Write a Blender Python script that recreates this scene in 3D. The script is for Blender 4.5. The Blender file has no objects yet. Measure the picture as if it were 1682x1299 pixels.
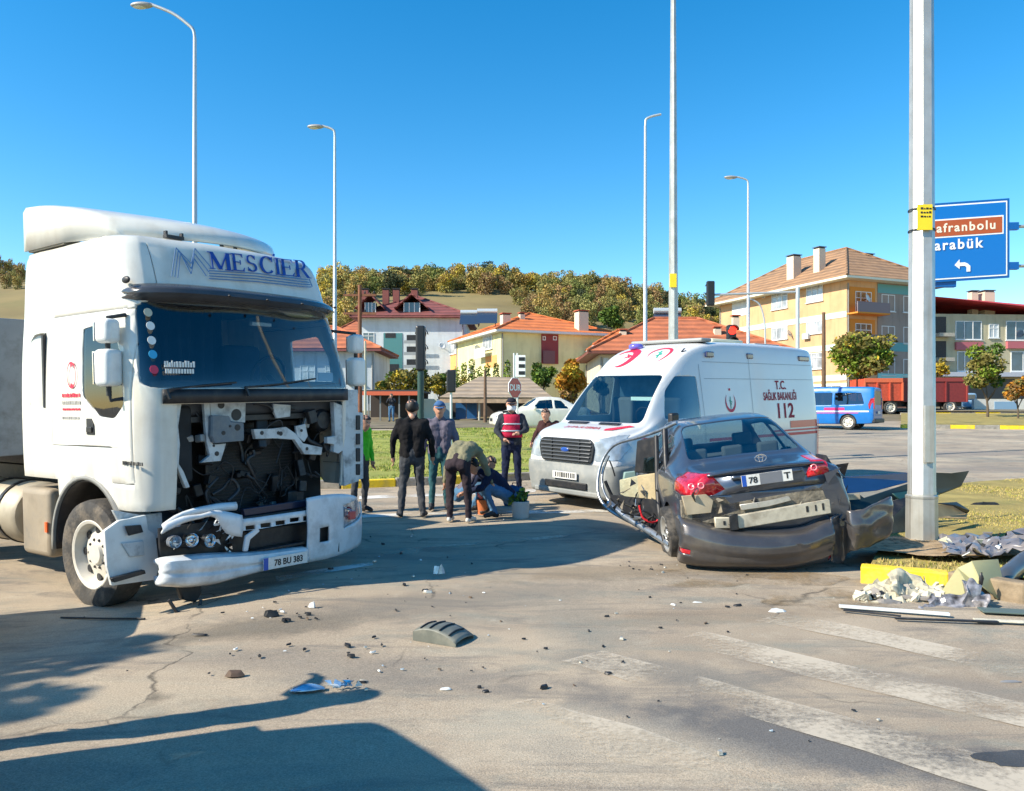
import bpy, bmesh, math, random
import numpy as np
from math import radians as R, sin, cos, pi, sqrt
from mathutils import Vector, Matrix, Euler, noise
from mathutils.geometry import tessellate_polygon
scene = bpy.context.scene
COL = scene.collection
rnd = random.Random(7)

# ------------------------------------------------------------------ camera
F, CU, HV, CH = 1270.0, 841.0, 676.0, 1.63      # focal length in photo pixels, centre, horizon, eye height
cam = bpy.data.cameras.new('camera'); cam_o = bpy.data.objects.new('camera', cam); COL.objects.link(cam_o)
cam.sensor_width = 36; cam.lens = F/1682*36
cam.shift_y = (HV-649.5)/1682
cam.clip_start = 0.05; cam.clip_end = 3000
cam_o.location = (0, 0, CH); cam_o.rotation_euler = (R(90), 0, 0)
scene.camera = cam_o

# ------------------------------------------------------------------ light
SUN_EL, SH_AZ = 36.0, 22.0                       # elevation; heading of the shadows, degrees from +x
sx, sy = -cos(R(SH_AZ)), -sin(R(SH_AZ))          # towards the sun, flat
w = bpy.data.worlds.new('World'); scene.world = w; w.use_nodes = True
nt = w.node_tree; bg = nt.nodes['Background']
sky = nt.nodes.new('ShaderNodeTexSky'); sky.sky_type = 'NISHITA'; sky.sun_disc = False
sky.sun_elevation = R(SUN_EL); sky.sun_rotation = math.atan2(sx, sy)
sky.air_density = 1.0; sky.dust_density = 0.15; sky.ozone_density = 1.6; sky.altitude = 300
hs = nt.nodes.new('ShaderNodeHueSaturation'); hs.inputs['Saturation'].default_value = 1.46; hs.inputs['Hue'].default_value = .494; hs.inputs['Value'].default_value = 1.58
nt.links.new(sky.outputs[0], hs.inputs['Color']); nt.links.new(hs.outputs[0], bg.inputs[0])
bg.inputs[1].default_value = 0.088
sun = bpy.data.lights.new('sun', 'SUN'); sun.energy = 5.0; sun.angle = R(0.55); sun.color = (1.0, .90, .74)
so = bpy.data.objects.new('sun', sun); COL.objects.link(so)
sd = Vector((sx*cos(R(SUN_EL)), sy*cos(R(SUN_EL)), sin(R(SUN_EL))))
so.rotation_euler = sd.to_track_quat('Z', 'Y').to_euler(); so.location = sd*50
scene.view_settings.view_transform = 'Standard'; scene.view_settings.look = 'None'
scene.view_settings.exposure = 0.75; scene.view_settings.gamma = 1.0
scene.view_settings.use_curve_mapping = False

# ------------------------------------------------------------------ materials
def M(name, col, rough=.6, metal=0., var=.0, scale=6., bump=0., bscale=40., dirt=None, dscale=3., damt=.35,
      coat=0., emit=None, spec=.5, detail=5., trans=0.):
    m = bpy.data.materials.get(name)
    if m: return m
    m = bpy.data.materials.new(name); m.use_nodes = True
    n = m.node_tree.nodes; l = m.node_tree.links; b = n['Principled BSDF']
    b.inputs['Roughness'].default_value = rough; b.inputs['Metallic'].default_value = metal
    b.inputs['Base Color'].default_value = (*col, 1); b.inputs['Specular IOR Level'].default_value = spec
    b.inputs['Coat Weight'].default_value = coat; b.inputs['Coat Roughness'].default_value = .08
    if trans: b.inputs['Transmission Weight'].default_value = trans
    if emit:
        b.inputs['Emission Color'].default_value = (*col, 1); b.inputs['Emission Strength'].default_value = emit
    tc = n.new('ShaderNodeTexCoord')
    src = None
    if var:
        t = n.new('ShaderNodeTexNoise'); t.inputs['Scale'].default_value = scale; t.inputs['Detail'].default_value = detail
        l.new(tc.outputs['Object'], t.inputs['Vector'])
        r = n.new('ShaderNodeMapRange'); r.inputs[1].default_value = .3; r.inputs[2].default_value = .7
        r.inputs[3].default_value = 1-var; r.inputs[4].default_value = 1+var
        l.new(t.outputs[0], r.inputs[0])
        mx = n.new('ShaderNodeVectorMath'); mx.operation = 'SCALE'; mx.inputs[0].default_value = col
        l.new(r.outputs[0], mx.inputs['Scale']); src = mx.outputs[0]
    if dirt:
        t2 = n.new('ShaderNodeTexNoise'); t2.inputs['Scale'].default_value = dscale; t2.inputs['Detail'].default_value = 8; t2.inputs['Roughness'].default_value = .65
        l.new(tc.outputs['Object'], t2.inputs['Vector'])
        r2 = n.new('ShaderNodeMapRange'); r2.inputs[1].default_value = .48; r2.inputs[2].default_value = .72
        r2.inputs[3].default_value = 0; r2.inputs[4].default_value = damt
        l.new(t2.outputs[0], r2.inputs[0])
        mc = n.new('ShaderNodeMix'); mc.data_type = 'RGBA'; l.new(r2.outputs[0], mc.inputs[0])
        mc.inputs[6].default_value = (*col, 1)
        if src: l.new(src, mc.inputs[6])
        mc.inputs[7].default_value = (*dirt, 1); src = mc.outputs[2]
    if src: l.new(src, b.inputs['Base Color'])
    if bump:
        t3 = n.new('ShaderNodeTexNoise'); t3.inputs['Scale'].default_value = bscale; t3.inputs['Detail'].default_value = 4
        l.new(tc.outputs['Object'], t3.inputs['Vector'])
        bp = n.new('ShaderNodeBump'); bp.inputs['Strength'].default_value = bump; bp.inputs['Distance'].default_value = .02
        l.new(t3.outputs[0], bp.inputs['Height']); l.new(bp.outputs[0], b.inputs['Normal'])
    return m

def streaks(m, col, amt=.5, sc=(9, 9, .7), lo=.5, hi=.75):
    """rain and dirt streaks running down a surface"""
    n = m.node_tree.nodes; l = m.node_tree.links; b = n['Principled BSDF']; src = b.inputs['Base Color'].links[0].from_socket if b.inputs['Base Color'].links else None
    tc = n.new('ShaderNodeTexCoord'); mp = n.new('ShaderNodeMapping'); mp.inputs['Scale'].default_value = sc; l.new(tc.outputs['Object'], mp.inputs[0])
    t = n.new('ShaderNodeTexNoise'); t.inputs['Scale'].default_value = 1.; t.inputs['Detail'].default_value = 6; l.new(mp.outputs[0], t.inputs[0])
    r = n.new('ShaderNodeMapRange'); l.new(t.outputs[0], r.inputs[0])
    for i, v in enumerate((lo, hi, 0, amt)): r.inputs[i+1].default_value = v
    x = n.new('ShaderNodeMix'); x.data_type = 'RGBA'; l.new(r.outputs[0], x.inputs[0]); x.inputs[7].default_value = (*col, 1); x.inputs[6].default_value = b.inputs['Base Color'].default_value
    if src: l.new(src, x.inputs[6])
    l.new(x.outputs[2], b.inputs['Base Color']); return m
def GLASS(name, tint=(.25, .35, .4), refl=.12, rough=.02):
    m = bpy.data.materials.get(name)
    if m: return m
    m = bpy.data.materials.new(name); m.use_nodes = True
    n = m.node_tree.nodes; l = m.node_tree.links; n.clear()
    o = n.new('ShaderNodeOutputMaterial'); t = n.new('ShaderNodeBsdfTransparent'); t.inputs[0].default_value = (*tint, 1)
    g = n.new('ShaderNodeBsdfGlossy'); g.inputs['Roughness'].default_value = rough; g.inputs[0].default_value = (.9, .95, 1, 1)
    f = n.new('ShaderNodeFresnel'); f.inputs[0].default_value = 1.45
    a = n.new('ShaderNodeMath'); a.operation = 'ADD'; a.inputs[1].default_value = refl; a.use_clamp = True
    mx = n.new('ShaderNodeMixShader')
    gm = n.new('ShaderNodeNewGeometry'); fm = n.new('ShaderNodeMix'); l.new(gm.outputs['Backfacing'], fm.inputs[0]); l.new(f.outputs[0], fm.inputs[2]); fm.inputs[3].default_value = .04
    l.new(fm.outputs[0], a.inputs[0]); l.new(a.outputs[0], mx.inputs[0]); l.new(t.outputs[0], mx.inputs[1]); l.new(g.outputs[0], mx.inputs[2])
    l.new(mx.outputs[0], o.inputs[0])
    return m

# ------------------------------------------------------------------ object helpers
def tag(o, label=None, cat=None, group=None, kind=None):
    if label: o['label'] = label
    if cat: o['category'] = cat
    if group: o['group'] = group
    if kind: o['kind'] = kind
    return o
def empty(name, loc=(0, 0, 0), rz=0., label=None, cat=None, group=None, rot=None):
    o = bpy.data.objects.new(name, None); COL.objects.link(o); o.location = loc
    o.rotation_euler = rot if rot else (0, 0, rz); o.empty_display_size = .1
    tag(o, label, cat, group); return o
def copy_tree(o, parent=None):
    c = o.copy(); COL.objects.link(c); c.parent = parent
    for ch in [x for x in KIDS.get(o.name, [])]:
        d = copy_tree(ch, c)
    KIDS[c.name] = [x for x in COL_NEW if x.parent is c]
    return c
KIDS = {}; COL_NEW = []
def copy_tree(o, parent=None):
    c = o.copy(); COL.objects.link(c); c.parent = parent
    kids = []
    for ch in KIDS.get(o.name, []): kids.append(copy_tree(ch, c))
    KIDS[c.name] = kids
    return c

class MB:
    def __init__(s): s.v = []; s.f = []; s.m = []
    def add(s, vs, fs, m=0):
        k = len(s.v); s.v += [tuple(v) for v in vs]
        for f in fs: s.f.append([i+k for i in f]); s.m.append(m)
        return s
    def box(s, x0, x1, y0, y1, z0, z1, m=0, T=None):
        vs = [Vector((x, y, z)) for x in (x0, x1) for y in (y0, y1) for z in (z0, z1)]
        if T: vs = [T@v for v in vs]
        return s.add(vs, [(0, 1, 3, 2), (4, 6, 7, 5), (0, 4, 5, 1), (2, 3, 7, 6), (0, 2, 6, 4), (1, 5, 7, 3)], m)
    def tube(s, pts, r, n=8, m=0, caps=True, closed=False):
        pts = [Vector(p) for p in pts]; N = len(pts); rs = r if isinstance(r, (list, tuple)) else [r]*N
        rings = []; up = None
        for i, p in enumerate(pts):
            if closed: d = (pts[(i+1) % N]-pts[i-1]).normalized()
            else: d = (pts[min(i+1, N-1)]-pts[max(i-1, 0)]).normalized()
            if up is None: up = Vector((0, 0, 1)) if abs(d.z) < .9 else Vector((1, 0, 0))
            a = d.cross(up); 
            if a.length < 1e-4: a = d.cross(Vector((0, 1, 0)))
            a.normalize(); b = a.cross(d).normalized(); up = b
            rings.append([p+(a*cos(2*pi*k/n)+b*sin(2*pi*k/n))*rs[i] for k in range(n)])
        vs = [v for rg in rings for v in rg]; fs = []
        for i in range(N if closed else N-1):
            j = (i+1) % N
            for k in range(n): fs.append((i*n+k, i*n+(k+1) % n, j*n+(k+1) % n, j*n+k))
        if caps and not closed: fs += [tuple(range(n))[::-1], tuple((N-1)*n+k for k in range(n))]
        return s.add(vs, fs, m)
    def prism(s, poly, vec, m=0):
        """poly: 3-D points in order, vec: extrusion"""
        p = [Vector(q) for q in poly]; v = Vector(vec); n = len(p)
        tr = tessellate_polygon([p])
        fs = [tuple(t) for t in tr]+[tuple(i+n for i in t)[::-1] for t in tr]
        fs += [(i, (i+1) % n, (i+1) % n+n, i+n) for i in range(n)]
        return s.add(p+[q+v for q in p], fs, m)
    def grid(s, fn, nu, nv, m=0, closed_u=False):
        vs = [fn(i/(nu), j/(nv)) for i in range(nu+(0 if closed_u else 1)) for j in range(nv+1)]
        fs = []
        for i in range(nu):
            ii = (i+1) % nu if closed_u else i+1
            for j in range(nv): fs.append((i*(nv+1)+j, ii*(nv+1)+j, ii*(nv+1)+j+1, i*(nv+1)+j+1))
        return s.add(vs, fs, m)
    def lathe(s, prof, T=None, n=20, m=0):
        """prof: (r, h) pairs, about local z"""
        vs = []; 
        for r, h in prof:
            for k in range(n):
                v = Vector((r*cos(2*pi*k/n), r*sin(2*pi*k/n), h)); vs.append(T@v if T else v)
        fs = []
        for i in range(len(prof)-1):
            for k in range(n): fs.append((i*n+k, i*n+(k+1) % n, (i+1)*n+(k+1) % n, (i+1)*n+k))
        return s.add(vs, fs, m)
    def ell(s, c, r, n=10, m=0, T=None, jit=0):
        vs = []; 
        for i in range(n+1):
            for k in range(2*n):
                th = pi*i/n; ph = pi*k/n
                d = Vector((sin(th)*cos(ph), sin(th)*sin(ph), cos(th)))
                q = 1+(noise.noise(d*2.1+Vector(c))*jit if jit else 0)
                v = Vector((d.x*r[0]*q, d.y*r[1]*q, d.z*r[2]*q))
                vs.append((T@v if T else v)+Vector(c))
        fs = []
        for i in range(n):
            for k in range(2*n): fs.append((i*2*n+k, (i+1)*2*n+k, (i+1)*2*n+(k+1) % (2*n), i*2*n+(k+1) % (2*n)))
        return s.add(vs, fs, m)
    def mesh(s, name, mats, smooth=None, merge=True):
        me = bpy.data.meshes.new(name); me.from_pydata(s.v, [], s.f); 
        for mt in (mats if isinstance(mats, (list, tuple)) else [mats]): me.materials.append(mt)
        me.polygons.foreach_set('material_index', s.m)
        bm = bmesh.new(); bm.from_mesh(me)
        if merge: bmesh.ops.remove_doubles(bm, verts=bm.verts, dist=1e-5)
        bmesh.ops.recalc_face_normals(bm, faces=bm.faces); bm.to_mesh(me); bm.free()
        shade(me, smooth); return me
    def build(s, name, mats, parent=None, smooth=None, bevel=0, solid=0, merge=True, seg=2):
        return link(name, s.mesh(name, mats, smooth, merge), parent, bevel, solid, seg)
def shade(me, smooth):
    if smooth is None: return
    me.polygons.foreach_set('use_smooth', [True]*len(me.polygons))
    if smooth < 180: me.set_sharp_from_angle(angle=R(smooth))
    me.update()
def link(name, me, parent=None, bevel=0, solid=0, seg=2, off=-1):
    o = bpy.data.objects.new(name, me); COL.objects.link(o)
    if parent is not None:
        o.parent = parent; KIDS.setdefault(parent.name, []).append(o)
    if solid:
        md = o.modifiers.new('solid', 'SOLIDIFY'); md.thickness = solid; md.offset = off; md.use_even_offset = False
    if bevel:
        md = o.modifiers.new('bevel', 'BEVEL'); md.width = bevel; md.segments = seg; md.limit_method = 'ANGLE'; md.angle_limit = R(35); md.harden_normals = False
        if smooth_ok(me): pass
    return o
def smooth_ok(me): return True

# ------------------------------------------------------------------ loft bodies and cutting
def cr(p0, p1, p2, p3, t):
    return .5*((2*p1)+(-p0+p2)*t+(2*p0-5*p1+4*p2-p3)*t*t+(-p0+3*p1-3*p2+p3)*t**3)
def resample(a, sub):
    """a: (n, ...) array, monotone-ish catmull along axis 0"""
    out = []
    n = len(a)
    for i in range(n-1):
        p0 = a[max(i-1, 0)]; p1 = a[i]; p2 = a[i+1]; p3 = a[min(i+2, n-1)]
        for k in range(sub): out.append(cr(p0, p1, p2, p3, k/sub))
    out.append(a[-1]); return np.array(out)
def loft_bm(rings, su=4, sv=3, cap0=True, cap1=True, mirror=True):
    """rings: (n_stations, n_ring, 3) half rings y>=0 from bottom centre to top centre (or full if mirror False)"""
    a = np.array(rings, float)
    a = resample(a, su); a = np.swapaxes(resample(np.swapaxes(a, 0, 1), sv), 0, 1)
    bm = bmesh.new(); V = []
    for st in a:
        row = [bm.verts.new(p) for p in st]
        if mirror:
            row += [bm.verts.new((p[0], -p[1], p[2])) for p in st[::-1][1:-1]]
        V.append(row)
    n = len(V[0]); closed = mirror
    for i in range(len(V)-1):
        for k in range(n if closed else n-1):
            try: bm.faces.new((V[i][k], V[i][(k+1) % n], V[i+1][(k+1) % n], V[i+1][k]))
            except ValueError: pass
    if cap0: bm.faces.new(V[0][::-1])
    if cap1: bm.faces.new(V[-1])
    bmesh.ops.remove_doubles(bm, verts=bm.verts, dist=1e-4)
    bmesh.ops.recalc_face_normals(bm, faces=bm.faces)
    return bm
AX = {'x': (1, 2), 'y': (0, 2), 'z': (0, 1)}
def inside(poly, p):
    c = False; n = len(poly); j = n-1
    for i in range(n):
        if (poly[i][1] > p[1]) != (poly[j][1] > p[1]) and p[0] < (poly[j][0]-poly[i][0])*(p[1]-poly[i][1])/(poly[j][1]-poly[i][1])+poly[i][0]: c = not c
        j = i
    return c
def cut(bm, poly, ax, filt):
    """slice bm along a convex polygon seen along ax; return the faces inside"""
    i0, i1 = AX[ax]; xs = [p[0] for p in poly]; ys = [p[1] for p in poly]
    x0, x1, y0, y1 = min(xs), max(xs), min(ys), max(ys); n = len(poly)
    for i in range(n):
        a, b = poly[i], poly[(i+1) % n]
        d = (b[0]-a[0], b[1]-a[1]); no = [0, 0, 0]; co = [0, 0, 0]
        no[i0] = d[1]; no[i1] = -d[0]; co[i0] = a[0]; co[i1] = a[1]
        if abs(d[0])+abs(d[1]) < 1e-6: continue
        fs = []; bm.normal_update()
        for f in bm.faces:
            v = [(q.co[i0], q.co[i1]) for q in f.verts]
            if max(q[0] for q in v) < x0-1e-4 or min(q[0] for q in v) > x1+1e-4 or max(q[1] for q in v) < y0-1e-4 or min(q[1] for q in v) > y1+1e-4: continue
            if filt(f.calc_center_median(), f.normal): fs.append(f)
        g = set(fs)
        for f in fs: g.update(f.edges); g.update(f.verts)
        bmesh.ops.bisect_plane(bm, geom=list(g), dist=1e-5, plane_co=co, plane_no=Vector(no).normalized())
    bm.faces.ensure_lookup_table()
    bm.normal_update()
    out = []
    for f in bm.faces:
        c = f.calc_center_bounds()
        if filt(c, f.normal) and inside(poly, (c[i0], c[i1])): out.append(f)
    return out
def rpoly(pts, r=.05, k=3):
    """round the corners of a polygon"""
    out = []; n = len(pts)
    for i in range(n):
        p0 = Vector(pts[i-1]); p = Vector(pts[i]); p1 = Vector(pts[(i+1) % n])
        a = (p0-p); b = (p1-p); rr = min(r, a.length*.45, b.length*.45)
        A = p+a.normalized()*rr; B = p+b.normalized()*rr
        for j in range(k+1):
            t = j/k; out.append(tuple(A*(1-t)**2+p*2*t*(1-t)+B*t*t))
    return out
def copy_faces(bm, faces):
    nb = bmesh.new(); mp = {}
    for f in faces:
        vs = []
        for v in f.verts:
            if v not in mp: mp[v] = nb.verts.new(v.co)
            vs.append(mp[v])
        try: nb.faces.new(vs)
        except ValueError: pass
    return nb
def bm_obj(bm, name, mats, parent, smooth=40, solid=0, bevel=0, off=-1):
    me = bpy.data.meshes.new(name); bm.to_mesh(me); bm.free()
    for m in (mats if isinstance(mats, (list, tuple)) else [mats]): me.materials.append(m)
    shade(me, smooth); o = link(name, me, parent, bevel, solid, off=off)
    if 'shell' in name: md = o.modifiers.new('wn', 'WEIGHTED_NORMAL'); md.keep_sharp = True
    return o
def hole(bm, poly, ax, filt):
    fs = cut(bm, poly, ax, filt); nb = copy_faces(bm, fs); bmesh.ops.delete(bm, geom=fs, context='FACES'); return nb
def window(bm, poly, ax, filt, name, glass, parent, rim=.02, rim_mat=None, recess=.006, smooth=60, rim_name='window_seal'):
    nb = hole(bm, poly, ax, filt)
    if not nb.faces: nb.free(); print('EMPTY CUT', name, poly[:2]); return None
    nb.normal_update()
    for v in list(nb.verts): v.co -= v.normal*recess
    if rim_mat:
        fs = list(nb.faces)
        r = bmesh.ops.inset_region(nb, faces=fs, thickness=rim, depth=0, use_even_offset=True)
        rb = copy_faces(nb, r['faces']); bmesh.ops.delete(nb, geom=r['faces'], context='FACES')
        for v in rb.verts: v.co += Vector((0, 0, 0))
        o = bm_obj(nb, name, glass, parent, smooth)
        rb.normal_update()
        bm_obj(rb, rim_name, rim_mat, o, smooth, solid=.012, off=0)
        return o
    return bm_obj(nb, name, glass, parent, smooth)
def panel(bm, poly, ax, filt, name, mat, parent, gap=.006, smooth=40, solid=.012, push=0.):
    nb = hole(bm, poly, ax, filt)
    if not nb.faces: nb.free(); print('EMPTY PANEL', name); return None
    r = bmesh.ops.inset_region(nb, faces=list(nb.faces), thickness=gap, depth=0, use_even_offset=True)
    bmesh.ops.delete(nb, geom=r['faces'], context='FACES')
    if push:
        nb.normal_update()
        for v in list(nb.verts): v.co += v.normal*push
    return bm_obj(nb, name, mat, parent, smooth, solid=solid)
def ringpts(x, zs, zb, zt, ws, wm, wb, wt, k=.55):
    h = zt-zb
    return [(x, 0, zs), (x, ws*.88, zs), (x, ws, zs+.10*max(.3, (zb-zs))), (x, wm, zs+k*(zb-zs)), (x, wb, zb),
            (x, wb+(wt-wb)*.5, zb+h*.5), (x, wt, zb+h*.90), (x, wt*.86, zb+h*.985), (x, wt*.45, zt+.004), (x, 0, zt+.008)]

from mathutils.bvhtree import BVHTree
def px2w(u, v, D): return Vector(((u-CU)/F*D, D, CH+(HV-v)/F*D))
def gz(x, y):
    t = max(0., y-9.); z = .034*t*t/(t+4.)
    a = max(0., min(1., (-x-2.0)/2.0)); b = max(0., min(1., (y-4.)/2.)); c = max(0., min(1., (14.-y)/3.))   # the road dips towards the truck
    return z-.15*a*a*(3-2*a)*b*b*(3-2*b)*c
def px_ground(u, v, off=0.):
    """point of the ground seen at photo pixel (u, v)"""
    lo, hi = 1.5, 400.
    f = lambda D: CH+(HV-v)/F*D-gz((u-CU)/F*D, D)-off
    D = 2.
    while f(D) > 0 and D < 400: D += .25
    lo = D-.25; hi = D
    for _ in range(30):
        mid = (lo+hi)/2
        if f(mid) > 0: lo = mid
        else: hi = mid
    return Vector(((u-CU)/F*lo, lo, gz((u-CU)/F*lo, lo)+off))
def on_plane(T, u, v, ax, val):
    """local point of thing T (matrix) on its plane ax=val seen at (u, v)"""
    Ti = T.inverted(); o = Ti@Vector((0, 0, CH)); d = Ti@Vector(((u-CU)/F, 1, CH+(HV-v)/F))-o
    i = 'xyz'.index(ax); t = (val-o[i])/d[i]; return o+d*t
def pose(pos, yaw, pitch=0, roll=0, s=1.):
    return Matrix.Translation(pos)@Matrix.Rotation(R(yaw), 4, 'Z')@Matrix.Rotation(R(pitch), 4, 'Y')@Matrix.Rotation(R(roll), 4, 'X')@Matrix.Scale(s, 4)
def posed(name, T, label, cat, group=None):
    e = empty(name, (0, 0, 0), 0, label, cat, group); e.matrix_world = T
    l, q, s = T.decompose(); e.location = l; e.rotation_mode = 'XYZ'; e.rotation_euler = q.to_euler('XYZ'); e.scale = s
    return e
def flat_text(txt, size, depth=.002, bold=False, spacing=1.):
    cu = bpy.data.curves.new('t', 'FONT'); cu.body = txt; cu.size = size; cu.align_x = 'CENTER'; cu.align_y = 'CENTER'
    cu.extrude = depth; cu.resolution_u = 3; cu.space_character = spacing
    if bold: cu.offset = size*.022
    o = bpy.data.objects.new('t', cu); COL.objects.link(o)
    dg = bpy.context.evaluated_depsgraph_get(); me = bpy.data.meshes.new_from_object(o.evaluated_get(dg))
    bpy.data.objects.remove(o); bpy.data.curves.remove(cu)
    return me
def text(name, txt, size, T, mat, parent, depth=.002, sx_=1., bold=False, fn=None, spacing=1.):
    """T: matrix of the text plane, x right, y up, z out"""
    me = flat_text(txt, size, depth, bold, spacing)
    for v in me.vertices:
        c = Vector((v.co.x*sx_, v.co.y, v.co.z)); c = T@c
        v.co = fn(c) if fn else c
    me.materials.clear(); me.materials.append(mat)
    return link(name, me, parent)
def frame3(o, xa, ya):
    x = Vector(xa).normalized(); y = Vector(ya).normalized(); z = x.cross(y).normalized(); y = z.cross(x)
    m = Matrix((x, y, z)).transposed().to_4x4(); m.translation = Vector(o); return m

# ================================================================== materials used widely
def asphalt_mat():
    m = bpy.data.materials.new('asphalt'); m.use_nodes = True
    n = m.node_tree.nodes; l = m.node_tree.links; b = n['Principled BSDF']; b.inputs['Roughness'].default_value = .93
    b.inputs['Specular IOR Level'].default_value = .25
    tc = n.new('ShaderNodeTexCoord')
    def nz(scale, det=6, rough=.6, dist=0., sc=(1, 1, 1), rz=0.):
        mp = n.new('ShaderNodeMapping'); mp.inputs['Scale'].default_value = sc; mp.inputs['Rotation'].default_value = (0, 0, rz); l.new(tc.outputs['Object'], mp.inputs[0])
        t = n.new('ShaderNodeTexNoise'); t.inputs['Scale'].default_value = scale; t.inputs['Detail'].default_value = det
        t.inputs['Roughness'].default_value = rough; t.inputs['Distortion'].default_value = dist; l.new(mp.outputs[0], t.inputs[0]); return t.outputs[0]
    def mr(s, a, b_, c, d):
        r = n.new('ShaderNodeMapRange'); l.new(s, r.inputs[0])
        for i, v in enumerate((a, b_, c, d)): r.inputs[i+1].default_value = v
        return r.outputs[0]
    def mix(f, a, b_, mode='MIX'):
        x = n.new('ShaderNodeMix'); x.data_type = 'RGBA'; x.blend_type = mode
        if isinstance(f, float): x.inputs[0].default_value = f
        else: l.new(f, x.inputs[0])
        for i, v in ((6, a), (7, b_)):
            if isinstance(v, tuple): x.inputs[i].default_value = (*v, 1)
            else: l.new(v, x.inputs[i])
        return x.outputs[2]
    base = mix(mr(nz(.35, 5, .55), .35, .65, 0, 1), (.31, .25, .185), (.47, .385, .28))
    base = mix(mr(nz(.9, 6, .7, .6, (1, 2.6, 1), R(28)), .50, .66, 0, .75), base, (.24, .24, .20))   # smears along the lanes
    base = mix(mr(nz(2.6, 8, .75), .55, .75, 0, .5), base, (.54, .475, .365))                           # dusty patches
    base = mix(mr(nz(.22, 3, .5, .3), .57, .68, 0, .85), base, (.17, .19, .175))                       # old oil and patches
    agg = mr(nz(105, 5, .78), .32, .68, .60, 1.40)
    sc = n.new('ShaderNodeVectorMath'); sc.operation = 'SCALE'; l.new(base, sc.inputs[0]); sc.inputs['Scale'].default_value = 1.
    v = n.new('ShaderNodeTexVoronoi'); v.inputs['Scale'].default_value = 130; l.new(tc.outputs['Object'], v.inputs[0])
    st = mix(mr(v.outputs[0], .05, .22, .5, 0), sc.outputs[0], (.66, .60, .49))
    st = mix(mr(nz(.55, 7, .72, 1.2, (1, 3.2, 1), R(-22)), .50, .62, 0, .65), st, (.175, .16, .14))                     # worn dark bands
    st = mix(mr(nz(5., 6, .8), .60, .72, 0, .5), st, (.20, .175, .14))
    # stains where they lie on this road: (photo pixel of the centre, half length, half width, heading, colour, strength)
    for (u, v, a_, b2, rz, c_, k_) in ((1330, 1215, 1.5, .42, -24, (.135, .13, .125), .95), (1090, 1100, .9, .25, -24, (.20, .185, .16), .7), (1500, 1120, 1.3, .22, -22, (.22, .195, .165), .6), (430, 1028, 1.1, .35, 20, (.16, .135, .10), .75), (930, 1210, 1.0, .45, -20, (.52, .45, .34), .45),
            (760, 985, 2.2, .5, 25, (.20, .18, .15), .6), (1190, 1010, 1.4, .3, 8, (.26, .20, .14), .6), (250, 1130, 1.5, .5, 15, (.52, .43, .31), .5), (1000, 940, 1.3, .45, 10, (.24, .19, .13), .7), (600, 1100, 1.6, .4, -15, (.23, .20, .165), .6), (1250, 780, 5., 1.0, 8, (.24, .21, .18), .5), (1560, 745, 6., 1.2, 4, (.23, .20, .175), .6), (1640, 770, 3., 1.0, 0, (.20, .18, .16), .5)):
        q = px_ground(u, v); mp = n.new('ShaderNodeMapping'); mp.vector_type = 'TEXTURE'; mp.inputs['Location'].default_value = (q.x, q.y, 0); mp.inputs['Rotation'].default_value = (0, 0, R(rz)); mp.inputs['Scale'].default_value = (a_, b2, 50)
        l.new(tc.outputs['Object'], mp.inputs[0]); ln = n.new('ShaderNodeVectorMath'); ln.operation = 'LENGTH'; l.new(mp.outputs[0], ln.inputs[0])
        ng = n.new('ShaderNodeMath'); ng.operation = 'MULTIPLY_ADD'; l.new(nz(3.2, 7, .7), ng.inputs[0]); ng.inputs[1].default_value = -1.8; ng.inputs[2].default_value = 1.9
        df = n.new('ShaderNodeMath'); df.operation = 'SUBTRACT'; l.new(ng.outputs[0], df.inputs[0]); l.new(ln.outputs['Value'], df.inputs[1])
        st = mix(mr(df.outputs[0], -.10, .55, 0, k_), st, c_)
    # cracks
    vc = n.new('ShaderNodeTexVoronoi'); vc.feature = 'DISTANCE_TO_EDGE'; vc.inputs['Scale'].default_value = .33
    wv = n.new('ShaderNodeTexNoise'); wv.inputs['Scale'].default_value = 1.3; wv.inputs['Detail'].default_value = 8; l.new(tc.outputs['Object'], wv.inputs[0])
    am = n.new('ShaderNodeVectorMath'); am.operation = 'MULTIPLY_ADD'; am.inputs[1].default_value = (1.1, 1.1, 0); l.new(wv.outputs[1], am.inputs[0]); l.new(tc.outputs['Object'], am.inputs[2])
    l.new(am.outputs[0], vc.inputs[0])
    cm = n.new('ShaderNodeMath'); cm.operation = 'MULTIPLY'; l.new(mr(vc.outputs[0], .0, .006, 1, 0), cm.inputs[0]); l.new(mr(nz(.5, 4), .50, .58, 0, .8), cm.inputs[1])
    col = mix(cm.outputs[0], st, (.07, .062, .05))
    gr = n.new('ShaderNodeVectorMath'); gr.operation = 'SCALE'; l.new(col, gr.inputs[0]); l.new(agg, gr.inputs['Scale'])
    v3 = n.new('ShaderNodeTexVoronoi'); v3.inputs['Scale'].default_value = 75; l.new(tc.outputs['Object'], v3.inputs[0])
    col2 = mix(mr(v3.outputs[0], .04, .16, .55, 0), gr.outputs[0], (.12, .11, .10))
    l.new(col2, b.inputs['Base Color'])
    bp = n.new('ShaderNodeBump'); bp.inputs['Strength'].default_value = .42; bp.inputs['Distance'].default_value = .008
    ad = n.new('ShaderNodeMath'); ad.operation = 'SUBTRACT'; l.new(agg, ad.inputs[0]); l.new(cm.outputs[0], ad.inputs[1])
    l.new(ad.outputs[0], bp.inputs['Height']); l.new(bp.outputs[0], b.inputs['Normal'])
    return m
ASPH = asphalt_mat()
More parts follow.
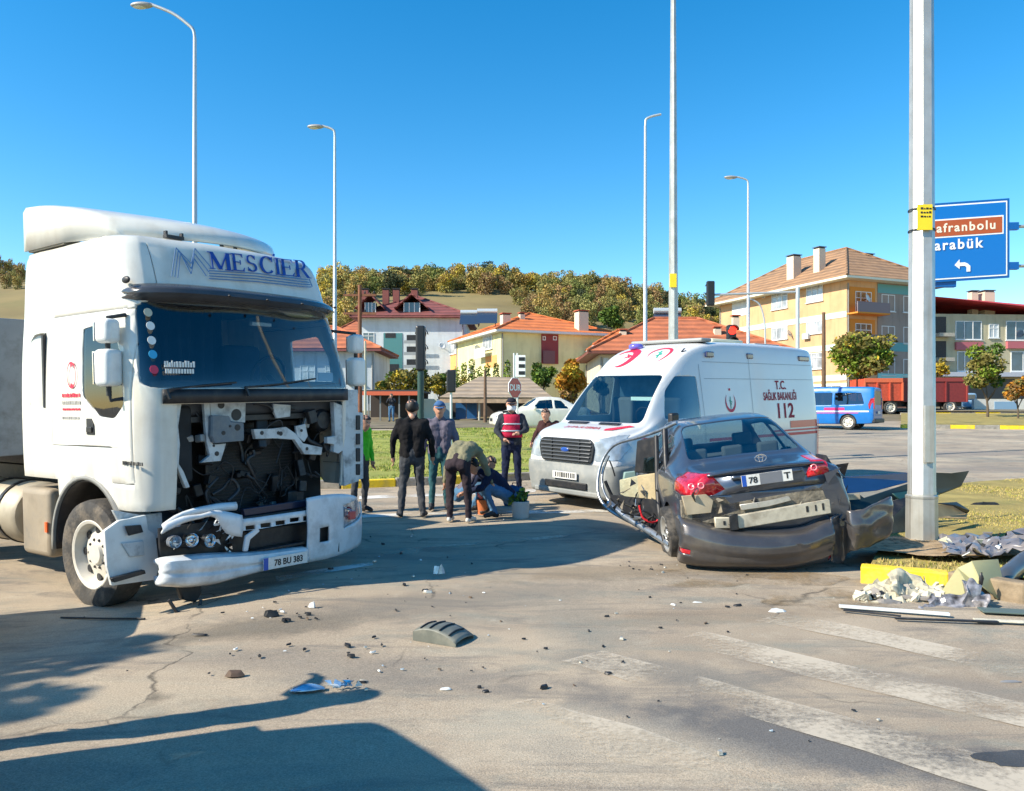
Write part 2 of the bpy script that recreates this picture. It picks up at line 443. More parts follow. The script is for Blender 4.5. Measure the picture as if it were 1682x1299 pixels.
def paint_mat(name, col, cover):
    """worn road paint: holes where the asphalt shows"""
    m = bpy.data.materials.new(name); m.use_nodes = True
    n = m.node_tree.nodes; l = m.node_tree.links; b = n['Principled BSDF']; b.inputs['Roughness'].default_value = .85
    tc = n.new('ShaderNodeTexCoord')
    t = n.new('ShaderNodeTexNoise'); t.inputs['Scale'].default_value = 26; t.inputs['Detail'].default_value = 7; t.inputs['Roughness'].default_value = .75
    t2 = n.new('ShaderNodeTexNoise'); t2.inputs['Scale'].default_value = 1.4; t2.inputs['Detail'].default_value = 5
    l.new(tc.outputs['Object'], t.inputs[0]); l.new(tc.outputs['Object'], t2.inputs[0])
    t2b = n.new('ShaderNodeMath'); t2b.operation = 'MULTIPLY_ADD'; t2b.inputs[1].default_value = 1.9; t2b.inputs[2].default_value = -.45; l.new(t2.outputs[0], t2b.inputs[0])
    a = n.new('ShaderNodeMath'); a.operation = 'ADD'; l.new(t.outputs[0], a.inputs[0]); l.new(t2b.outputs[0], a.inputs[1])
    r = n.new('ShaderNodeMapRange'); r.inputs[1].default_value = 1.05-cover; r.inputs[2].default_value = 1.45-cover; r.inputs[4].default_value = .74
    l.new(a.outputs[0], r.inputs[0]); l.new(r.outputs[0], b.inputs['Alpha'])
    b.inputs['Base Color'].default_value = (*col, 1)
    return m
WPAINT = M('white_paint', (.68, .67, .60), .28, var=.03, scale=2, dirt=(.42, .36, .27), dscale=2.6, damt=.34, coat=.5)
WHITE2 = M('white_plastic', (.72, .74, .72), .4, var=.04, scale=5, dirt=(.3, .27, .22), dscale=6, damt=.3, coat=.2)
streaks(WPAINT, (.36, .31, .23), .30, (7, 7, .9), .52, .78)
BLACK = M('black_plastic', (.012, .013, .016), .5, var=.3, scale=14, dirt=(.07, .06, .05), dscale=9, damt=.5)
DARK = M('dark_metal', (.03, .032, .036), .45, .5, var=.4, scale=18, dirt=(.09, .075, .055), dscale=10, damt=.6)
RUBBER = M('rubber', (.022, .022, .023), .8, var=.3, scale=10, dirt=(.20, .17, .13), dscale=5, damt=.7, bump=.3)
TYREDUST = M('dusty_tyre', (.055, .052, .048), .85, var=.3, scale=9, dirt=(.26, .21, .15), dscale=4, damt=.8, bump=.35)
STEEL = M('galvanised_steel', (.50, .50, .46), .42, .55, var=.12, scale=5, dirt=(.36, .34, .28), dscale=7, damt=.4)
streaks(STEEL, (.30, .25, .18), .55, (14, 14, .6), .5, .72)
CHROME = M('chrome', (.75, .76, .78), .15, 1., var=.05)
ALU = M('aluminium', (.56, .54, .48), .38, .6, var=.1, scale=12, dirt=(.3, .25, .18), dscale=9, damt=.5)
DUSTY = M('dusty_steel', (.42, .36, .26), .8, .1, var=.2, scale=9, dirt=(.23, .19, .14), dscale=6, damt=.7)
YELLOW = M('yellow_kerb_paint', (.86, .60, .02), .6, var=.08, scale=6, dirt=(.38, .30, .16), dscale=5, damt=.55, bump=.25, bscale=25)
KGREY = M('grey_kerb_concrete', (.30, .28, .24), .85, var=.2, scale=8, bump=.4, bscale=30, dirt=(.13, .12, .09), dscale=5, damt=.6)
CONC = M('concrete', (.36, .34, .29), .85, var=.14, scale=5, bump=.3, bscale=30)
SKIN = M('skin', (.50, .27, .18), .5, var=.08, scale=20)
RED = M('red_paint', (.62, .02, .03), .4, var=.08)
REDPRINT = M('red_print', (.66, .02, .06), .5)
GLASS_TRUCK = GLASS('truck_windscreen_glass', (.50, .62, .70), .05)
GLASS_CAR = GLASS('car_glass', (.72, .82, .80), .14)
GLASS_DARK = GLASS('tinted_glass', (.20, .27, .30), .12)
GLASS_VAN = GLASS('van_glass', (.68, .84, .86), .08)

# ================================================================== sky-lit ground
def grid_obj(name, xs, ys, zf, mat, kind='structure', label=None):
    vs = [(x, y, zf(x, y)) for y in ys for x in xs]; nx = len(xs)
    fs = [(j*nx+i, j*nx+i+1, (j+1)*nx+i+1, (j+1)*nx+i) for j in range(len(ys)-1) for i in range(nx-1)]
    me = bpy.data.meshes.new(name); me.from_pydata(vs, [], fs); me.materials.append(mat); shade(me, 180)
    o = bpy.data.objects.new(name, me); COL.objects.link(o); o['kind'] = kind
    if label: o['label'] = label
    return o
def road_z(x, y): return gz(x, y)+noise.noise(Vector((x*.25, y*.25, 3)))*.012*(1 if y < 30 else 0)
xs = [-170, -120, -80, -55, -40, -30]+[i*.5 for i in range(-44, 50)]+[30, 40, 55, 80, 120, 170]
ys = [-60, -30, -15, -8]+[-5+i*.5 for i in range(0, 75)]+[34, 37, 40, 44, 48, 54, 60, 68, 78, 90, 105, 120]
grid_obj('road', xs, ys, lambda x, y: road_z(x, y) if y < 46 else gz(x, y)-.06-(y-46)*.01 if y < 60 else gz(x, y)-.3, ASPH)

EARTH = M('earth', (.17, .135, .085), .95, var=.3, scale=1.2, bump=.5, bscale=6, dirt=(.12, .14, .04), dscale=.8, damt=.8)
GRASSG = M('grass_ground', (.27, .29, .05), .95, var=.28, scale=1.6, bump=.6, bscale=30, dirt=(.30, .23, .06), dscale=1.1, damt=.7)
GRASSY = M('dry_grass_ground', (.30, .235, .07), .95, var=.25, scale=2.2, bump=.6, bscale=30, dirt=(.16, .16, .04), dscale=1.8, damt=.7)
grid_obj('ground', [-220+i*10 for i in range(45)], [44, 50, 56, 62, 70, 80, 90, 100, 110, 118], lambda x, y: gz(x, y)-.02*(y < 46)+.0, EARTH)

# ---- hillside
CREST = [(-700, 455), (0, 446), (300, 452), (560, 468), (700, 472), (820, 474), (900, 480), (1000, 492), (1100, 512), (1190, 528), (1300, 552), (1500, 610), (1800, 640), (2600, 600)]
def crest_z(x):
    u = x/260*F+CU
    for (a, va), (b, vb) in zip(CREST, CREST[1:]):
        if a <= u <= b: v = va+(vb-va)*(u-a)/(b-a); return CH+(HV-v)/F*260
    return 8.
def hill_z(x, y):
    b = gz(x, min(y, 115))+.0
    t = max(0., min(1., (y-112)/148)); c = crest_z(x*260/max(y, 150)); t2 = t*t*(3-2*t)*.35+t*.65
    z = b+(c-b)*t2
    if y > 262: z = c-(y-262)*.12
    return z+noise.noise(Vector((x*.03, y*.03, 0)))*2.2*t
HILLM = M('hill_meadow', (.215, .165, .065), .95, var=.22, scale=.05, bump=.4, bscale=1.5, dirt=(.15, .14, .05), dscale=.09, damt=.6)
grid_obj('hillside', [-340+i*8 for i in range(86)], [112+i*6 for i in range(40)], lambda x, y: hill_z(x, y)-.05, HILLM)
FARM = M('far_mountain', (.16, .17, .15), .95, var=.15, scale=.01)
grid_obj('far_mountain', [280+i*20 for i in range(40)], [620+i*30 for i in range(12)],
         lambda x, y: max(0, 82*sin(min(1, max(0, (x-300)/260))*pi/2)*max(0, 1-abs(y-760)/180))+noise.noise(Vector((x*.02, y*.02, 5)))*6, FARM)

# ---- crosswalk and lane paint
CROSS = paint_mat('worn_crosswalk_paint', (.62, .54, .42), .24)
CROSS2 = paint_mat('very_worn_crosswalk_paint', (.60, .52, .40), .12)
LANE = paint_mat('white_lane_paint', (.80, .80, .76), .28)
def strip(name, up, lo, mat, label):
    a = [px_ground(*p) for p in up]; b = [px_ground(*p) for p in lo]
    mb = MB(); N = 14
    def along(pl, t):
        seg = t*(len(pl)-1); i = min(int(seg), len(pl)-2); return pl[i].lerp(pl[i+1], seg-i)
    def fn(u, v):
        p = along(a, u).lerp(along(b, u), v)
        q = noise.noise(p*3)*.02
        return (p.x+q, p.y+q, road_z(p.x, p.y)+.006)
    mb.grid(fn, N, 3, 0)
    o = mb.build(name, mat); o['kind'] = 'structure'; o['label'] = label
strip('crosswalk_stripe', [(1290, 1008), (1440, 1036), (1682, 1088), (2300, 1225)], [(1238, 1021), (1440, 1058), (1682, 1115), (2300, 1265)], CROSS, 'worn white crosswalk stripe nearest to the debris pile')
strip('crosswalk_stripe', [(1153, 1038), (1349, 1085), (1682, 1155), (2200, 1268)], [(1104, 1053), (1300, 1107), (1682, 1195), (2200, 1325)], CROSS, 'worn white crosswalk stripe, second from the debris pile')
strip('crosswalk_stripe', [(990, 1070), (1251, 1141), (1559, 1224), (1900, 1318)], [(923, 1087), (1134, 1151), (1446, 1243), (1750, 1345)], CROSS, 'worn white crosswalk stripe in the middle of the foreground')
strip('crosswalk_stripe', [(870, 1150), (1030, 1190), (1222, 1262), (1400, 1330)], [(780, 1172), (930, 1216), (1100, 1290), (1200, 1340)], CROSS2, 'almost faded crosswalk stripe at the bottom of the picture')
strip('lane_line', [(452, 948), (610, 924)], [(455, 956), (612, 929)], LANE, 'short white lane line in the shadow of the truck')
strip('lane_line', [(655, 902), (1010, 872)], [(655, 907), (1010, 876)], CROSS2, 'faded white lane line between truck and car')
strip('lane_line', [(560, 905), (690, 905)], [(560, 912), (690, 910)], CROSS2, 'faded white lane line right of the truck bumper')
for k, (u0, v0, u1, v1) in enumerate([(590, 800, 900, 788), (590, 815, 880, 803), (590, 832, 1000, 818), (592, 846, 1000, 836)]):
    strip('crosswalk_stripe', [(u0, v0), (u1, v1)], [(u0, v0+5), (u1, v1+5)], LANE if k % 2 else CROSS2, ['faded', 'white', 'thin', 'long'][k]+' crosswalk stripe under the feet of the group, '+['farthest', 'second', 'third', 'nearest'][k]+' from the truck')
DAMP = M('damp_patch', (.055, .052, .05), .55, var=.3, scale=4, bump=.3, bscale=80)
def blob_poly(c, rx, ry, n=22, seed=0, k=.25):
    r_ = random.Random(seed); out = []
    for i in range(n):
        a = 2*pi*i/n; q = 1+noise.noise(Vector((cos(a)*1.7, sin(a)*1.7, seed)))*k*2
        out.append((c[0]+cos(a)*rx*q, c[1]+sin(a)*ry*q))
    return out
p = px_ground(1660, 1248); me = MB().add([(x, y, road_z(x, y)+.008) for x, y in blob_poly((p.x+.1, p.y), .30, .10, seed=4)], [tuple(range(22))]).build('tar_patch', DAMP); me['kind'] = 'structure'; me['label'] = 'small dark tar patch at the right edge of the crosswalk'
p = px_ground(1120, 948)
SOIL = paint_mat('scattered_soil', (.27, .19, .10), .10)
o = MB().add([(x, y, road_z(x, y)+.009) for x, y in blob_poly((p.x+.35, p.y-.1), 1.0, .42, seed=9, n=40)], [tuple(range(40))]).build('scattered_soil', SOIL); o['kind'] = 'stuff'
p = px_ground(1370, 985)
o = MB().add([(x, y, road_z(x, y)+.009) for x, y in blob_poly((p.x, p.y), .62, .36, seed=12, n=40)], [tuple(range(40))]).build('scattered_soil', SOIL); o['kind'] = 'stuff'

# ================================================================== the wrecked truck
TT = pose((-2.302, 7.469, .0), -34.6, 0, 1.5)
truck = posed('truck_tractor', TT, 'white heavy truck tractor with torn off grille, smashed bumper and MESCIER lettering', 'truck')
TTi = TT.inverted()
def tp(u, v, x): return on_plane(TT, u, v, 'x', x)
def plan_ring(z, xr, xf, wd, bulge=.14, rc=.26):
    """plan outline of the cab at height z, from rear centre round the left side to front centre (y>=0)"""
    pts = [(xr, 0), (xr, wd*.6), (xr, wd-.06), (xr+.05, wd), (xr+.5, wd), (xr*.4+xf*.6, wd), (xf-rc-.12, wd*.995)]
    for k in range(5):
        a = k/4*pi/2; pts.append((xf-rc+rc*sin(a)-.03-.04*(1-sin(a)), wd-rc*.9+rc*.9*cos(a)))
    pts += [(xf+bulge*.45, wd*.42), (xf+bulge*.7, wd*.2), (xf+bulge*.75, 0)]
    return [(x, y, z) for x, y in pts]
st = [plan_ring(.80, -2.28, -.10, 1.20), plan_ring(1.1, -2.28, -.07, 1.215), plan_ring(1.5, -2.28, -.05, 1.22), plan_ring(1.88, -2.28, -.05, 1.215),
      plan_ring(2.25, -2.28, -.15, 1.20), plan_ring(2.6, -2.28, -.27, 1.175), plan_ring(2.9, -2.28, -.36, 1.16), plan_ring(3.1, -2.28, -.44, 1.145), plan_ring(3.2, -2.28, -.50, 1.12), plan_ring(3.255, -2.26, -.60, 1.06, .1), plan_ring(3.27, -1.9, -.9, .7, .06)]
bm = loft_bm(st, 3, 2, cap0=False)
side = lambda c, n: c.y < -.75 and n.y < -.3
sideL = lambda c, n: c.y > .75 and n.y > .3
front = lambda c, n: c.x > -.8 and n.x > .25
anyf = lambda c, n: True
# rear bottom cut, wheel arch
bmesh.ops.delete(bm, geom=cut(bm, [(-3, .5), (-1.60, .5), (-1.60, 1.02), (-3, 1.02)], 'y', anyf), context='FACES')
arch = [(-1.08+.64*cos(a), .40+.66*sin(a)) for a in [i*2*pi/28 for i in range(28)]]
bmesh.ops.delete(bm, geom=cut(bm, arch, 'y', lambda c, n: abs(c.y) > .6), context='FACES')
# open grille area (panel torn off)
oa = tp(292, 655, -.05); ob = tp(575, 640, -.05)
hole(bm, [(oa.y, .70), (1.02, .70), (1.02, 1.72), (oa.y, 1.72)], 'x', front).free()
# windscreen
ws = [tp(233, 489, -.27), tp(549, 512, -.25), tp(578, 628, -.06), tp(248, 636, -.05)]
wsp = [(ws[0].y, 2.63), (1.07, 2.63), (1.13, 1.86), (ws[3].y-.02, 1.86)]
WSP = wsp
scr = window(bm, rpoly([(p[0], p[1]) for p in wsp], .12, 4), 'x', front, 'windscreen', GLASS_TRUCK, truck, rim=.055, rim_mat=BLACK, recess=.012)
# right door with its window, left door
dq = [(-1.5, 2.30), (-.72, 2.36), (-.48, 1.72), (-.52, 1.62), (-.75, 1.60), (-.98, 1.80), (-1.12, 1.84)]
wn = [(-1.10, 2.42), (-.62, 2.45), (-.47, 2.2), (-.40, 1.72), (-.55, 1.60), (-.80, 1.62), (-1.08, 1.80)]
for sgn, flt in ((-1, side), (1, sideL)):
    window(bm, rpoly(wn, .05, 3), 'y', flt, 'door_window', GLASS('near_door_glass', (.16, .22, .27), .03) if sgn < 0 else GLASS('far_door_glass', (.88, .92, .94), .02), truck, rim=.025, rim_mat=BLACK)
    # remaining door skin as two abutting panels round the window is left in the shell; seams are cut below
# horizontal and vertical shut lines: thin recessed strips
def seam(x0, x1, z0, z1, flt):
    nb = hole(bm, [(x0, z0), (x1, z0), (x1, z1), (x0, z1)], 'y', flt)
    for v in nb.verts: v.co.y -= math.copysign(.012, v.co.y)
    o = bm_obj(nb, 'shut_line', M('shut_line', (.10, .10, .09), .8), truck); return o
for flt in (side, sideL):
    seam(-1.66, -1.652, 1.35, 2.55, flt); seam(-.29, -.284, 1.05, 2.5, flt)
    seam(-1.66, -.60, 1.342, 1.349, flt); seam(-1.66, -.29, 2.555, 2.561, flt)
    seam(-.62, -.30, 1.03, 1.036, flt)
# recessed air intake behind the door
nb = hole(bm, rpoly([(-2.10, 1.72), (-1.80, 1.72), (-1.80, 2.42), (-2.02, 2.42), (-2.10, 2.36)], .04), 'y', side)
for v in nb.verts:
    t = max(0, min(1, (v.co.x+2.10)/.30)); v.co.y += .11*t
mi = MB(); y0 = -1.215
mi.box(-1.806, -1.798, -1.20, -1.06, 1.72, 2.42); mi.build('intake_wall', BLACK, truck)
rbox_ = MB(); rbox_.box(-1.825, -1.79, -1.226, -1.15, 1.70, 2.40); rbox_.build('intake_shade_strip', BLACK, truck)  # black strip paints the shaded gap at the recess edge
bm_obj(nb, 'air_intake', WPAINT, truck)
# sign panel edge seams on the front face
for yy in (tp(252, 430, -.4).y,):
    nb = hole(bm, [(yy-.004, 2.76), (yy+.004, 2.76), (yy+.004, 3.16), (yy-.004, 3.16)], 'x', front)
    for v in nb.verts: v.co.x -= .01
    bm_obj(nb, 'shut_line', M('shut_line', (.10, .10, .09), .8), truck)
cab = bm_obj(bm, 'cab_shell', WPAINT, truck, 50, solid=.03)

# roof deflector
def defl(u, v):
    x = -.95-1.37*u
    prof = {0: 3.29, .05: 3.40, .12: 3.48, .3: 3.57, .5: 3.64, .75: 3.71, 1: 3.74}
    ks = sorted(prof); 
    for a, b_ in zip(ks, ks[1:]):
        if a <= u <= b_: top = prof[a]+(prof[b_]-prof[a])*(u-a)/(b_-a)
    t = v*2-1; wd = .84+.30*min(1, u*2.2)**.7
    s_ = math.copysign(min(1, abs(t)*1.22), t); q = max(0, (abs(t)*1.22-.62)/.60)
    z = top-(top-3.27)*(q**5.5)
    xx = x+.42*(1-abs(s_)**2)*(1-u)
    return (xx, wd*s_*(1+.00*q), z)
mb = MB(); mb.grid(defl, 18, 30)
dfl = mb.build('roof_deflector', WPAINT, truck, 50, solid=.02)
mb = MB(); mb.box(-2.26, -1.55, -1.125, 1.125, 3.255, 3.30); mb.build('deflector_gap', M('gap_grey', (.25, .23, .18), .8), truck)
for (u, v) in ((285, 383), (375, 395)):
    p = tp(u, v, -.62 if u < 300 else -.75); mb = MB(); mb.box(p.x-.03, p.x+.03, p.y-.09, p.y+.09, 3.27, 3.30); mb.box(p.x-.02, p.x+.02, p.y-.09, p.y-.07, 3.30, 3.335); mb.box(p.x-.02, p.x+.02, p.y+.07, p.y+.09, 3.30, 3.335); mb.build('deflector_bracket', BLACK, truck)

# sun visor over the windscreen
def visor(u, v):
    y = -1.16+2.32*u; e = abs(2*u-1)**6
    xf = .0-.30*abs(2*u-1)**3.5
    cs = [(-.30, 2.60), (-.16, 2.625), (-.07, 2.66), (-.02, 2.70), (-.04, 2.745), (-.14, 2.79), (-.30, 2.81)]
    t = v*(len(cs)-1); i = min(int(t), len(cs)-2); f = t-i
    x = cs[i][0]*(1-f)+cs[i+1][0]*f; z = cs[i][1]*(1-f)+cs[i+1][1]*f
    e2 = max(0, (abs(2*u-1)-.9)/.1)**2; z = z+(2.70-z)*.75*e2; x = x+(-.12-x)*.6*e2
    return (x+xf, y, z-.02*e)
mb = MB(); mb.grid(visor, 30, 18); mb.build('sun_visor', M('visor_plastic', (.05, .052, .058), .22, var=.15, coat=.3), truck, 60, solid=.012)
for yy in (-.42, .0, .42, .85):
    mb = MB(); mb.ell((-.0, yy, 2.70), (.02, .015, .012), 6); mb.build('visor_screw', BLACK, truck, 60)

# panel lettering: project any point onto the cab front
def front_x(y, z):
    """x of the cab front at (y, z)"""
    ks = [(.8, -.10, 1.20), (1.1, -.07, 1.215), (1.5, -.05, 1.22), (1.88, -.05, 1.215), (2.25, -.15, 1.20), (2.6, -.27, 1.175), (2.9, -.36, 1.15), (3.1, -.44, 1.145), (3.2, -.50, 1.12), (3.26, -.60, 1.05)]
    z = max(.8, min(3.25, z))
    for a, b_ in zip(ks, ks[1:]):
        if a[0] <= z <= b_[0]:
            t = (z-a[0])/(b_[0]-a[0]); xf = a[1]+(b_[1]-a[1])*t; wd = a[2]+(b_[2]-a[2])*t; break
    q = abs(y)/wd; bl = .14*.75
    return xf+bl*(1-min(1, q/.8)**2)-(.0 if q < .8 else ((q-.8)/.2)**2*.09)
BLUEP = M('blue_print', (.015, .06, .30), .45); LINEP = M('thin_blue_print', (.10, .20, .36), .45)
def tpc(u, v):
    p = tp(u, v, -.35)
    for _ in range(4): p = tp(u, v, front_x(p.y, p.z))
    return p
def decal(name, polys, mat, off=.016, d=.004):
    """polys of photo pixels laid on the front panel"""
    mb = MB()
    for pl in polys:
        pts = [tpc(u, v)+Vector((off, 0, 0)) for u, v in pl]
        mb.prism(pts, (d, 0, 0))
    return mb.build(name, mat, truck)
def stroke(pts, w0, vert=False):
    """thin pixel line"""
    out = []
    for (a, b_), (c, d_) in zip(pts, pts[1:]):
        L = math.hypot(c-a, d_-b_); nx, ny = -(d_-b_)/L*w0/2, (c-a)/L*w0/2
        n_ = max(1, int(L/14))
        for i in range(n_):
            x0, y0 = a+(c-a)*i/n_, b_+(d_-b_)*i/n_; x1, y1 = a+(c-a)*(i+1)/n_, b_+(d_-b_)*(i+1)/n_
            out.append([(x0+nx, y0+ny), (x1+nx, y1+ny), (x1-nx, y1-ny), (x0-nx, y0-ny)])
    return out
# serif letters in unit boxes (0..1, 0..1 up)
def bar(x0, y0, x1, y1, t): 
    return [(x0-t/2, y0), (x0+t/2, y0), (x1+t/2, y1), (x1-t/2, y1)]
def arc(cx, cy, rx, ry, a0, a1, t0, t1, n=9):
    out = []
    for i in range(n):
        p0 = a0+(a1-a0)*i/n; p1 = a0+(a1-a0)*(i+1)/n
        def pt(a, k):
            tt = t0+(t1-t0)*abs(cos(a)); return (cx+(rx+k*tt/2)*cos(a), cy+(ry+k*tt/2)*sin(a))
        out.append([pt(p0, -1), pt(p0, 1), pt(p1, 1), pt(p1, -1)])
    return out
def sf(x, y, w_=.30): return [(x-w_/2, y), (x+w_/2, y), (x+w_/2, y+.045), (x-w_/2, y+.045)]
LET = {
 'M': [bar(.14, 0, .14, 1, .06), bar(.86, 0, .86, 1, .17), bar(.14, 1, .50, .02, .17), bar(.84, 1, .50, .02, .07), sf(.12, 0, .26), sf(.86, 0, .36), sf(.08, .955, .24), sf(.90, .955, .26)],
 'E': [bar(.22, 0, .22, 1, .19), [(.1, 0), (.9, 0), (.9, .05), (.1, .05)], [(.1, .95), (.85, .95), (.85, 1), (.1, 1)], [(.2, .49), (.66, .49), (.66, .54), (.2, .54)], [(.84, 0), (.94, .22), (.90, .22), (.76, .04)], [(.80, 1), (.86, .8), (.82, .8), (.72, .96)], [(.62, .38), (.68, .38), (.68, .64), (.62, .64)], sf(.2, 0, .36), sf(.2, .955, .36)],
 'S': arc(.48, .73, .28, .235, .35, pi*1.0, .05, .14)+arc(.48, .73, .28, .235, pi*1.0, pi*1.5, .05, .16)+arc(.50, .26, .31, .235, -pi/2-1.1, pi*.5, .05, .17)+[[(.30, .60), (.34, .50), (.70, .38), (.70, .46)]]+[[(.74, .98), (.79, .98), (.79, .72), (.74, .76)], [(.17, .02), (.22, .02), (.22, .26), (.17, .26)]],
 'C': arc(.54, .5, .36, .475, .75, 2*pi-.75, .05, .18, 14)+[[(.80, .98), (.86, .98), (.86, .66), (.80, .74)]],
 'I': [bar(.5, 0, .5, 1, .34), sf(.5, 0, .7), sf(.5, .955, .7)],
 'R': [bar(.22, 0, .22, 1, .18), sf(.2, 0, .36), sf(.2, .955, .36)]+arc(.42, .74, .26, .235, -pi/2, pi/2, .05, .17)+[[(.22, .955), (.42, .955), (.42, 1), (.22, 1)], [(.22, .48), (.42, .48), (.42, .53), (.22, .53)], [(.42, .5), (.60, .5), (.98, 0), (.76, 0)], sf(.9, 0, .26)],
}
# letter boxes in photo pixels: (letter, x left, x right, baseline y left/right, cap y)
cells = [('M', 341, 378, 443, 415), ('E', 378, 401, 445, 417), ('S', 401, 422, 446, 419), ('C', 422, 450, 449, 421), ('I', 448, 460, 451, 424), ('E', 458, 483, 453, 426), ('R', 481, 507, 456, 428)]
polys = []
for ch, xa, xb, yb, yt in cells:
    slant = 0.10
    for pl in LET[ch]:
        q = []
        for x, y in pl:
            yy = yb+(yt-yb)*y; xx = xa+(xb-xa)*x-(y-.5)*4.0
            q.append((xx, yy+(xx-(xa+xb)/2)*slant))
        polys.append(q)
polys.append([(446, 417), (449.5, 417.5), (449, 421.5), (445.6, 421)])
ltr = decal('company_lettering', polys, BLUEP)
lines = []
for k in range(3):
    o_ = k*5.0
    lines += stroke([(280+o_*1.0, 454+k*1.2), (287+o_*.75, 407+o_*.9), (312, 433+o_*1.7), (318-k*.5, 408+o_*1.7), (346-o_*.9, 441+o_*1.25)], 1.3)
for k in range(4):
    o_ = k*4.3
    lines += stroke([(341, 444.5+o_), (420, 449+o_*1.05), (500, 459+o_*.95), (505+k*1.5, 460+o_*.9)], 1.5)
lines += stroke([(506, 458), (511, 471)], 1.3)
decal('logo_lines', lines, LINEP)
# small lettering and emblem on the door
def door_T(u, v): 
    p = on_plane(TT, u, v, 'y', -1.222); return frame3((p.x, -1.222, p.z), (1, 0, 0), (0, 0, 1))
mb = MB(); c = on_plane(TT, 117, 616, 'y', -1.224)
for a in range(24):
    a0, a1 = 2*pi*a/24, 2*pi*(a+1)/24
    if abs(sin((a0+a1)/2)) > .93: k0, k1 = .62, 1.0
    else: k0, k1 = .86, 1.0
    mb.add([(c.x+.085*k*cos(t), -1.2245, c.z+.125*k*sin(t)) for k, t in ((k0, a0), (k1, a0), (k1, a1), (k0, a1))], [(0, 1, 2, 3)])
mb.build('door_emblem', REDPRINT, truck)
for (txt, u, v, s_, m_) in (('78', 117, 616, .10, REDPRINT), ('KARABÜK', 116, 649, .055, REDPRINT), ('LOJİSTİK', 116, 661, .05, M('grey_print', (.38, .37, .34), .6)), ('NAKLİYAT', 117, 672, .03, REDPRINT), ('TEL 412', 116, 686, .035, M('grey_print', (.38, .37, .34), .6)), ('DXI', 218, 761, .05, DARK)):
    if s_ in (.05, .035) or txt in ('KARABÜK', 'NAKLİYAT'):
        # the print is illegible in the photograph: rows of broken dashes
        c = on_plane(TT, u, v, 'y', -1.2245); mb = MB(); r_ = random.Random(len(txt)+int(v)); x = c.x-.16
        while x < c.x+.15:
            wd = r_.uniform(.012, .03); mb.box(x, x+wd, -1.2265, -1.2235, c.z-s_*.35, c.z+s_*.35*r_.uniform(.6, 1)); x += wd+r_.uniform(.006, .016)
        mb.build('faded_print', m_, truck)
    elif txt == 'DXI': text('model_badge', txt, s_, door_T(u, v), m_, truck, .003)
# door handle recess
c = on_plane(TT, 149, 701, 'y', -1.22)
mb = MB(); mb.prism([(c.x-.06, -1.205, c.z-.07), (c.x+.07, -1.205, c.z-.07), (c.x+.065, -1.205, c.z+.02), (c.x+.02, -1.205, c.z+.075), (c.x-.06, -1.205, c.z+.075)], (0, -.025, 0)); mb.build('door_handle_recess', BLACK, truck, bevel=.004)
mb = MB(); mb.box(c.x-.04, c.x+.05, -1.245, -1.23, c.z-.05, c.z-.0); mb.build('door_handle', DARK, truck, bevel=.006)
mb = MB(); c = on_plane(TT, 205, 459, 'y', -1.16); mb.ell((c.x, -1.150, c.z), (.06, .02, .032), 8); mb.build('side_marker_lamp', BLACK, truck, 60)

# mirrors on the near side, hung on black arms
def rbox(name, x0, x1, y0, y1, z0, z1, mat, parent, bev=.03, seg=3, T=None):
    mb = MB(); mb.box(x0, x1, y0, y1, z0, z1, 0, T); o = mb.build(name, mat, parent, 40, bevel=bev, seg=seg); return o
TMR = Matrix.Translation((-.52, -1.34, 0))@Matrix.Rotation(R(8), 4, 'Z')
def mirror(sgn, px):
    T = Matrix.Translation((px[0], px[1], 0))@Matrix.Rotation(R(-12*sgn), 4, 'Z')
    up = rbox('mirror_housing', -.085, .085, -.075, .075, 2.25, 2.46, WHITE2, truck, .045, 4, T)
    lo = rbox('mirror_housing', -.09, .09, -.085, .085, 1.88, 2.20, WHITE2, truck, .045, 4, T)
    mb = MB(); mb.box(-.093, -.086, -.065, .065, 2.27, 2.44, 0, T); mb.box(-.098, -.091, -.075, .075, 1.90, 2.18, 0, T); mb.build('mirror_glass', CHROME, truck)
    mb = MB(); s_ = -sgn
    mb.tube([T@Vector((0, 0, 2.38)), T@Vector((0, 0, 2.47)), Vector((-.42, sgn*1.16, 2.50))], .018, 8)
    mb.tube([T@Vector((0, 0, 1.85)), T@Vector((.02, 0, 1.76)), Vector((-.42, sgn*1.17, 1.78))], .018, 8)
    mb.tube([T@Vector((0, 0, 1.8)), T@Vector((0, 0, 2.4))], .022, 8)
    mb.build('mirror_arm', BLACK, truck, 60)
mirror(-1, (-.47, -1.30)); mirror(1, (-.25, 1.38))

# windscreen stickers, wipers, inside of the cab
STK = [(243, 513, M('grey_sticker', (.45, .45, .35), .5)), (247, 535, M('white_sticker', (.7, .72, .7), .5)), (249, 559, M('white_sticker', (.7, .72, .7), .5)), (251, 582, M('blue_sticker', (.03, .35, .60), .5)), (253, 607, M('red_sticker', (.55, .03, .08), .5))]
for u, v, m_ in STK:
    c = tpc(u, v); mb = MB(); mb.lathe([(0, 0), (.038, 0), (.038, .004), (0, .004)], Matrix.Translation((c.x-.0, c.y, c.z))@Matrix.Rotation(R(78), 4, 'Y'), 20); mb.build('round_sticker', m_, scr)
c = tpc(294, 603); mb = MB(); r_ = random.Random(3)
for row in (0, 1):
    x = -.125
    while x < .12:
        wd = r_.uniform(.012, .02); z0 = c.z+.02-row*.055
        mb.box(front_x(c.y+x, z0)+.004, front_x(c.y+x, z0)+.008, c.y+x, c.y+x+wd, z0-.02, z0+.02+(.02*r_.random() if row == 0 else 0)); x += wd+.006
mb.build('white_sticker_lettering', M('white_sticker', (.7, .72, .7), .5), scr)
rbox('cab_floor', -2.15, -.20, -1.1, 1.1, 1.55, 1.60, BLACK, truck, 0)
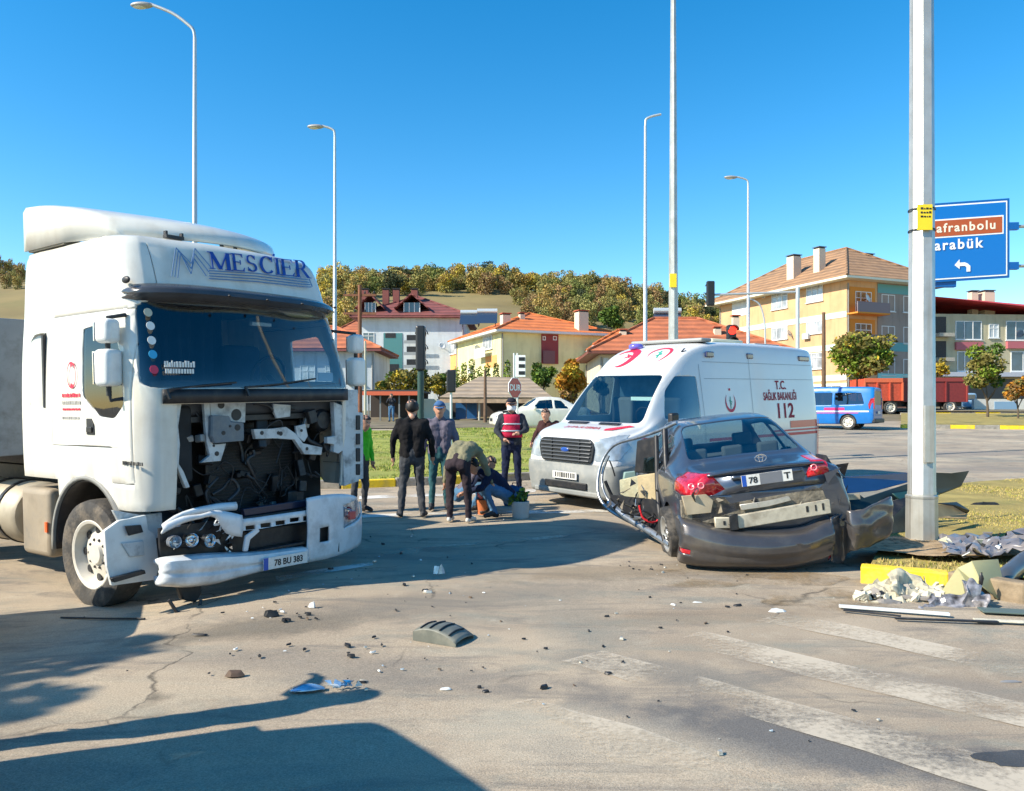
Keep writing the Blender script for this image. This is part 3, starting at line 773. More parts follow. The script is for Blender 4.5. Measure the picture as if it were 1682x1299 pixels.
rbox('dashboard', -.75, -.22, -1.08, 1.08, 1.60, 1.93, M('dash_grey', (.05, .055, .065), .7), truck, .05)
DRAPE = M('dark_curtain', (.02, .03, .055), .9, var=.25, scale=6)
mb = MB(); mb.grid(lambda u, v: (-1.35+.03*sin(u*70)+.02*sin(u*31), -1.08+1.5*u, 1.6+1.2*v), 90, 2); mb.build('cab_curtain', DRAPE, truck, 60)
mb = MB(); mb.box(-2.2, -2.17, -1.1, .15, 1.6, 3.1); mb.build('rear_wall', BLACK, truck)
mb = MB(); mb.tube([(-.72+.06*sin(a)*1, .55+.21*cos(a), 2.00+.20*sin(a)) for a in [2*pi*i/24 for i in range(24)]], .016, 8, closed=True); mb.tube([(-.72, .55, 2.0), (-.60, .55, 1.9)], .03, 8); mb.build('steering_wheel', BLACK, truck, 60)
for yy in (-.6, .6):
    rbox('cab_seat', -1.3, -.85, yy-.25, yy+.25, 1.6, 1.9, DRAPE, truck, .06); rbox('cab_seat_back', -1.34, -1.2, yy-.24, yy+.24, 1.85, 2.35, DRAPE, truck, .06)
rbox('headliner', -2.1, -.5, -1.05, 1.05, 2.72, 2.76, M('headliner', (.10, .10, .09), .9), truck, 0)
# sun shade strip and white card behind the glass
p0 = tp(425, 514, -.32); rbox('interior_light', -.45, -.40, p0.y-.02, p0.y+.22, 2.49, 2.53, M('pale_lens', (.7, .68, .6), .4), truck, .01)
p1 = tpc(545, 614); rbox('windscreen_card', -.12, -.11, p1.y-.14, p1.y+.06, 1.93, 2.02, M('white_sticker', (.7, .72, .7), .5), truck, 0)
for (a, b_, c_) in (((270, 640), (330, 633), (385, 628)), ((400, 636), (455, 631), (515, 622))):
    mb = MB(); pts = [tpc(*q)+Vector((.03, 0, 0)) for q in (a, b_, c_)]; mb.tube(pts, .010, 6); mb.tube([pts[0], pts[0]+Vector((.02, .02, -.08))], .016, 6); mb.build('wiper', BLACK, truck, 60)
# black cowl strip below the screen
mb = MB()
mb.grid(lambda u, v: (front_x(-1.06+2.12*u, 1.8)+.014, -1.06+2.12*u, 1.725+.125*v), 20, 2); mb.build('cowl_strip', BLACK, truck, 40, solid=.02)

# ---- exposed front: frame, radiator, boxes, hoses
XB = -.16
def plate(name, px, x, mat, th=.03, holes=(), bev=.004):
    pts = [tp(u, v, x) for u, v in px]
    mb = MB(); mb.prism([(x, p.y, p.z) for p in pts], (-th, 0, 0)); o = mb.build(name, mat, truck, bevel=bev, seg=1)
    for (u, v, r_) in holes:
        c = tp(u, v, x); mb = MB(); mb.lathe([(0, 0), (r_, 0), (r_, .004), (0, .004)], Matrix.Translation((x+.001, c.y, c.z))@Matrix.Rotation(R(90), 4, 'Y'), 14); mb.build('frame_hole', BLACK, o)
    return o
FR = M('frame_white', (.52, .56, .57), .45, var=.1, scale=5, dirt=(.08, .08, .08), dscale=7, damt=.75)
plate('corner_pillar', [(268, 648), (300, 652), (293, 700), (296, 730), (294, 762), (302, 775), (312, 800), (306, 802), (290, 765), (276, 762), (272, 700)], -.12, FR, .05, [(288, 735, .012)])
plate('corner_inner_panel', [(276, 652), (332, 650), (336, 664), (322, 662), (295, 664), (290, 690), (278, 700)], -.14, FR, .03)
plate('frame_strut', [(334, 652), (344, 652), (346, 700), (350, 730), (372, 728), (363, 757), (330, 760), (345, 748), (340, 726), (337, 690)], -.13, FR, .04, [(356, 745, .022), (351, 732, .012)])
plate('upper_crossmember', [(300, 648), (345, 648), (348, 662), (334, 660), (330, 653), (305, 655)], -.12, FR, .04)
plate('bracket_plate', [(344, 651), (375, 653), (404, 662), (403, 694), (347, 690)], -.16, FR, .03, [(363, 665, .035), (388, 681, .055)])
plate('control_box', [(348, 682), (378, 683), (380, 692), (402, 694), (402, 724), (352, 728), (347, 716)], -.08, M('box_grey', (.10, .135, .17), .4, var=.15, scale=7, dirt=(.25, .25, .22), dscale=8, damt=.4), .10, [(367, 711, .02), (378, 700, .012), (390, 702, .03)], .012)
plate('lower_crossmember', [(417, 705), (448, 704), (470, 701), (486, 712), (498, 728), (530, 735), (528, 747), (500, 746), (484, 722), (450, 720), (420, 721)], -.13, FR, .05, [(430, 711, .02), (504, 737, .018), (461, 712, .022), (457, 711, .018)])
plate('upper_crossmember', [(428, 651), (464, 650), (463, 657), (430, 657)], -.13, FR, .03)
plate('bracket_plate', [(449, 663), (478, 665), (477, 684), (455, 687), (450, 676)], -.14, FR, .03)
plate('bracket_plate', [(528, 645), (545, 646), (544, 656), (529, 654)], -.13, FR, .03)
plate('bracket_plate', [(486, 700), (502, 696), (506, 716), (500, 726), (488, 716)], -.15, FR, .03, [(495, 707, .015)])
plate('corner_pillar', [(548, 660), (568, 668), (570, 640), (588, 640), (590, 790), (566, 798), (563, 740), (556, 745), (548, 742), (549, 730), (538, 728), (538, 718), (551, 716)], -.10, FR, .06, [(566, 678, .012)])
plate('step_side_frame', [(582, 676), (596, 678), (597, 786), (583, 790)], -.12, FR, .05)
for (v0, v1) in ((682, 706), (712, 730), (736, 758), (762, 780)):
    plate('step_slot', [(586, v0), (592, v0), (592, v1), (586, v1)], -.085, BLACK, .03)
rbox('radiator', -.52, -.45, -.40, .62, .62, 1.48, M('radiator_fins', (.022, .025, .028), .6, .3, var=.3, scale=60), truck, 0)
mb = MB()
for k in range(26): mb.box(-.452, -.440, -.40, .62, .64+k*.032, .644+k*.032)
mb.build('radiator_fin_rows', DARK, truck)
rbox('radiator_frame', -.46, -.40, -.44, -.40, .6, 1.5, DARK, truck, .004); rbox('radiator_frame', -.46, -.40, .62, .66, .6, 1.5, DARK, truck, .004)
rbox('radiator_frame', -.46, -.40, -.44, .66, 1.47, 1.52, DARK, truck, .004)
rbox('firewall', -.62, -.58, -1.15, 1.12, .55, 1.72, M('engine_bay_black', (.010, .012, .014), .8, var=.5, scale=5), truck, 0)
rbox('chassis_beam', -2.9, -.25, -.45, -.33, .55, .80, DARK, truck, .01); rbox('chassis_beam', -2.9, -.25, .40, .52, .55, .80, DARK, truck, .01)
rbox('front_axle', -1.15, -.97, -1.0, 1.0, .28, .42, DARK, truck, .02)
rbox('fuse_panel', -.22, -.16, -.98, -.72, 1.02, 1.70, M('engine_bay_black', (.010, .012, .014), .8), truck, .03)
r_ = random.Random(11)
for k in range(34):   # hoses and wires
    y0_, z0_ = r_.uniform(-.95, .98), r_.uniform(.7, 1.7); mb = MB(); pts = []
    y, z, x = y0_, z0_, r_.uniform(-.42, -.15)
    for j in range(5): pts.append((x, y, z)); y += r_.uniform(-.14, .16); z += r_.uniform(-.22, .12); x += r_.uniform(-.05, .05); x = min(-.13, x); y = max(-1.0, min(1.0, y)); z = max(.62, min(1.72, z))
    pts = [tuple(q) for q in resample(np.array(pts), 4)]
    mb.tube(pts, r_.choice([.006, .007, .009, .012, .018]), 7); mb.build('hose' if k % 2 else 'wire_loom', [BLACK, DARK, M('grey_hose', (.03, .032, .036), .5)][k % 3], truck, 60)
for k in range(30):   # brackets, connectors, small boxes
    y, z, x = r_.uniform(-.92, .95), r_.uniform(.62, 1.68), r_.uniform(-.40, -.16)
    if -.3 < y < .55 and z < 1.3: x = -.40
    a, b_, c_ = r_.uniform(.02, .07), r_.uniform(.02, .08), r_.uniform(.02, .09)
    T = Matrix.Translation((x, y, z))@Euler((r_.uniform(-.4, .4), r_.uniform(-.3, .3), r_.uniform(-.3, .3))).to_matrix().to_4x4()
    mb = MB(); mb.box(-a, a, -b_, b_, -c_, c_, 0, T); mb.build('engine_part', [DARK, BLACK, BLACK, M('bare_part', (.22, .23, .23), .45, .4, var=.2, scale=9)][k % 4], truck, bevel=.008, seg=1)
mb = MB(); mb.tube([(-.30, .62, 1.55), (-.26, .60, 1.42), (-.22, .66, 1.30), (-.2, .80, 1.24), (-.2, .98, 1.22)], .028, 10); mb.build('coolant_hose', BLACK, truck, 60)
c = tp(525, 690, -.25)
mb = MB(); mb.lathe([(0, 0), (.10, 0), (.12, .03), (.12, .20), (.09, .24), (0, .24)], Matrix.Translation((-.42, c.y, c.z))@Matrix.Rotation(R(90), 4, 'Y'), 20); mb.build('wiper_motor', DARK, truck, 40)
c = tp(255, 800, -.25); mb = MB(); mb.lathe([(0, 0), (.09, 0), (.10, .02), (.10, .26), (0, .27)], Matrix.Translation((-.45, c.y, c.z))@Matrix.Rotation(R(90), 4, 'Y'), 18); mb.build('air_canister', M('dull_can', (.26, .25, .22), .5, .3, var=.1), truck, 40)

# ---- lower corner with torn wing and step, image left
plate('torn_wing', [(172, 872), (196, 855), (240, 846), (244, 870), (256, 880), (262, 930), (256, 952), (184, 962), (176, 930)], -.22, WHITE2, .04)
plate('torn_wing', [(186, 838), (232, 846), (266, 842), (268, 880), (246, 888), (238, 868), (200, 866)], -.28, FR, .04)
plate('step_tread', [(184, 950), (238, 936), (240, 942), (188, 957)], -.14, BLACK, .05)
plate('step_recess', [(200, 892), (236, 888), (238, 912), (214, 915)], -.20, FR, .02)
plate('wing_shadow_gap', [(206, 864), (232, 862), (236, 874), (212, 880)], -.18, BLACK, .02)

# ---- bumper: a curved shell through pixel stations (u, v top, v bottom, x)
BW = M('bumper_white', (.66, .70, .72), .35, var=.06, scale=4, dirt=(.12, .12, .12), dscale=3.4, damt=.45, coat=.3)
S = [(259, 926, 948, -.02), (263, 921, 962, .06), (280, 916, 965, .13), (320, 912, 966, .19), (360, 909, 961, .21), (400, 908, 950, .20), (440, 905, 940, .20), (480, 900, 930, .20), (505, 897, 925, .19)]
def bump_fn(S_, bul=.03, ledge=0):
    P = []
    for u, a, b_, x in S_: P.append((tp(u, a, x), tp(u, b_, x)))
    A = resample(np.array([[*p[0]] for p in P]), 3); B = resample(np.array([[*p[1]] for p in P]), 3)
    n = len(A)-1
    def fn(u, v):
        i = min(int(round(u*n)), n); a, b2 = Vector(A[i]), Vector(B[i]); p = a.lerp(b2, v); p.x += bul*sin(pi*v)-((.12-v)*.7*(v < .12)+(v-.86)*.5*(v > .86)+.016*(.45 < v < .62))*ledge
        q = Vector((p.x*4, p.y*6, p.z*6)); p.x += noise.noise(q)*.012+abs(noise.noise(q*2.3))*.014*ledge
        return p
    return fn, n
fn, n = bump_fn(S, .018, 1); mb = MB(); mb.grid(fn, n, 16); lowb = mb.build('bumper_lower', BW, truck, 50, solid=.02)
S2 = [(265, 862, 878, .02), (300, 848, 860, .08), (330, 844, 852, .12), (352, 838, 850, .14), (372, 840, 876, .16), (398, 846, 882, .16)]
fn, n = bump_fn(S2, .02); mb = MB(); mb.grid(fn, n, 5); mb.build('bumper_upper_torn', BW, truck, 50, solid=.02)
S2 = [(266, 860, 864, -.05), (300, 840, 850, .0), (350, 828, 842, .05), (388, 824, 838, .05)]
fn, n = bump_fn(S2, .02); mb = MB(); mb.grid(fn, n, 4); mb.build('bumper_top_edge', BW, truck, 50, solid=.015)
# right-hand block of the bumper with square lamp hole, and slotted bar
def quadplate(px, x, mat, name, th=.05, bev=.012, parent=truck): 
    pts = [tp(u, v, x) for u, v in px]; mb = MB(); mb.prism([(x, p.y, p.z) for p in pts], (-th, 0, 0)); return mb.build(name, mat, parent, 40, bevel=bev, seg=2)
S3 = [(504, 818, 924, .17), (530, 813, 919, .17), (553, 811, 913, .155), (572, 812, 906, .11), (584, 815, 900, .04), (592, 822, 893, -.06), (593, 824, 890, -.2)]
fn, n = bump_fn(S3, .02)
bmb = bmesh.new(); mb = MB(); mb.grid(fn, n, 14); me = mb.mesh('t', BW); bmb.from_mesh(me)
lampq = [tp(u, v, .17) for u, v in ((523, 867), (540, 864), (540, 888), (523, 891))]
hole(bmb, [(p.y, p.z) for p in lampq], 'x', anyf).free()
hl = [tp(u, v, .13) for u, v in ((561, 830), (592, 824), (592, 852), (562, 868))]
hq = [(hl[0].y, hl[0].z), (1.30, hl[1].z+.03), (1.30, hl[2].z), (hl[3].y, hl[3].z)]
nb = hole(bmb, hq, 'x', anyf)
for v in nb.verts: v.co.x -= .035
HLB = M('headlamp_bowl', (.55, .58, .62), .2, .7, var=.35, scale=18)
hb = bm_obj(nb, 'headlamp_bowl', HLB, truck)
bm_obj(bmb, 'bumper_corner', BW, truck, 50, solid=.02)
mb = MB(); c = hl[0].lerp(hl[2], .45); mb.lathe([(0, .02), (.03, .03), (.05, .06), (.055, .075)], Matrix.Translation((c.x-.08, c.y-.02, c.z))@Matrix.Rotation(R(90), 4, 'Y'), 18); mb.build('headlamp_reflector', CHROME, hb, 60)
mb = MB(); mb.box(c.x-.04, c.x-.005, c.y+.0, c.y+.09, c.z-.09, c.z-.0); mb.build('indicator_lens', M('red_lens', (.5, .08, .08), .25, coat=.6), hb, bevel=.01)
quadplate([(521, 865), (542, 862), (542, 890), (521, 893)], .10, BLACK, 'fog_lamp_recess', .06)
mb = MB(); pts = [tp(556.5, v, .158) for v in (826, 906)]; mb.tube(pts, .005, 6); mb.build('bumper_seam', M('shut_line', (.10, .10, .09), .8), truck)
# slotted bar
barb = bmesh.new(); mb = MB(); S4 = [(398, 853, 872, .14), (430, 849, 868, .15), (470, 843, 861, .15), (505, 838, 856, .15), (520, 836, 853, .15)]
fn, n = bump_fn(S4, .0); mb.grid(fn, n, 3); me = mb.mesh('t', BW); barb.from_mesh(me)
for (a, b_, c_, d_) in ((405, 864, 420, 871), (428, 860, 446, 867), (453, 856, 469, 863), (476, 851, 492, 858), (498, 848, 511, 856)):
    q = [tp(u, v, .15) for u, v in ((a, b_), (c_, b_-2), (c_, d_-2), (a, d_))]; hole(barb, [(p.y, p.z) for p in q], 'x', anyf).free()
bm_obj(barb, 'slotted_bumper_bar', BW, truck, 50, solid=.025)
quadplate([(398, 850), (510, 834), (512, 838), (400, 856)], .10, DARK, 'chrome_trim_strip', .08, .004)
quadplate([(400, 836), (508, 820), (510, 831), (402, 848)], .06, M('dark_blue_trim', (.012, .02, .05), .3), 'trim_panel', .05, .006)
quadplate([(408, 872), (512, 858), (506, 896), (412, 912)], .02, BLACK, 'bumper_air_opening', .03, .004)
quadplate([(376, 878), (416, 872), (412, 908), (378, 908)], .0, BLACK, 'bumper_air_opening', .03, .004)
quadplate([(420, 904), (502, 889), (504, 893), (424, 909)], .14, DARK, 'opening_sill', .12, .006)
quadplate([(404, 880), (424, 866), (428, 872), (412, 886), (408, 906), (400, 906)], .15, BW, 'broken_bumper_strut', .03)
quadplate([(400, 840), (508, 822), (506, 860), (404, 880)], -.05, BLACK, 'bumper_backing', .03, 0)
quadplate([(262, 868), (376, 852), (380, 912), (264, 920)], -.02, BLACK, 'headlamp_recess', .03, 0)
# broken headlamp cluster
for (u, v, rr) in ((284, 889, .05), (312, 886, .055), (339, 887, .055)):
    c = tp(u, v, .06); mb = MB(); T = Matrix.Translation((.03, c.y, c.z))@Euler((0, R(90), R(rnd.uniform(-12, 12)))).to_matrix().to_4x4()
    mb.lathe([(0, 0), (rr*.5, .01), (rr*.85, .04), (rr, .075), (rr*1.08, .08), (rr*1.05, .02)], T, 18); mb.ell(T@Vector((0, 0, .05)), (rr*.4, rr*.4, rr*.4), 6); mb.build('headlamp_reflector', HLB if u < 300 else CHROME, truck, 60)
r_ = random.Random(5)
for k in range(26):
    u, v = r_.uniform(268, 374), r_.uniform(864, 906); c = tp(u, v, r_.uniform(.0, .10)); q = [Vector((r_.uniform(-.03, .03), r_.uniform(-.05, .05), r_.uniform(-.03, .03))) for _ in range(4)]
    mb = MB(); mb.prism([c+q[0], c+q[0]+Vector((0, .03, .01)), c+q[1]+Vector((0, .01, .03)), c+q[2]], (.006, 0, 0)); mb.build('lamp_shard', [WHITE2, DARK, CHROME, BLACK][k % 4], truck)
for k in range(12):
    u, v = r_.uniform(352, 384), r_.uniform(850, 892); c = tp(u, v, r_.uniform(.1, .16)); q = [Vector((r_.uniform(-.02, .02), r_.uniform(-.06, .06), r_.uniform(-.05, .05))) for _ in range(3)]
    mb = MB(); mb.prism([c+q[0], c+q[1], c+q[2]], (.008, 0, 0)); mb.build('torn_plastic', BW, truck)
# number plate
def plateT(u0, v0, u1, v1, x, fl=.0):
    a, b_ = tp(u0, v0, x), tp(u1, v1, x); return a, b_
a, b_ = tp(431, 927, .235), tp(503, 914, .235); T = frame3(a.lerp(b_, .5)+Vector((.015, 0, 0)), b_-a, (0, -(b_-a).z, (b_-a).y))
L = (b_-a).length
PW = M('plate_white', (.72, .72, .68), .4, dirt=(.3, .28, .24), dscale=20, damt=.4); PB = M('plate_blue', (.01, .08, .42), .4)
npl = rbox('number_plate', -L/2, L/2, -.055, .055, -.004, .004, PW, truck, 0, T=T)
rbox('plate_band', -L/2, -L/2+.05, -.055, .055, .0045, .006, PB, npl, 0, T=T)
text('plate_number', '78 BU 383', .082, T@Matrix.Translation((.03, -.004, .006)), DARK, npl, .001, sx_=.95, bold=True)
# broken piece hanging under the bumper, trailing wires
quadplate([(292, 962), (330, 960), (332, 975), (322, 990), (300, 985)], .0, BLACK, 'hanging_bracket', .06)
mb = MB(); mb.tube([tp(277, 985, .1), tp(290, 1005, .12), tp(310, 1010, .12), tp(326, 1004, .12), tp(330, 985, .1)], .015, 8); mb.build('hanging_trim', M('grey_hose', (.06, .065, .07), .5), truck, 60)

# ---- wheels
def wheel(parent, x, y, z, r=.5, wd=.28, sgn=-1, rimm=None, tyrem=None, rr=.31, steer=0., deep=.10, holes=8, hub=.09, rname='rim'):
    T = Matrix.Translation((x, y, z))@Matrix.Rotation(R(steer), 4, 'Z')@Matrix.Rotation(R(90*(1 if sgn < 0 else -1)), 4, 'X')
    mb = MB(); h = wd/2
    mb.lathe([(rr*1.02, -h*.8), (r*.86, -h), (r*.97, -h*.86), (r, -h*.5), (r, h*.5), (r*.97, h*.86), (r*.86, h), (rr*1.04, h*.85), (rr*1.0, h*.6), (rr*.98, -h*.6), (rr*1.02, -h*.8)], T, 40)
    ty = mb.build('tyre', tyrem or TYREDUST, parent, 50)
    mb = MB()
    mb.lathe([(0, h*.86-deep*.35), (hub, h*.86-deep*.35), (hub*1.15, h*.86-deep*.6), (rr*.62, h*.86-deep*.75), (rr*.80, h*.86-deep*1.0), (rr*.92, h*.8), (rr*1.0, h*.86), (rr*1.03, h*.84), (rr*.98, h*.2)], T, 36)
    rm = mb.build(rname, rimm or ALU, parent, 35)
    mb = MB()
    for k in range(holes):
        a = 2*pi*k/holes; c = T@Vector((rr*.70*cos(a), rr*.70*sin(a), h*.86-deep*.86)); n_ = (T.to_3x3()@Vector((0, 0, 1)))
        TT_ = frame3(c, T.to_3x3()@Vector((cos(a), sin(a), 0)), T.to_3x3()@Vector((-sin(a), cos(a), 0)))
        mb.ell((0, 0, 0), (rr*.10, rr*.13, .012), 6, 0, None) if False else mb.lathe([(0, .014), (rr*.12, .012), (rr*.12, -.01)], TT_, 10)
    mb.build('rim_holes', BLACK, rm)['kind'] = 'stuff'
    mb = MB()
    for k in range(10):
        a = 2*pi*k/10; c = T@Vector((hub*1.45*cos(a), hub*1.45*sin(a), h*.86-deep*.62)); mb.ell(c, (.014, .014, .014), 5)
    mb.build('wheel_nuts', DARK, rm)['kind'] = 'stuff'
    return ty
RIMW = M('dusty_rim', (.66, .63, .55), .5, .1, var=.08, scale=6, dirt=(.33, .27, .19), dscale=6, damt=.5)
wheel(truck, -1.06, -1.08, .352, rimm=RIMW, steer=2); wheel(truck, -1.06, 1.06, .42, rimm=RIMW, sgn=1, steer=-4)
for sg in (-1, 1):
    wheel(truck, -5.0, sg*.98, .42, sgn=sg, wd=.5, rimm=RIMW)
# wheel arch trim
mb = MB(); ap = [(-1.08+.655*cos(a), .40+.675*sin(a)) for a in [R(-8+i*8.4) for i in range(24)]]
mb.grid(lambda u, v: (ap[min(23, int(round(u*23)))][0]*(1)+.0, -1.225+.30*v, ap[min(23, int(round(u*23)))][1]), 23, 3); mb.build('arch_trim', M('arch_grey', (.22, .22, .20), .6, var=.15), truck, 60, solid=.035)
mb = MB(); ap2 = [(-1.08+.62*cos(a), .40+.64*sin(a)) for a in [R(-8+i*8.4) for i in range(24)]]
mb.grid(lambda u, v: (ap2[min(23, int(round(u*23)))][0], -1.20+.5*v, ap2[min(23, int(round(u*23)))][1]), 23, 3); mb.build('arch_liner', BLACK, truck, 60, solid=.02)
# behind the cab: chassis, fuel tank, side tanks
rbox('chassis_frame', -5.8, -2.3, -.45, -.33, .75, 1.0, DARK, truck, .01); rbox('chassis_frame', -5.8, -2.3, .33, .45, .75, 1.0, DARK, truck, .01)
TANK = M('dusty_tank', (.40, .35, .26), .55, .2, var=.12, scale=4, dirt=(.20, .17, .12), dscale=3, damt=.5)
mb = MB(); mb.lathe([(0, -.9), (.30, -.9), (.33, -.86), (.33, .86), (.30, .9), (0, .9)], Matrix.Translation((-3.45, -.90, .58))@Matrix.Rotation(R(90), 4, 'Y'), 28); ft = mb.build('fuel_tank', TANK, truck, 40)
for xx in (-2.9, -3.3, -4.0):
    mb = MB(); mb.lathe([(.332, -.03), (.345, -.03), (.345, .03), (.332, .03)], Matrix.Translation((xx, -.90, .58))@Matrix.Rotation(R(90), 4, 'Y'), 28); mb.build('tank_strap', DARK, ft, 40)
rbox('battery_box', -2.46, -1.86, -1.18, -.7, .22, .90, M('dusty_box', (.30, .25, .18), .7, var=.2, scale=6, dirt=(.06, .07, .08), dscale=3, damt=.7), truck, .06)
rbox('side_reflector', -1.93, -1.89, -1.195, -1.18, .48, .58, M('orange_lens', (.8, .12, .02), .3), truck, 0)
rbox('catwalk', -2.9, -2.3, -.8, .8, 1.0, 1.04, DARK, truck, 0)

# ---- the trailer behind
trl = posed('semi_trailer', TT@Matrix.Translation((-2.95, 0, 0)), 'weathered grey blue box semi trailer coupled behind the truck cab', 'trailer')
TRM = M('trailer_grey', (.22, .26, .30), .55, .1, var=.12, scale=3, dirt=(.08, .09, .09), dscale=5, damt=.6)
def tb(*a, **k): return rbox(*a, **k)
tb('trailer_body', -10.5, -.1, -1.25, .85, 1.18, 2.66, TRM, trl, .01)
for k in range(20): tb('body_rib', -.3-k*.52, -.24-k*.52, -1.285, -1.25, 1.25, 2.6, TRM, trl, .004)
tb('top_rail', -10.5, .0, -1.30, -1.25, 2.52, 2.68, M('rail_tan', (.32, .28, .2), .6), trl, .004)
tb('lower_rail', -10.5, .0, -1.30, -1.25, 1.10, 1.24, M('rail_grey', (.28, .30, .31), .5), trl, .004)
tb('kingpin_frame', -10.4, -.2, -.5, .5, 1.02, 1.18, DARK, trl, 0)
for xx in (-7.5, -8.8): 
    for sg in (-1, 1): wheel(trl, xx, sg*1.0, .46, sgn=sg, wd=.4, rimm=RIMW)

# ================================================================== crashed sedan, seen from behind
CT = pose((2.72, 7.93, .03), 89.4, -.5, -6.8, 1.0)
car = posed('crashed_car', CT, 'dark grey saloon car with crushed left side, hanging rear bumper and open boot seam', 'car')
def cp(u, v, x, T=CT): return on_plane(T, u, v, 'x', x)
CARP = M('car_paint_grey', (.068, .085, .118), .28, .55, var=.1, scale=3, dirt=(.20, .18, .14), dscale=2.6, damt=.35, coat=.8)
CARD = M('bumper_paint_brown_grey', (.082, .078, .080), .30, .45, var=.1, scale=3, dirt=(.26, .22, .16), dscale=2.2, damt=.35, coat=.7)
REDL = M('tail_lamp_red', (.45, .008, .018), .12, coat=1., var=.45, scale=26)
#        x    zs   zb   zt    ws   wm   wb   wt
CS = [(.02, .34, .84, 1.015, .78, .80, .72, .60), (.06, .30, .90, 1.045, .82, .84, .78, .62), (.22, .26, .93, 1.055, .85, .87, .83, .64), (.45, .24, .945, 1.07, .86, .88, .85, .66),
      (.66, .22, .95, 1.11, .86, .88, .855, .66), (.95, .22, .95, 1.29, .86, .88, .855, .60), (1.25, .21, .945, 1.455, .86, .88, .86, .56), (1.6, .20, .94, 1.52, .86, .88, .86, .55), (2.1, .20, .93, 1.535, .86, .88, .86, .55),
      (2.5, .20, .92, 1.48, .86, .88, .86, .55), (2.9, .20, .92, 1.22, .86, .88, .85, .60), (3.2, .20, .90, 1.02, .86, .87, .83, .66), (3.45, .22, .80, .93, .84, .85, .78, .62), (3.6, .28, .70, .84, .76, .78, .70, .55)]
def crumple(bm, c, rad, vec, seed=0, noisy=.06):
    c = Vector(c); vec = Vector(vec)
    for v in bm.verts:
        d = (v.co-c); q = sqrt((d.x/rad[0])**2+(d.y/rad[1])**2+(d.z/rad[2])**2)
        if q < 1:
            k = (1-q*q)**1.5; v.co += vec*k+Vector([noise.noise(v.co*9+Vector((seed, 7*i, 0)))*noisy for i in range(3)])*k
bm = loft_bm([ringpts(*s) for s in CS], 5, 4)
anyf = lambda c, n: True
# left flank torn open (door aperture)
sL = lambda c, n: c.y > .3 and n.y > .15
sR = lambda c, n: c.y < -.3 and n.y < -.15
hole(bm, [(1.75, .42), (2.75, .42), (2.75, .93), (1.75, .93)], 'y', lambda c, n: c.y > .5).free()
REARF = lambda c, n: .1 < c.x < 1.7 and n.z > .2 and c.z > 1.0
seal = M('window_black', (.012, .012, .014), .3)
rw = window(bm, rpoly([(.70, -.63), (.70, .63), (1.36, .545), (1.36, -.545)], .09, 3), 'z', lambda c, n: c.z > 1.02, 'rear_window', GLASS_CAR, car, rim=.03, rim_mat=seal)
for sg, fl, nm in ((1, lambda c, n: c.y > .2 and c.z > .9, 'l'), (-1, lambda c, n: c.y < -.2 and c.z > .9, 'r')):
    window(bm, rpoly([(1.08, 1.0), (1.72, .995), (1.72, 1.385), (1.40, 1.355)], .05), 'y', fl, 'side_window', GLASS_CAR, car, rim=.02, rim_mat=seal)
    window(bm, rpoly([(1.82, .995), (2.62, .985), (2.42, 1.36), (1.82, 1.40)], .05), 'y', fl, 'side_window', GLASS_CAR, car, rim=.02, rim_mat=seal)
window(bm, rpoly([(2.52, -.54), (2.52, .54), (3.05, .66), (3.05, -.66)], .08), 'z', lambda c, n: c.z > 1.0, 'windscreen', GLASS_CAR, car, rim=.03, rim_mat=seal)
for wx in (.92, 3.1):
    ar = [(wx+.36*cos(a), .30+.37*sin(a)) for a in [i*2*pi/22 for i in range(22)]]
    hole(bm, ar, 'y', lambda c, n: abs(c.y) > .55).free()
# rear face pieces
rear = lambda c, n: c.x < .40 and n.x < -.12
def ryz(pts, x=.04): return [(cp(u, v, x).y, cp(u, v, x).z) for u, v in pts]
tl = [ryz([(1112, 790), (1118, 783), (1166, 778), (1190, 803), (1170, 813), (1124, 815), (1113, 803)]), ryz([(1331, 757), (1340, 751), (1357, 752), (1360, 776), (1325, 784), (1322, 779)])]
lamps = []
for k, q in enumerate(tl):
    nb = hole(bm, q, 'x', lambda c, n: c.x < .45)
    if nb.faces:
        nb.normal_update()
        for v in nb.verts: v.co += v.normal*.004
        lo = bm_obj(nb, 'tail_lamp', REDL, car, 60, solid=.02); lamps.append(lo)
        cy = sum(a for a, b_ in q)/len(q); cz = sum(b_ for a, b_ in q)/len(q)
        mb = MB()
        for dy in ((.05, -.05) if k == 0 else (.03,)):
            mb.lathe([(.022, 0), (.030, .006), (.036, 0)], Matrix.Translation((-.0 if k == 0 else .0, cy+dy, cz))@Matrix.Rotation(R(-90), 4, 'Y'), 18)
        mb.build('lamp_ring', M('pink_lens', (.85, .25, .28), .2, coat=.8), lo, 60)
for yy in (.005,):
    pl = panel(bm, rpoly([(-.60, .80), (.60, .80), (.62, 1.0), (-.62, 1.0)], .04), 'x', lambda c, n: c.x < .12, 'boot_lid', CARP, car, gap=.006, push=.004)
crumple(bm, (.5, -.85, .75), (.55, .30, .35), (.05, .12, -.05), 3, .12)
crumple(bm, (2.4, .85, .75), (.9, .35, .5), (-.1, -.10, 0), 5, .10)
crumple(bm, (3.4, 0, .7), (.6, 1.0, .6), (-.15, 0, -.08), 9, .14)
crumple(bm, (.1, .3, .35), (.25, 1.3, .22), (.05, 0, .0), 12, .06)
shell = bm_obj(bm, 'body_shell', CARP, car, 55, solid=.014)
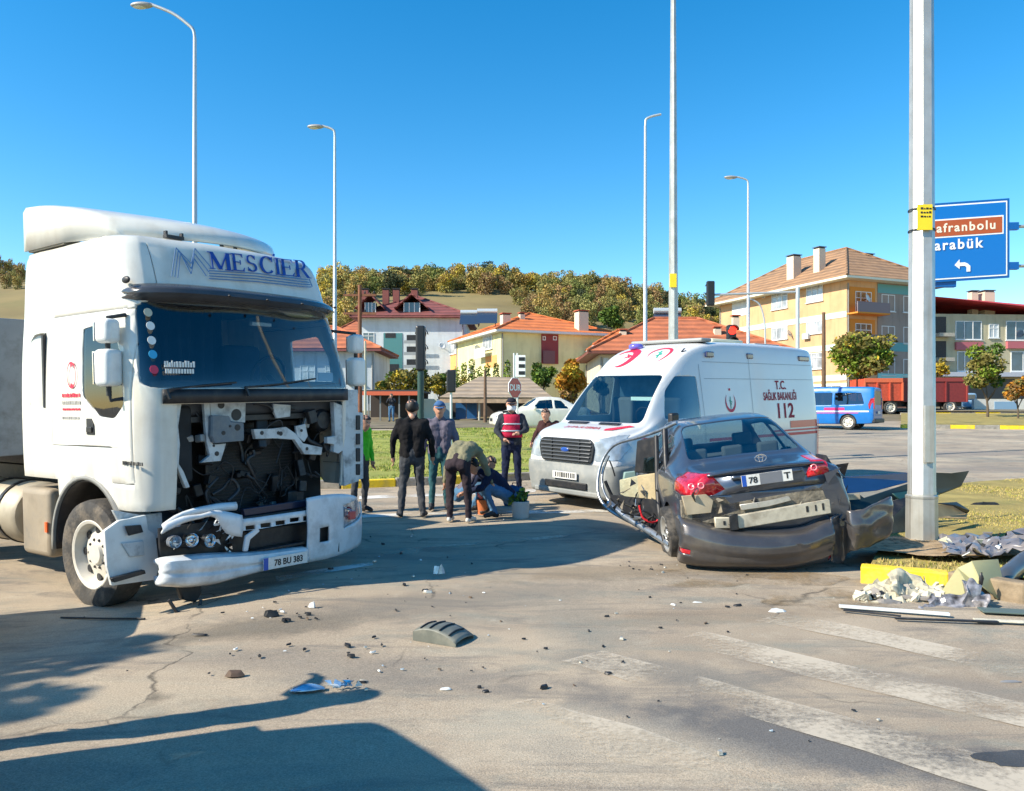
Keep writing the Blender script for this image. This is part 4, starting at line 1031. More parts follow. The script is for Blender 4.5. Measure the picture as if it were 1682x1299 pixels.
# boot edge spoiler lip, plate recess strip
mb = MB(); mb.grid(lambda u, v: (.005-.02*sin(pi*u)+.05*v, -.60+1.2*u, 1.022+.028*sin(pi*u)+.012*v), 24, 2); mb.build('boot_lip', CARP, car, 60, solid=.02)
mb = MB(); mb.grid(lambda u, v: (-.012, -.36+.72*u, .985-.035*v), 14, 2); mb.build('boot_garnish', CARP, car, 60, solid=.02)
# brand emblem: three ovals
c = cp(1249, 752, -.03)
mb = MB()
for (ry_, rz_, oz) in ((.058, .038, 0), (.020, .036, -.001), (.040, .014, .017)):
    mb.tube([(-.034, c.y+ry_*cos(a), c.z+oz+rz_*sin(a)) for a in [2*pi*i/28 for i in range(28)]], .0042, 6, closed=True)
mb.build('boot_emblem', CHROME, car, 60)
a, b_ = cp(1209, 792, -.03), cp(1311, 778, -.03); T = frame3(a.lerp(b_, .5), b_-a, (0, -(b_-a).z*-1, 1)); 
xa = (b_-a).normalized(); ya = xa.cross(Vector((1, 0, 0))); ya = -ya if ya.z < 0 else ya; T = frame3(a.lerp(b_, .5), xa, ya)
L = .52
npl = rbox('number_plate', -L/2, L/2, -.056, .056, -.012, .004, PW, car, 0, T=T)
rbox('plate_band', -L/2, -L/2+.045, -.056, .056, .0045, .006, PB, npl, 0, T=T)
text('plate_number', '78', .088, T@Matrix.Translation((-.145, -.004, .006)), BLACK, npl, .001, sx_=1.05, bold=True)
text('plate_number', 'T', .09, T@Matrix.Translation((.205, -.002, .006)), BLACK, npl, .001, sx_=1.2, bold=True)
rbox('plate_blur', -.075, .155, -.056, .056, .0045, .0062, M('plate_blur', (.16, .17, .19), .7, var=.1), npl, 0, T=T)  # grey block standing in for the blurred-out middle characters
# crushed lower rear, beam and brackets
MUD = M('muddy_metal', (.22, .19, .14), .85, .1, var=.35, scale=14, dirt=(.06, .06, .055), dscale=11, damt=.8, bump=.4)
def cplate(name, px, x, mat, th=.03, bev=.004, parent=car, holes=()):
    pts = [cp(u, v, x) for u, v in px]; mb = MB(); mb.prism([(x, p.y, p.z) for p in pts], (th, 0, 0)); o = mb.build(name, mat, parent, 40, bevel=bev, seg=1)
    for (u, v, w_, h_) in holes:
        c = cp(u, v, x-.002); mb = MB(); mb.box(x-.004, x-.001, c.y-w_, c.y+w_, c.z-h_, c.z+h_); mb.build('beam_slot', BLACK, o)
    return o
cplate('rear_crossmember', [(1118, 822), (1190, 816), (1200, 826), (1350, 800), (1362, 830), (1210, 862), (1150, 858), (1120, 850)], .02, MUD, .05)
cplate('bumper_beam', [(1174, 850), (1200, 850), (1210, 847), (1363, 820), (1366, 843), (1218, 868), (1176, 868)], -.07, M('beam_zinc', (.50, .46, .36), .6, .2, var=.15, scale=10, dirt=(.25, .2, .14), dscale=6, damt=.7), .05, .008, holes=[(1326, 836, .012, .03), (1340, 834, .008, .03), (1352, 832, .010, .035), (1190, 859, .012, .02), (1206, 858, .010, .035)])
cplate('beam_bracket', [(1198, 846), (1212, 844), (1214, 870), (1200, 872)], -.10, DARK, .03)
cplate('lamp_mount', [(1120, 815), (1160, 812), (1172, 822), (1168, 842), (1128, 846)], -.0, M('tan_plastic', (.38, .32, .22), .8, var=.2), .04)
cplate('foam_remnant', [(1215, 829), (1260, 823), (1296, 815), (1300, 822), (1262, 832), (1218, 838)], -.03, ALU, .03)
cplate('exposed_quarter', [(1357, 745), (1368, 762), (1374, 800), (1384, 850), (1366, 852), (1352, 800)], .10, BLACK, .3, .02)
r_ = random.Random(21)
def shards(n, u0, u1, v0, v1, x0, x1, mats, name, s=.05, parent=car, T=CT, sd=1):
    r_ = random.Random(sd)
    for k in range(n):
        c = on_plane(T, r_.uniform(u0, u1), r_.uniform(v0, v1), 'x', r_.uniform(x0, x1)); q = [Vector((r_.uniform(-s, s), r_.uniform(-s, s), r_.uniform(-s, s))) for _ in range(4)]
        mb = MB(); nrm = (q[1]-q[0]).cross(q[2]-q[0]); 
        if nrm.length < 1e-6: continue
        mb.prism([c+q[0], c+q[1], c+q[2]], nrm.normalized()*.006); mb.build(name, mats[k % len(mats)], parent)
shards(26, 1120, 1370, 815, 865, -.04, .10, [MUD, DARK, ALU, BLACK], 'torn_metal', .06, sd=4)
shards(30, 1350, 1388, 770, 870, .0, .5, [BLACK, DARK, CARP], 'torn_metal', .09, sd=5)
# inner dark
rbox('boot_inner', .12, .6, -.72, .72, .3, .9, BLACK, car, 0)
rbox('floor_pan', .3, 3.3, -.78, .78, .24, .28, BLACK, car, 0)
# hanging rear bumper as curved shell: (u, vtop, vbot, x)
BS = [(1117, 850, 905, .42), (1116, 851, 918, .16), (1118, 851, 923, .02), (1126, 851, 927, -.06), (1160, 862, 932, -.14), (1200, 872, 935, -.17), (1250, 876, 937, -.18), (1300, 874, 935, -.17), (1330, 868, 930, -.15), (1352, 856, 926, -.12), (1368, 850, 922, -.10)]
P = [(cp(u, a, x), cp(u, b2, x)) for u, a, b2, x in BS]
A = resample(np.array([[*p[0]] for p in P]), 4); B = resample(np.array([[*p[1]] for p in P]), 4); nn = len(A)-1
def bfn(u, v):
    i = min(int(round(u*nn)), nn); a, b2 = Vector(A[i]), Vector(B[i]); p = a.lerp(b2, v)
    p.x -= .022*sin(pi*min(1, v*1.15))+(.020 if .30 < v < .62 else 0)
    if v < .14: p.x += (.14-v)*1.1
    if v > .84: p.x += (v-.84)*.5
    p.x += noise.noise(p*5)*.012+abs(noise.noise(p*11))*.014
    return p
mb = MB(); mb.grid(bfn, nn, 16); bmb = bmesh.new(); bmb.from_mesh(mb.mesh('t', CARD))
for q in (ryz([(1113, 900), (1135, 903), (1134, 911), (1113, 908)], -.1), ryz([(1362, 911), (1385, 908), (1384, 918), (1362, 921)], -.1)):
    nb = hole(bmb, q, 'x', anyf)
    if nb.faces:
        for v in nb.verts: v.co.x -= .006
        bm_obj(nb, 'bumper_reflector', REDL, car, 60, solid=.01)
bmp = bm_obj(bmb, 'rear_bumper', CARD, car, 50, solid=.012, off=1)
# folded right end of the bumper, flap pulled outwards
FS = [(1366, 850, 922, -.10), (1374, 846, 926, -.02), (1382, 842, 926, .06), (1388, 838, 920, .04), (1396, 838, 908, -.02), (1412, 838, 902, -.04), (1436, 828, 896, .0), (1462, 816, 880, .10), (1466, 818, 868, .14)]
P = [(cp(u, a, x), cp(u, b2, x)) for u, a, b2, x in FS]; A2 = resample(np.array([[*p[0]] for p in P]), 4); B2 = resample(np.array([[*p[1]] for p in P]), 4); n2 = len(A2)-1
def flf(u, v):
    p = Vector(A2[min(int(round(u*n2)), n2)]).lerp(Vector(B2[min(int(round(u*n2)), n2)]), v); p.x += -.03*sin(pi*v)+abs(noise.noise(p*6))*.05+noise.noise(p*13)*.014; return p
mb = MB(); mb.grid(flf, n2, 16)
fl_ = mb.build('folded_bumper_end', CARD, car, 60, solid=.012)
# left rear wheel (edge on) and others
CTY = M('car_tyre', (.03, .03, .03), .8, var=.3, scale=12, dirt=(.24, .21, .17), dscale=5, damt=.7)
CRIM = M('car_rim', (.50, .50, .48), .35, .6, var=.1)
for (x, sg) in ((.92, 1), (.92, -1), (3.1, -1)):
    wheel(car, x, .865 if sg > 0 else sg*.76, .305, r=.31, wd=.20, sgn=sg, rimm=CRIM, tyrem=CTY, rr=.2, deep=.05, holes=5, hub=.05, steer=2 if sg > 0 else 0)
wheel(car, 3.0, .90, .30, r=.30, wd=.20, sgn=1, rimm=CRIM, tyrem=CTY, rr=.2, deep=.05, holes=5, hub=.05, steer=24)
# interior
SEAT = M('seat_fabric', (.09, .10, .105), .9, var=.1)
LSEAT = M('pale_trim', (.42, .44, .36), .8)
rbox('parcel_shelf', .62, 1.1, -.62, .62, .98, 1.0, LSEAT, car, .01)
for yy in (-.42, .0, .42): rbox('rear_headrest', 1.16, 1.26, yy-.12, yy+.12, 1.06, 1.20, SEAT, car, .03)
rbox('rear_seat_back', 1.1, 1.25, -.68, .68, .6, 1.06, SEAT, car, .05)
for yy in (-.38, .38):
    rbox('front_seat_back', 2.05, 2.2, yy-.24, yy+.24, .5, 1.10, SEAT, car, .06); rbox('front_headrest', 2.06, 2.16, yy-.12, yy+.12, 1.12, 1.28, SEAT, car, .03)
rbox('dashboard', 2.75, 3.0, -.75, .75, .75, .98, SEAT, car, .05)
mb = MB()
for k in range(14): mb.box(.0, .001, 0, .001, 0, .001) if False else None
# ---- torn open left flank and door, hanging outwards (image left)
FL = M('door_frame_metal', (.30, .33, .36), .3, .6, var=.25, scale=14, dirt=(.10, .09, .08), dscale=8, damt=.6, coat=.5)
def wp(px, D): return CT.inverted()@px2w(px[0], px[1], D)
def wtube(name, px, D, r, mat, n=8, sub=5, k=None):
    pts = [wp(p, (D if not isinstance(D, (list, tuple)) else D[i])) for i, p in enumerate(px)]
    pts = resample(np.array([[*p] for p in pts]), sub); mb = MB(); mb.tube([Vector(p) for p in pts], r, n); return mb.build(name, mat, car, 60)
DD = 9.9
wtube('door_window_frame', [(1112, 694), (1085, 706), (1050, 718), (1015, 728), (998, 742), (987, 764), (982, 790), (984, 815), (998, 835), (1025, 852), (1062, 870), (1090, 886)], [9.5, 9.8, 10.1, 10.4, 10.5, 10.5, 10.45, 10.35, 10.2, 9.9, 9.5, 9.2], .022, FL)
wtube('door_window_frame', [(1000, 748), (990, 775), (990, 800), (1000, 822), (1022, 840), (1056, 856), (1080, 866)], [10.5, 10.5, 10.4, 10.3, 10.1, 9.8, 9.6], .018, FL)
wtube('door_seal', [(1001, 756), (1006, 768), (1010, 782)], 10.4, .010, BLACK)
wtube('door_seal', [(994, 790), (1004, 812), (1018, 834), (1040, 846)], 10.3, .022, BLACK)
wtube('sill_rail', [(1000, 826), (1030, 850), (1070, 874), (1102, 896)], [10.0, 9.7, 9.3, 8.9], .045, FL)
wtube('door_pillar', [(1078, 716), (1079, 760), (1080, 800), (1084, 850), (1092, 890)], [9.6, 9.5, 9.4, 9.2, 9.0], .03, BLACK)
wtube('door_pillar', [(1092, 706), (1094, 760), (1098, 810)], [9.3, 9.1, 9.0], .035, DARK)
TAN = M('door_card_tan', (.42, .34, .20), .85, var=.12, scale=8, dirt=(.25, .24, .17), dscale=6, damt=.5, bump=.3)
TAN2 = M('door_foam', (.38, .36, .24), .9, var=.15, scale=10, dirt=(.2, .25, .2), dscale=7, damt=.5, bump=.5)
def wplate(name, px, D, th, mat, bev=.012, parent=None, T=None):
    """a thick plate whose outline was read off the photo at distance D (list: one per corner)"""
    inv = T if T is not None else CT.inverted()
    pts = [inv@px2w(u, v, D[i] if isinstance(D, (list, tuple)) else D) for i, (u, v) in enumerate(px)]
    n_ = (pts[1]-pts[0]).cross(pts[2]-pts[1]).normalized(); mb = MB(); mb.prism(pts, n_*th); return mb.build(name, mat, parent or car, 40, bevel=bev, seg=2)
wplate('door_card', [(1046, 781), (1081, 776), (1083, 822), (1050, 828)], [9.7, 9.45, 9.45, 9.7], .06, TAN)
wplate('door_foam', [(1017, 788), (1048, 781), (1050, 829), (1034, 828), (1032, 818), (1018, 812)], [10.0, 9.75, 9.75, 9.9, 9.9, 10.0], .06, TAN2)
wplate('mirror_base', [(1026, 776), (1044, 774), (1046, 786), (1024, 790)], 10.1, .10, M('sage', (.22, .33, .30), .6), .01)
wplate('door_inner_black', [(1046, 724), (1078, 716), (1082, 778), (1042, 776)], [10.1, 9.8, 9.8, 10.1], .04, BLACK)
wplate('door_glass_left', [(1058, 752), (1078, 750), (1078, 774), (1056, 774)], [9.95, 9.8, 9.8, 9.95], .01, GLASS_CAR, 0)
wplate('dark_cavity', [(1000, 812), (1092, 822), (1094, 890), (1052, 868), (1018, 846)], [10.2, 9.3, 9.2, 9.7, 10.0], .05, BLACK, 0)
for k in range(90):
    r2 = random.Random(100+k); u, v, D = r2.uniform(996, 1092), r2.uniform(790 if k % 3 == 0 else 820, 882), r2.uniform(9.1, 9.8)
    if v > 845+(u-1024)*.6: continue
    c = CT.inverted()@px2w(u, v, D); s = .06; q = [Vector((r2.uniform(-s, s), r2.uniform(-s, s), r2.uniform(-s, s))) for _ in range(3)]
    nrm = (q[1]-q[0]).cross(q[2]-q[0])
    if nrm.length < 1e-5: continue
    mb = MB(); mb.prism([c+q[0], c+q[1], c+q[2]], nrm.normalized()*.01); mb.build('torn_metal', [DARK, FL, MUD, BLACK, REDL if k == 8 else BLACK][k % 5], car)
wtube('wire_loom', [(1020, 840), (1042, 846), (1060, 840), (1078, 858), (1088, 880)], 9.4, .012, BLACK)
wtube('wire_loom', [(1012, 820), (1040, 836), (1064, 852), (1074, 846)], 9.6, .010, DARK)
wtube('wire_loom', [(1050, 830), (1056, 850), (1072, 858), (1084, 852)], 9.4, .014, RED)
wplate('tyre_flank', [(1094, 838), (1099, 836), (1112, 880), (1122, 930), (1112, 936), (1098, 900)], [8.6, 8.6, 8.6, 8.6, 8.6, 8.6], .05, M('dusty_tyre', (.055, .052, .048), .85), .01) if False else None

# ================================================================== ambulance
VT = pose((.90, 12.66, .015), -138.8, 1.2, -1.4, 1.05)
amb = posed('ambulance', VT, 'white high roof ambulance van with red crescents and 112 lettering behind the wrecked car', 'ambulance')
VWH = M('ambulance_white', (.66, .67, .67), .3, var=.03, scale=3, dirt=(.5, .48, .42), dscale=1.5, damt=.2, coat=.6)
GREYP = M('bumper_grey', (.22, .235, .23), .6, var=.08, scale=5, dirt=(.4, .38, .32), dscale=5, damt=.4)
#        x     zs   zb   zt    ws   wm   wb   wt
VS = [(.0, .30, .90, 1.12, .74, .82, .72, .60), (-.06, .26, .98, 1.17, .86, .92, .84, .70), (-.22, .24, 1.06, 1.24, .96, .98, .92, .78), (-.5, .24, 1.14, 1.30, .99, 1.01, .97, .84), (-.76, .24, 1.22, 1.37, 1.0, 1.02, .99, .86),
      (-1.0, .24, 1.26, 1.66, 1.0, 1.02, 1.0, .84), (-1.25, .24, 1.28, 1.95, 1.0, 1.02, 1.01, .80), (-1.5, .24, 1.30, 2.18, 1.0, 1.02, 1.01, .79), (-1.85, .24, 1.30, 2.46, 1.0, 1.02, 1.01, .80), (-2.25, .24, 1.30, 2.62, 1.0, 1.02, 1.01, .82), (-2.8, .24, 1.30, 2.70, 1.0, 1.02, 1.01, .84),
      (-4.0, .24, 1.30, 2.72, 1.0, 1.02, 1.01, .85), (-5.3, .24, 1.30, 2.71, 1.0, 1.02, 1.01, .85), (-5.9, .28, 1.30, 2.68, .99, 1.01, 1.0, .84), (-5.97, .34, 1.30, 2.62, .96, .98, .97, .80)]
bm = loft_bm([ringpts(*s) for s in VS], 4, 4)
vL = lambda c, n: c.y > .4 and n.y > .2
vR = lambda c, n: c.y < -.4 and n.y < -.2
vF = lambda c, n: n.x > .15 and c.x > -2.4
window(bm, rpoly([(-.84, 1.36), (.84, 1.36), (.74, 2.12), (-.74, 2.12)], .09), 'x', lambda c, n: n.x > .25 and -1.6 < c.x < -.6 and c.z > 1.3, 'windscreen', GLASS_VAN, amb, rim=.03, rim_mat=seal)
for fl in (vL, vR):
    window(bm, rpoly([(-1.18, 1.42), (-2.10, 1.42), (-2.10, 2.10), (-1.62, 2.10), (-1.34, 1.86)], .05), 'y', fl, 'cab_door_window', GLASS_DARK, amb, rim=.03, rim_mat=seal)
    ar = [(-1.0+.44*cos(a), .36+.46*sin(a)) for a in [i*2*pi/24 for i in range(24)]]; hole(bm, ar, 'y', lambda c, n: abs(c.y) > .6).free()
    ar = [(-4.75+.44*cos(a), .36+.46*sin(a)) for a in [i*2*pi/24 for i in range(24)]]; hole(bm, ar, 'y', lambda c, n: abs(c.y) > .6).free()
# lower grey bumper: cut from the nose
lowp = panel(bm, [(-1.1, .15), (1.1, .15), (1.1, .74), (-1.1, .74)], 'x', lambda c, n: c.x > -.45 and n.x > .02, 'front_bumper', GREYP, amb, gap=.004, push=.02)
# headlamps
for sg in (-1, 1):
    q = [(sg*.50, .86), (sg*.60, 1.13), (sg*.90, 1.20), (sg*.97, 1.02), (sg*.94, .84), (sg*.62, .80)]
    if sg < 0: q = q[::-1]
    window(bm, q, 'x', lambda c, n: c.x > -.6, 'headlamp', M('headlamp_lens', (.34, .40, .45), .06, .1, var=.25, scale=9, coat=1.), amb, recess=-.006)
    mb = MB()
    for (yy, zz, rr) in ((.70, .98, .055), (.84, 1.02, .045)): mb.lathe([(rr, 0), (rr*.9, .012), (rr*.4, .0), (0, .0)], Matrix.Translation((-.075 if yy < .8 else -.13, sg*yy, zz))@Matrix.Rotation(R(90), 4, 'Y'), 16)
    mb.build('headlamp_reflector', CHROME, amb, 60)
VB_ = BVHTree.FromBMesh(bm)
ambs = bm_obj(bm, 'body_shell', VWH, amb, 50, solid=.02)
rbox('body_liner', -5.8, -2.2, -.76, .76, .4, 2.3, BLACK, amb, 0)
# grille: rounded black panel with bars
GRB = M('grille_dark', (.04, .045, .05), .4, .3)
c0 = .035
mb = MB(); pts = [(c0-.03*0, y, z) for y, z in rpoly([(-.54, .76), (.54, .76), (.60, 1.02), (.52, 1.13), (-.52, 1.13), (-.60, 1.02)], .08)]; mb.prism(pts, (-.06, 0, 0)); gr = mb.build('grille', GRB, amb, 40, bevel=.008)
for k in range(6):
    z = .80+k*.056; w_ = .50+.05*min(k, 4)/4; rbox('grille_bar', c0, c0+.022, -w_, w_, z-.009, z+.009, M('grille_bar_metal', (.24, .25, .26), .3, .7), gr, .004)
for yy in (-.3, .3): rbox('grille_post', c0, c0+.018, yy-.01, yy+.01, .78, 1.11, GRB, gr, 0)
mb = MB(); mb.ell((c0+.022, 0, .955), (.008, .085, .035), 8); mb.build('badge_oval', M('badge_blue', (.02, .08, .35), .3, coat=.8), gr, 60)
rbox('badge_rim', c0+.012, c0+.016, -.095, .095, .92, .99, CHROME, gr, .015)
rbox('number_plate', .05, .062, -.26, .26, .50, .61, PW, amb, 0)
r_ = random.Random(8)
mb = MB(); x = -.2
while x < .22:
    wd = r_.uniform(.018, .035); mb.box(.062, .065, x, x+wd, .52, .595); x += wd+r_.uniform(.012, .03)
mb.build('blurred_plate_digits', DARK, amb)
rbox('lower_intake', .02, .055, -.45, .45, .36, .46, BLACK, amb, .01)
rbox('bumper_lip', -.05, .045, -.70, .70, .26, .34, GREYP, amb, .02)
for sg in (-1, 1): rbox('fog_lamp', .0-.06, .0-.02, sg*.72-.07, sg*.72+.07, .46, .56, BLACK, amb, .015)
# bonnet slots and print
def surf_z(x):
    for a, b_ in zip(VS, VS[1:]):
        if b_[0] <= x <= a[0]: t = (x-a[0])/(b_[0]-a[0]); return a[3]+(b_[3]-a[3])*t
    return 2.7
for y0, y1 in ((-.56, -.16), (.12, .52)):
    mb = MB(); mb.prism([(-.58, y0, surf_z(-.58)+.004), (-.58, y1, surf_z(-.58)+.004), (-.66, y1+.02, surf_z(-.66)+.004), (-.66, y0-.02, surf_z(-.66)+.004)], (0, 0, .012)); mb.build('bonnet_vent', BLACK, amb)
def vtext(name, s, size, o, xa, ya, mat, fn=None, **k): return text(name, s, size, frame3(o, xa, ya), mat, amb, .0012, fn=fn, **k)
def down(x, y, off=.008):
    h = VB_.ray_cast(Vector((x, y, 4)), Vector((0, 0, -1)))
    return h[0]+h[1]*off if h[0] else Vector((x, y, surf_z(x)+.02))
def on_hood(p): return down(p.x, p.y)
me_T = Matrix(((0, 0, 1, -.30), (-1, 0, 0, 0.0), (0, 1, 0, 0), (0, 0, 0, 1)))
# mirrored AMBULANS lettering on the bonnet
t_ = text('bonnet_lettering', 'AMBULANS', .15, Matrix(((0, -1, 0, -.36), (-1, 0, 0, -.02), (0, 0, 1, 0), (0, 0, 0, 1)))@Matrix.Scale(1, 4), M('faded_red_print', (.62, .18, .22), .5), amb, .001, fn=on_hood, bold=True)
mb = MB(); mb.prism([down(x, y, .01) for x, y in ((-.26, .52), (-.34, .50), (-.62, .74), (-.60, .84), (-.30, .66))], (0, 0, .004)); mb.build('red_flash', REDPRINT, amb)
def onside(a, b_):
    h = VB_.ray_cast(Vector((a, 3, b_)), Vector((0, -1, 0)))
    return h[0]+Vector((0, .007, 0)) if h[0] else Vector((a, 1.03, b_))
def roof_pt(x, y): return down(x, y)
def crescent(name, fn, cx, cy, r, mat, op=0., th=.42, n=26, d=(0, 0, .004)):
    """a crescent ring in plane coordinates put through fn(a, b)"""
    P1 = []; P2 = []
    for i in range(n+1):
        a = R(op)+R(38)+R(284)*i/n
        P1.append((cx+r*cos(a), cy+r*sin(a)))
        t = (i/n-.5)*2; k = th*(1-t*t)
        P2.append((cx+r*(1-k)*cos(a), cy+r*(1-k)*sin(a)))
    mb = MB(); vs = [fn(*p) for p in P1]+[fn(*p) for p in P2]; m_ = n+1
    mb.add(vs, [(i, i+1, m_+i+1, m_+i) for i in range(n)]); return mb.build(name, mat, amb)
GRN = M('green_print', (.02, .35, .25), .5)
for (x0, x1, z0, z1) in ((-2.20, -2.192, .5, 2.3), (-3.66, -3.652, .5, 2.5), (-5.9, -2.3, 2.34, 2.346), (-5.9, -2.3, 2.06, 2.066)):
    mb = MB(); mb.grid(lambda u, v: onside(x0+(x1-x0)*u, z0+(z1-z0)*v), 24 if x1-x0 > 1 else 1, 1 if x1-x0 > 1 else 24); mb.build('shut_line', M('shut_line_blue', (.24, .27, .30), .8), amb)
crescent('red_crescent', lambda a, b_: roof_pt(-1.83+a, b_), 0, -.36, .25, REDPRINT, op=-60, th=.55)
crescent('red_crescent', lambda a, b_: roof_pt(-1.88+a, b_), 0, .32, .22, REDPRINT, op=-20, th=.25)
def rod(name, fn, pts, w_, mat):
    mb = MB()
    for (a, b_), (c, d_) in zip(pts, pts[1:]):
        L = math.hypot(c-a, d_-b_); nx, ny = -(d_-b_)/L*w_/2, (c-a)/L*w_/2
        mb.add([fn(a+nx, b_+ny), fn(c+nx, d_+ny), fn(c-nx, d_-ny), fn(a-nx, b_-ny)], [(0, 1, 2, 3)])
    return mb.build(name, mat, amb)
rod('green_emblem', lambda a, b_: roof_pt(-1.86+a, b_), [(-.10, .30), (.10, .34)], .03, GRN); rod('green_emblem', lambda a, b_: roof_pt(-1.86+a, b_), [(-.06, .26), (.0, .38), (.05, .28)], .02, GRN)
rod('star', lambda a, b_: roof_pt(-1.83+a, b_), [(-.06, -.38), (.05, -.28), (-.03, -.28), (.05, -.38), (.0, -.25), (-.06, -.38)], .018, REDPRINT)
rod('dark_mark', lambda a, b_: roof_pt(-2.05+a, b_), [(-.05, .66), (.1, .70), (.02, .74)], .02, DARK)
def side_x(p): return p
def width_at(z):
    if z <= 1.3: return 1.02
    h = 2.72-1.3; t = (z-1.3)/h
    if t < .5: return 1.01+(-.08)*(t/.5)
    if t < .9: return .93-.08*(t-.5)/.4
    return .85-.12*(t-.9)/.1
crescent('red_crescent', lambda a, b_: onside(-2.98-a*.9, 1.66+b_), 0, 0, .17, M('crimson_print', (.50, .008, .06), .5), op=90, th=.30)
rod('emblem_dot', onside, [(-2.98, 1.86), (-2.98, 1.90)], .05, M('crimson_print', (.50, .008, .06), .5))
rod('green_emblem', onside, [(-2.98, 1.55), (-2.98, 1.76)], .022, GRN); rod('green_emblem', onside, [(-3.03, 1.66), (-2.95, 1.70), (-3.01, 1.62)], .016, GRN)
CRIM = M('crimson_print', (.50, .008, .06), .5)
sfn = lambda p: onside(p.x, p.z)
for s_, sz, x, z in (('T.C.', .22, -4.66, 1.95), ('SAĞLIK BAKANLIĞI', .20, -4.62, 1.745), ('112', .38, -4.74, 1.47)):
    text('side_lettering', s_, sz, frame3((x, 1.0, z), (-1, 0, 0), (0, 0, 1)), CRIM, amb, .0012, fn=sfn, bold=True, sx_=.68 if sz < .21 else 1.15 if sz > .3 else 1.)
RS = M('red_stripe', (.50, .01, .03), .4, coat=.4)
for (x0, x1, z0, z1) in ((-5.93, -4.9, 1.16, 1.29), (-5.93, -2.3, 1.02, 1.07), (-5.93, -4.3, 1.10, 1.13)):
    mb = MB(); mb.grid(lambda u, v: onside(x0+(x1-x0)*u, z0+(z1-z0)*v), 30, 3); mb.build('side_stripe', RS, amb)
mb = MB(); mb.add([(-5.955, 1.030, .4), (-5.91, 1.034, .4), (-5.91, 1.034, 1.3), (-5.955, 1.024, 1.3)], [(0, 1, 2, 3)]); mb.build('side_stripe', RS, amb)
mb = MB(); mb.add([(-.55, 1.028, .98), (-.95, 1.034, .95), (-.95, 1.034, 1.12), (-.62, 1.012, 1.16)], [(0, 1, 2, 3)]); mb.build('side_stripe', RS, amb)
for (x, w_) in ((-2.50, .11), (-3.72, .10), (-5.62, .20)):
    z = 2.47; mb = MB(); yy = width_at(z); mb.box(x-w_, x+w_, yy-.02, yy+.03, z-.05, z+.05); mb.build('side_flasher', M('flasher_navy', (.01, .02, .09), .2, coat=.8), amb, bevel=.02)
# roof furniture
BL = M('blue_beacon', (.14, .12, .55), .2, coat=.8)
mb = MB(); mb.lathe([(.10, 0), (.13, .02), (.13, .07), (.10, .10), (0, .11)], Matrix.Translation((-2.15, -.42, 2.58)), 18); mb.build('beacon', BL, amb, 60)
rbox('roof_light_bar', -2.75, -2.45, -.8, .75, 2.69, 2.755, M('roof_bar_grey', (.3, .31, .3), .5), amb, .03)
rbox('roof_ac_unit', -4.2, -3.2, -.55, .45, 2.71, 2.79, M('roof_cream', (.70, .66, .46), .5), amb, .04)
rbox('roof_hatch', -5.4, -4.5, -.5, .5, 2.70, 2.75, M('roof_bar_grey', (.3, .31, .3), .5), amb, .03)
# cab interior and mirrors
rbox('dashboard', -1.2, -.85, -.88, .88, .95, 1.34, M('dash_dark', (.06, .07, .075), .7), amb, .06)
for yy in (-.5, .5): rbox('cab_seat', -2.0, -1.85, yy-.24, yy+.24, .9, 1.75, SEAT, amb, .06)
rbox('cab_bulkhead', -2.22, -2.16, -.80, .80, .6, 2.25, M('bulkhead_blue', (.12, .20, .26), .7, var=.3, scale=4), amb, 0)
p = on_plane(VT, 1055, 655, 'x', -1.3); rbox('sun_blind', -1.45, -1.42, p.y-.34, p.y+.18, p.z-.03, p.z+.03, M('pale_blind', (.6, .68, .6), .6), amb, 0)
mb = MB(); mb.tube([(-1.35+.06*sin(a), .45+.19*cos(a), 1.42+.17*sin(a)) for a in [2*pi*i/20 for i in range(20)]], .014, 6, closed=True); mb.build('steering_wheel', BLACK, amb, 60)
rbox('door_mirror', -1.30, -1.12, 1.06, 1.16, 1.30, 1.52, BLACK, amb, .03)
for (x, sg) in ((-1.0, 1), (-1.0, -1), (-4.75, 1), (-4.75, -1)):
    wheel(amb, x, sg*.90, .345, r=.35, wd=.22, sgn=sg, rimm=ALU, tyrem=CTY, rr=.21, deep=.06, holes=6, hub=.06)
rbox('underbody', -5.6, -.5, -.85, .85, .24, .34, BLACK, amb, 0)

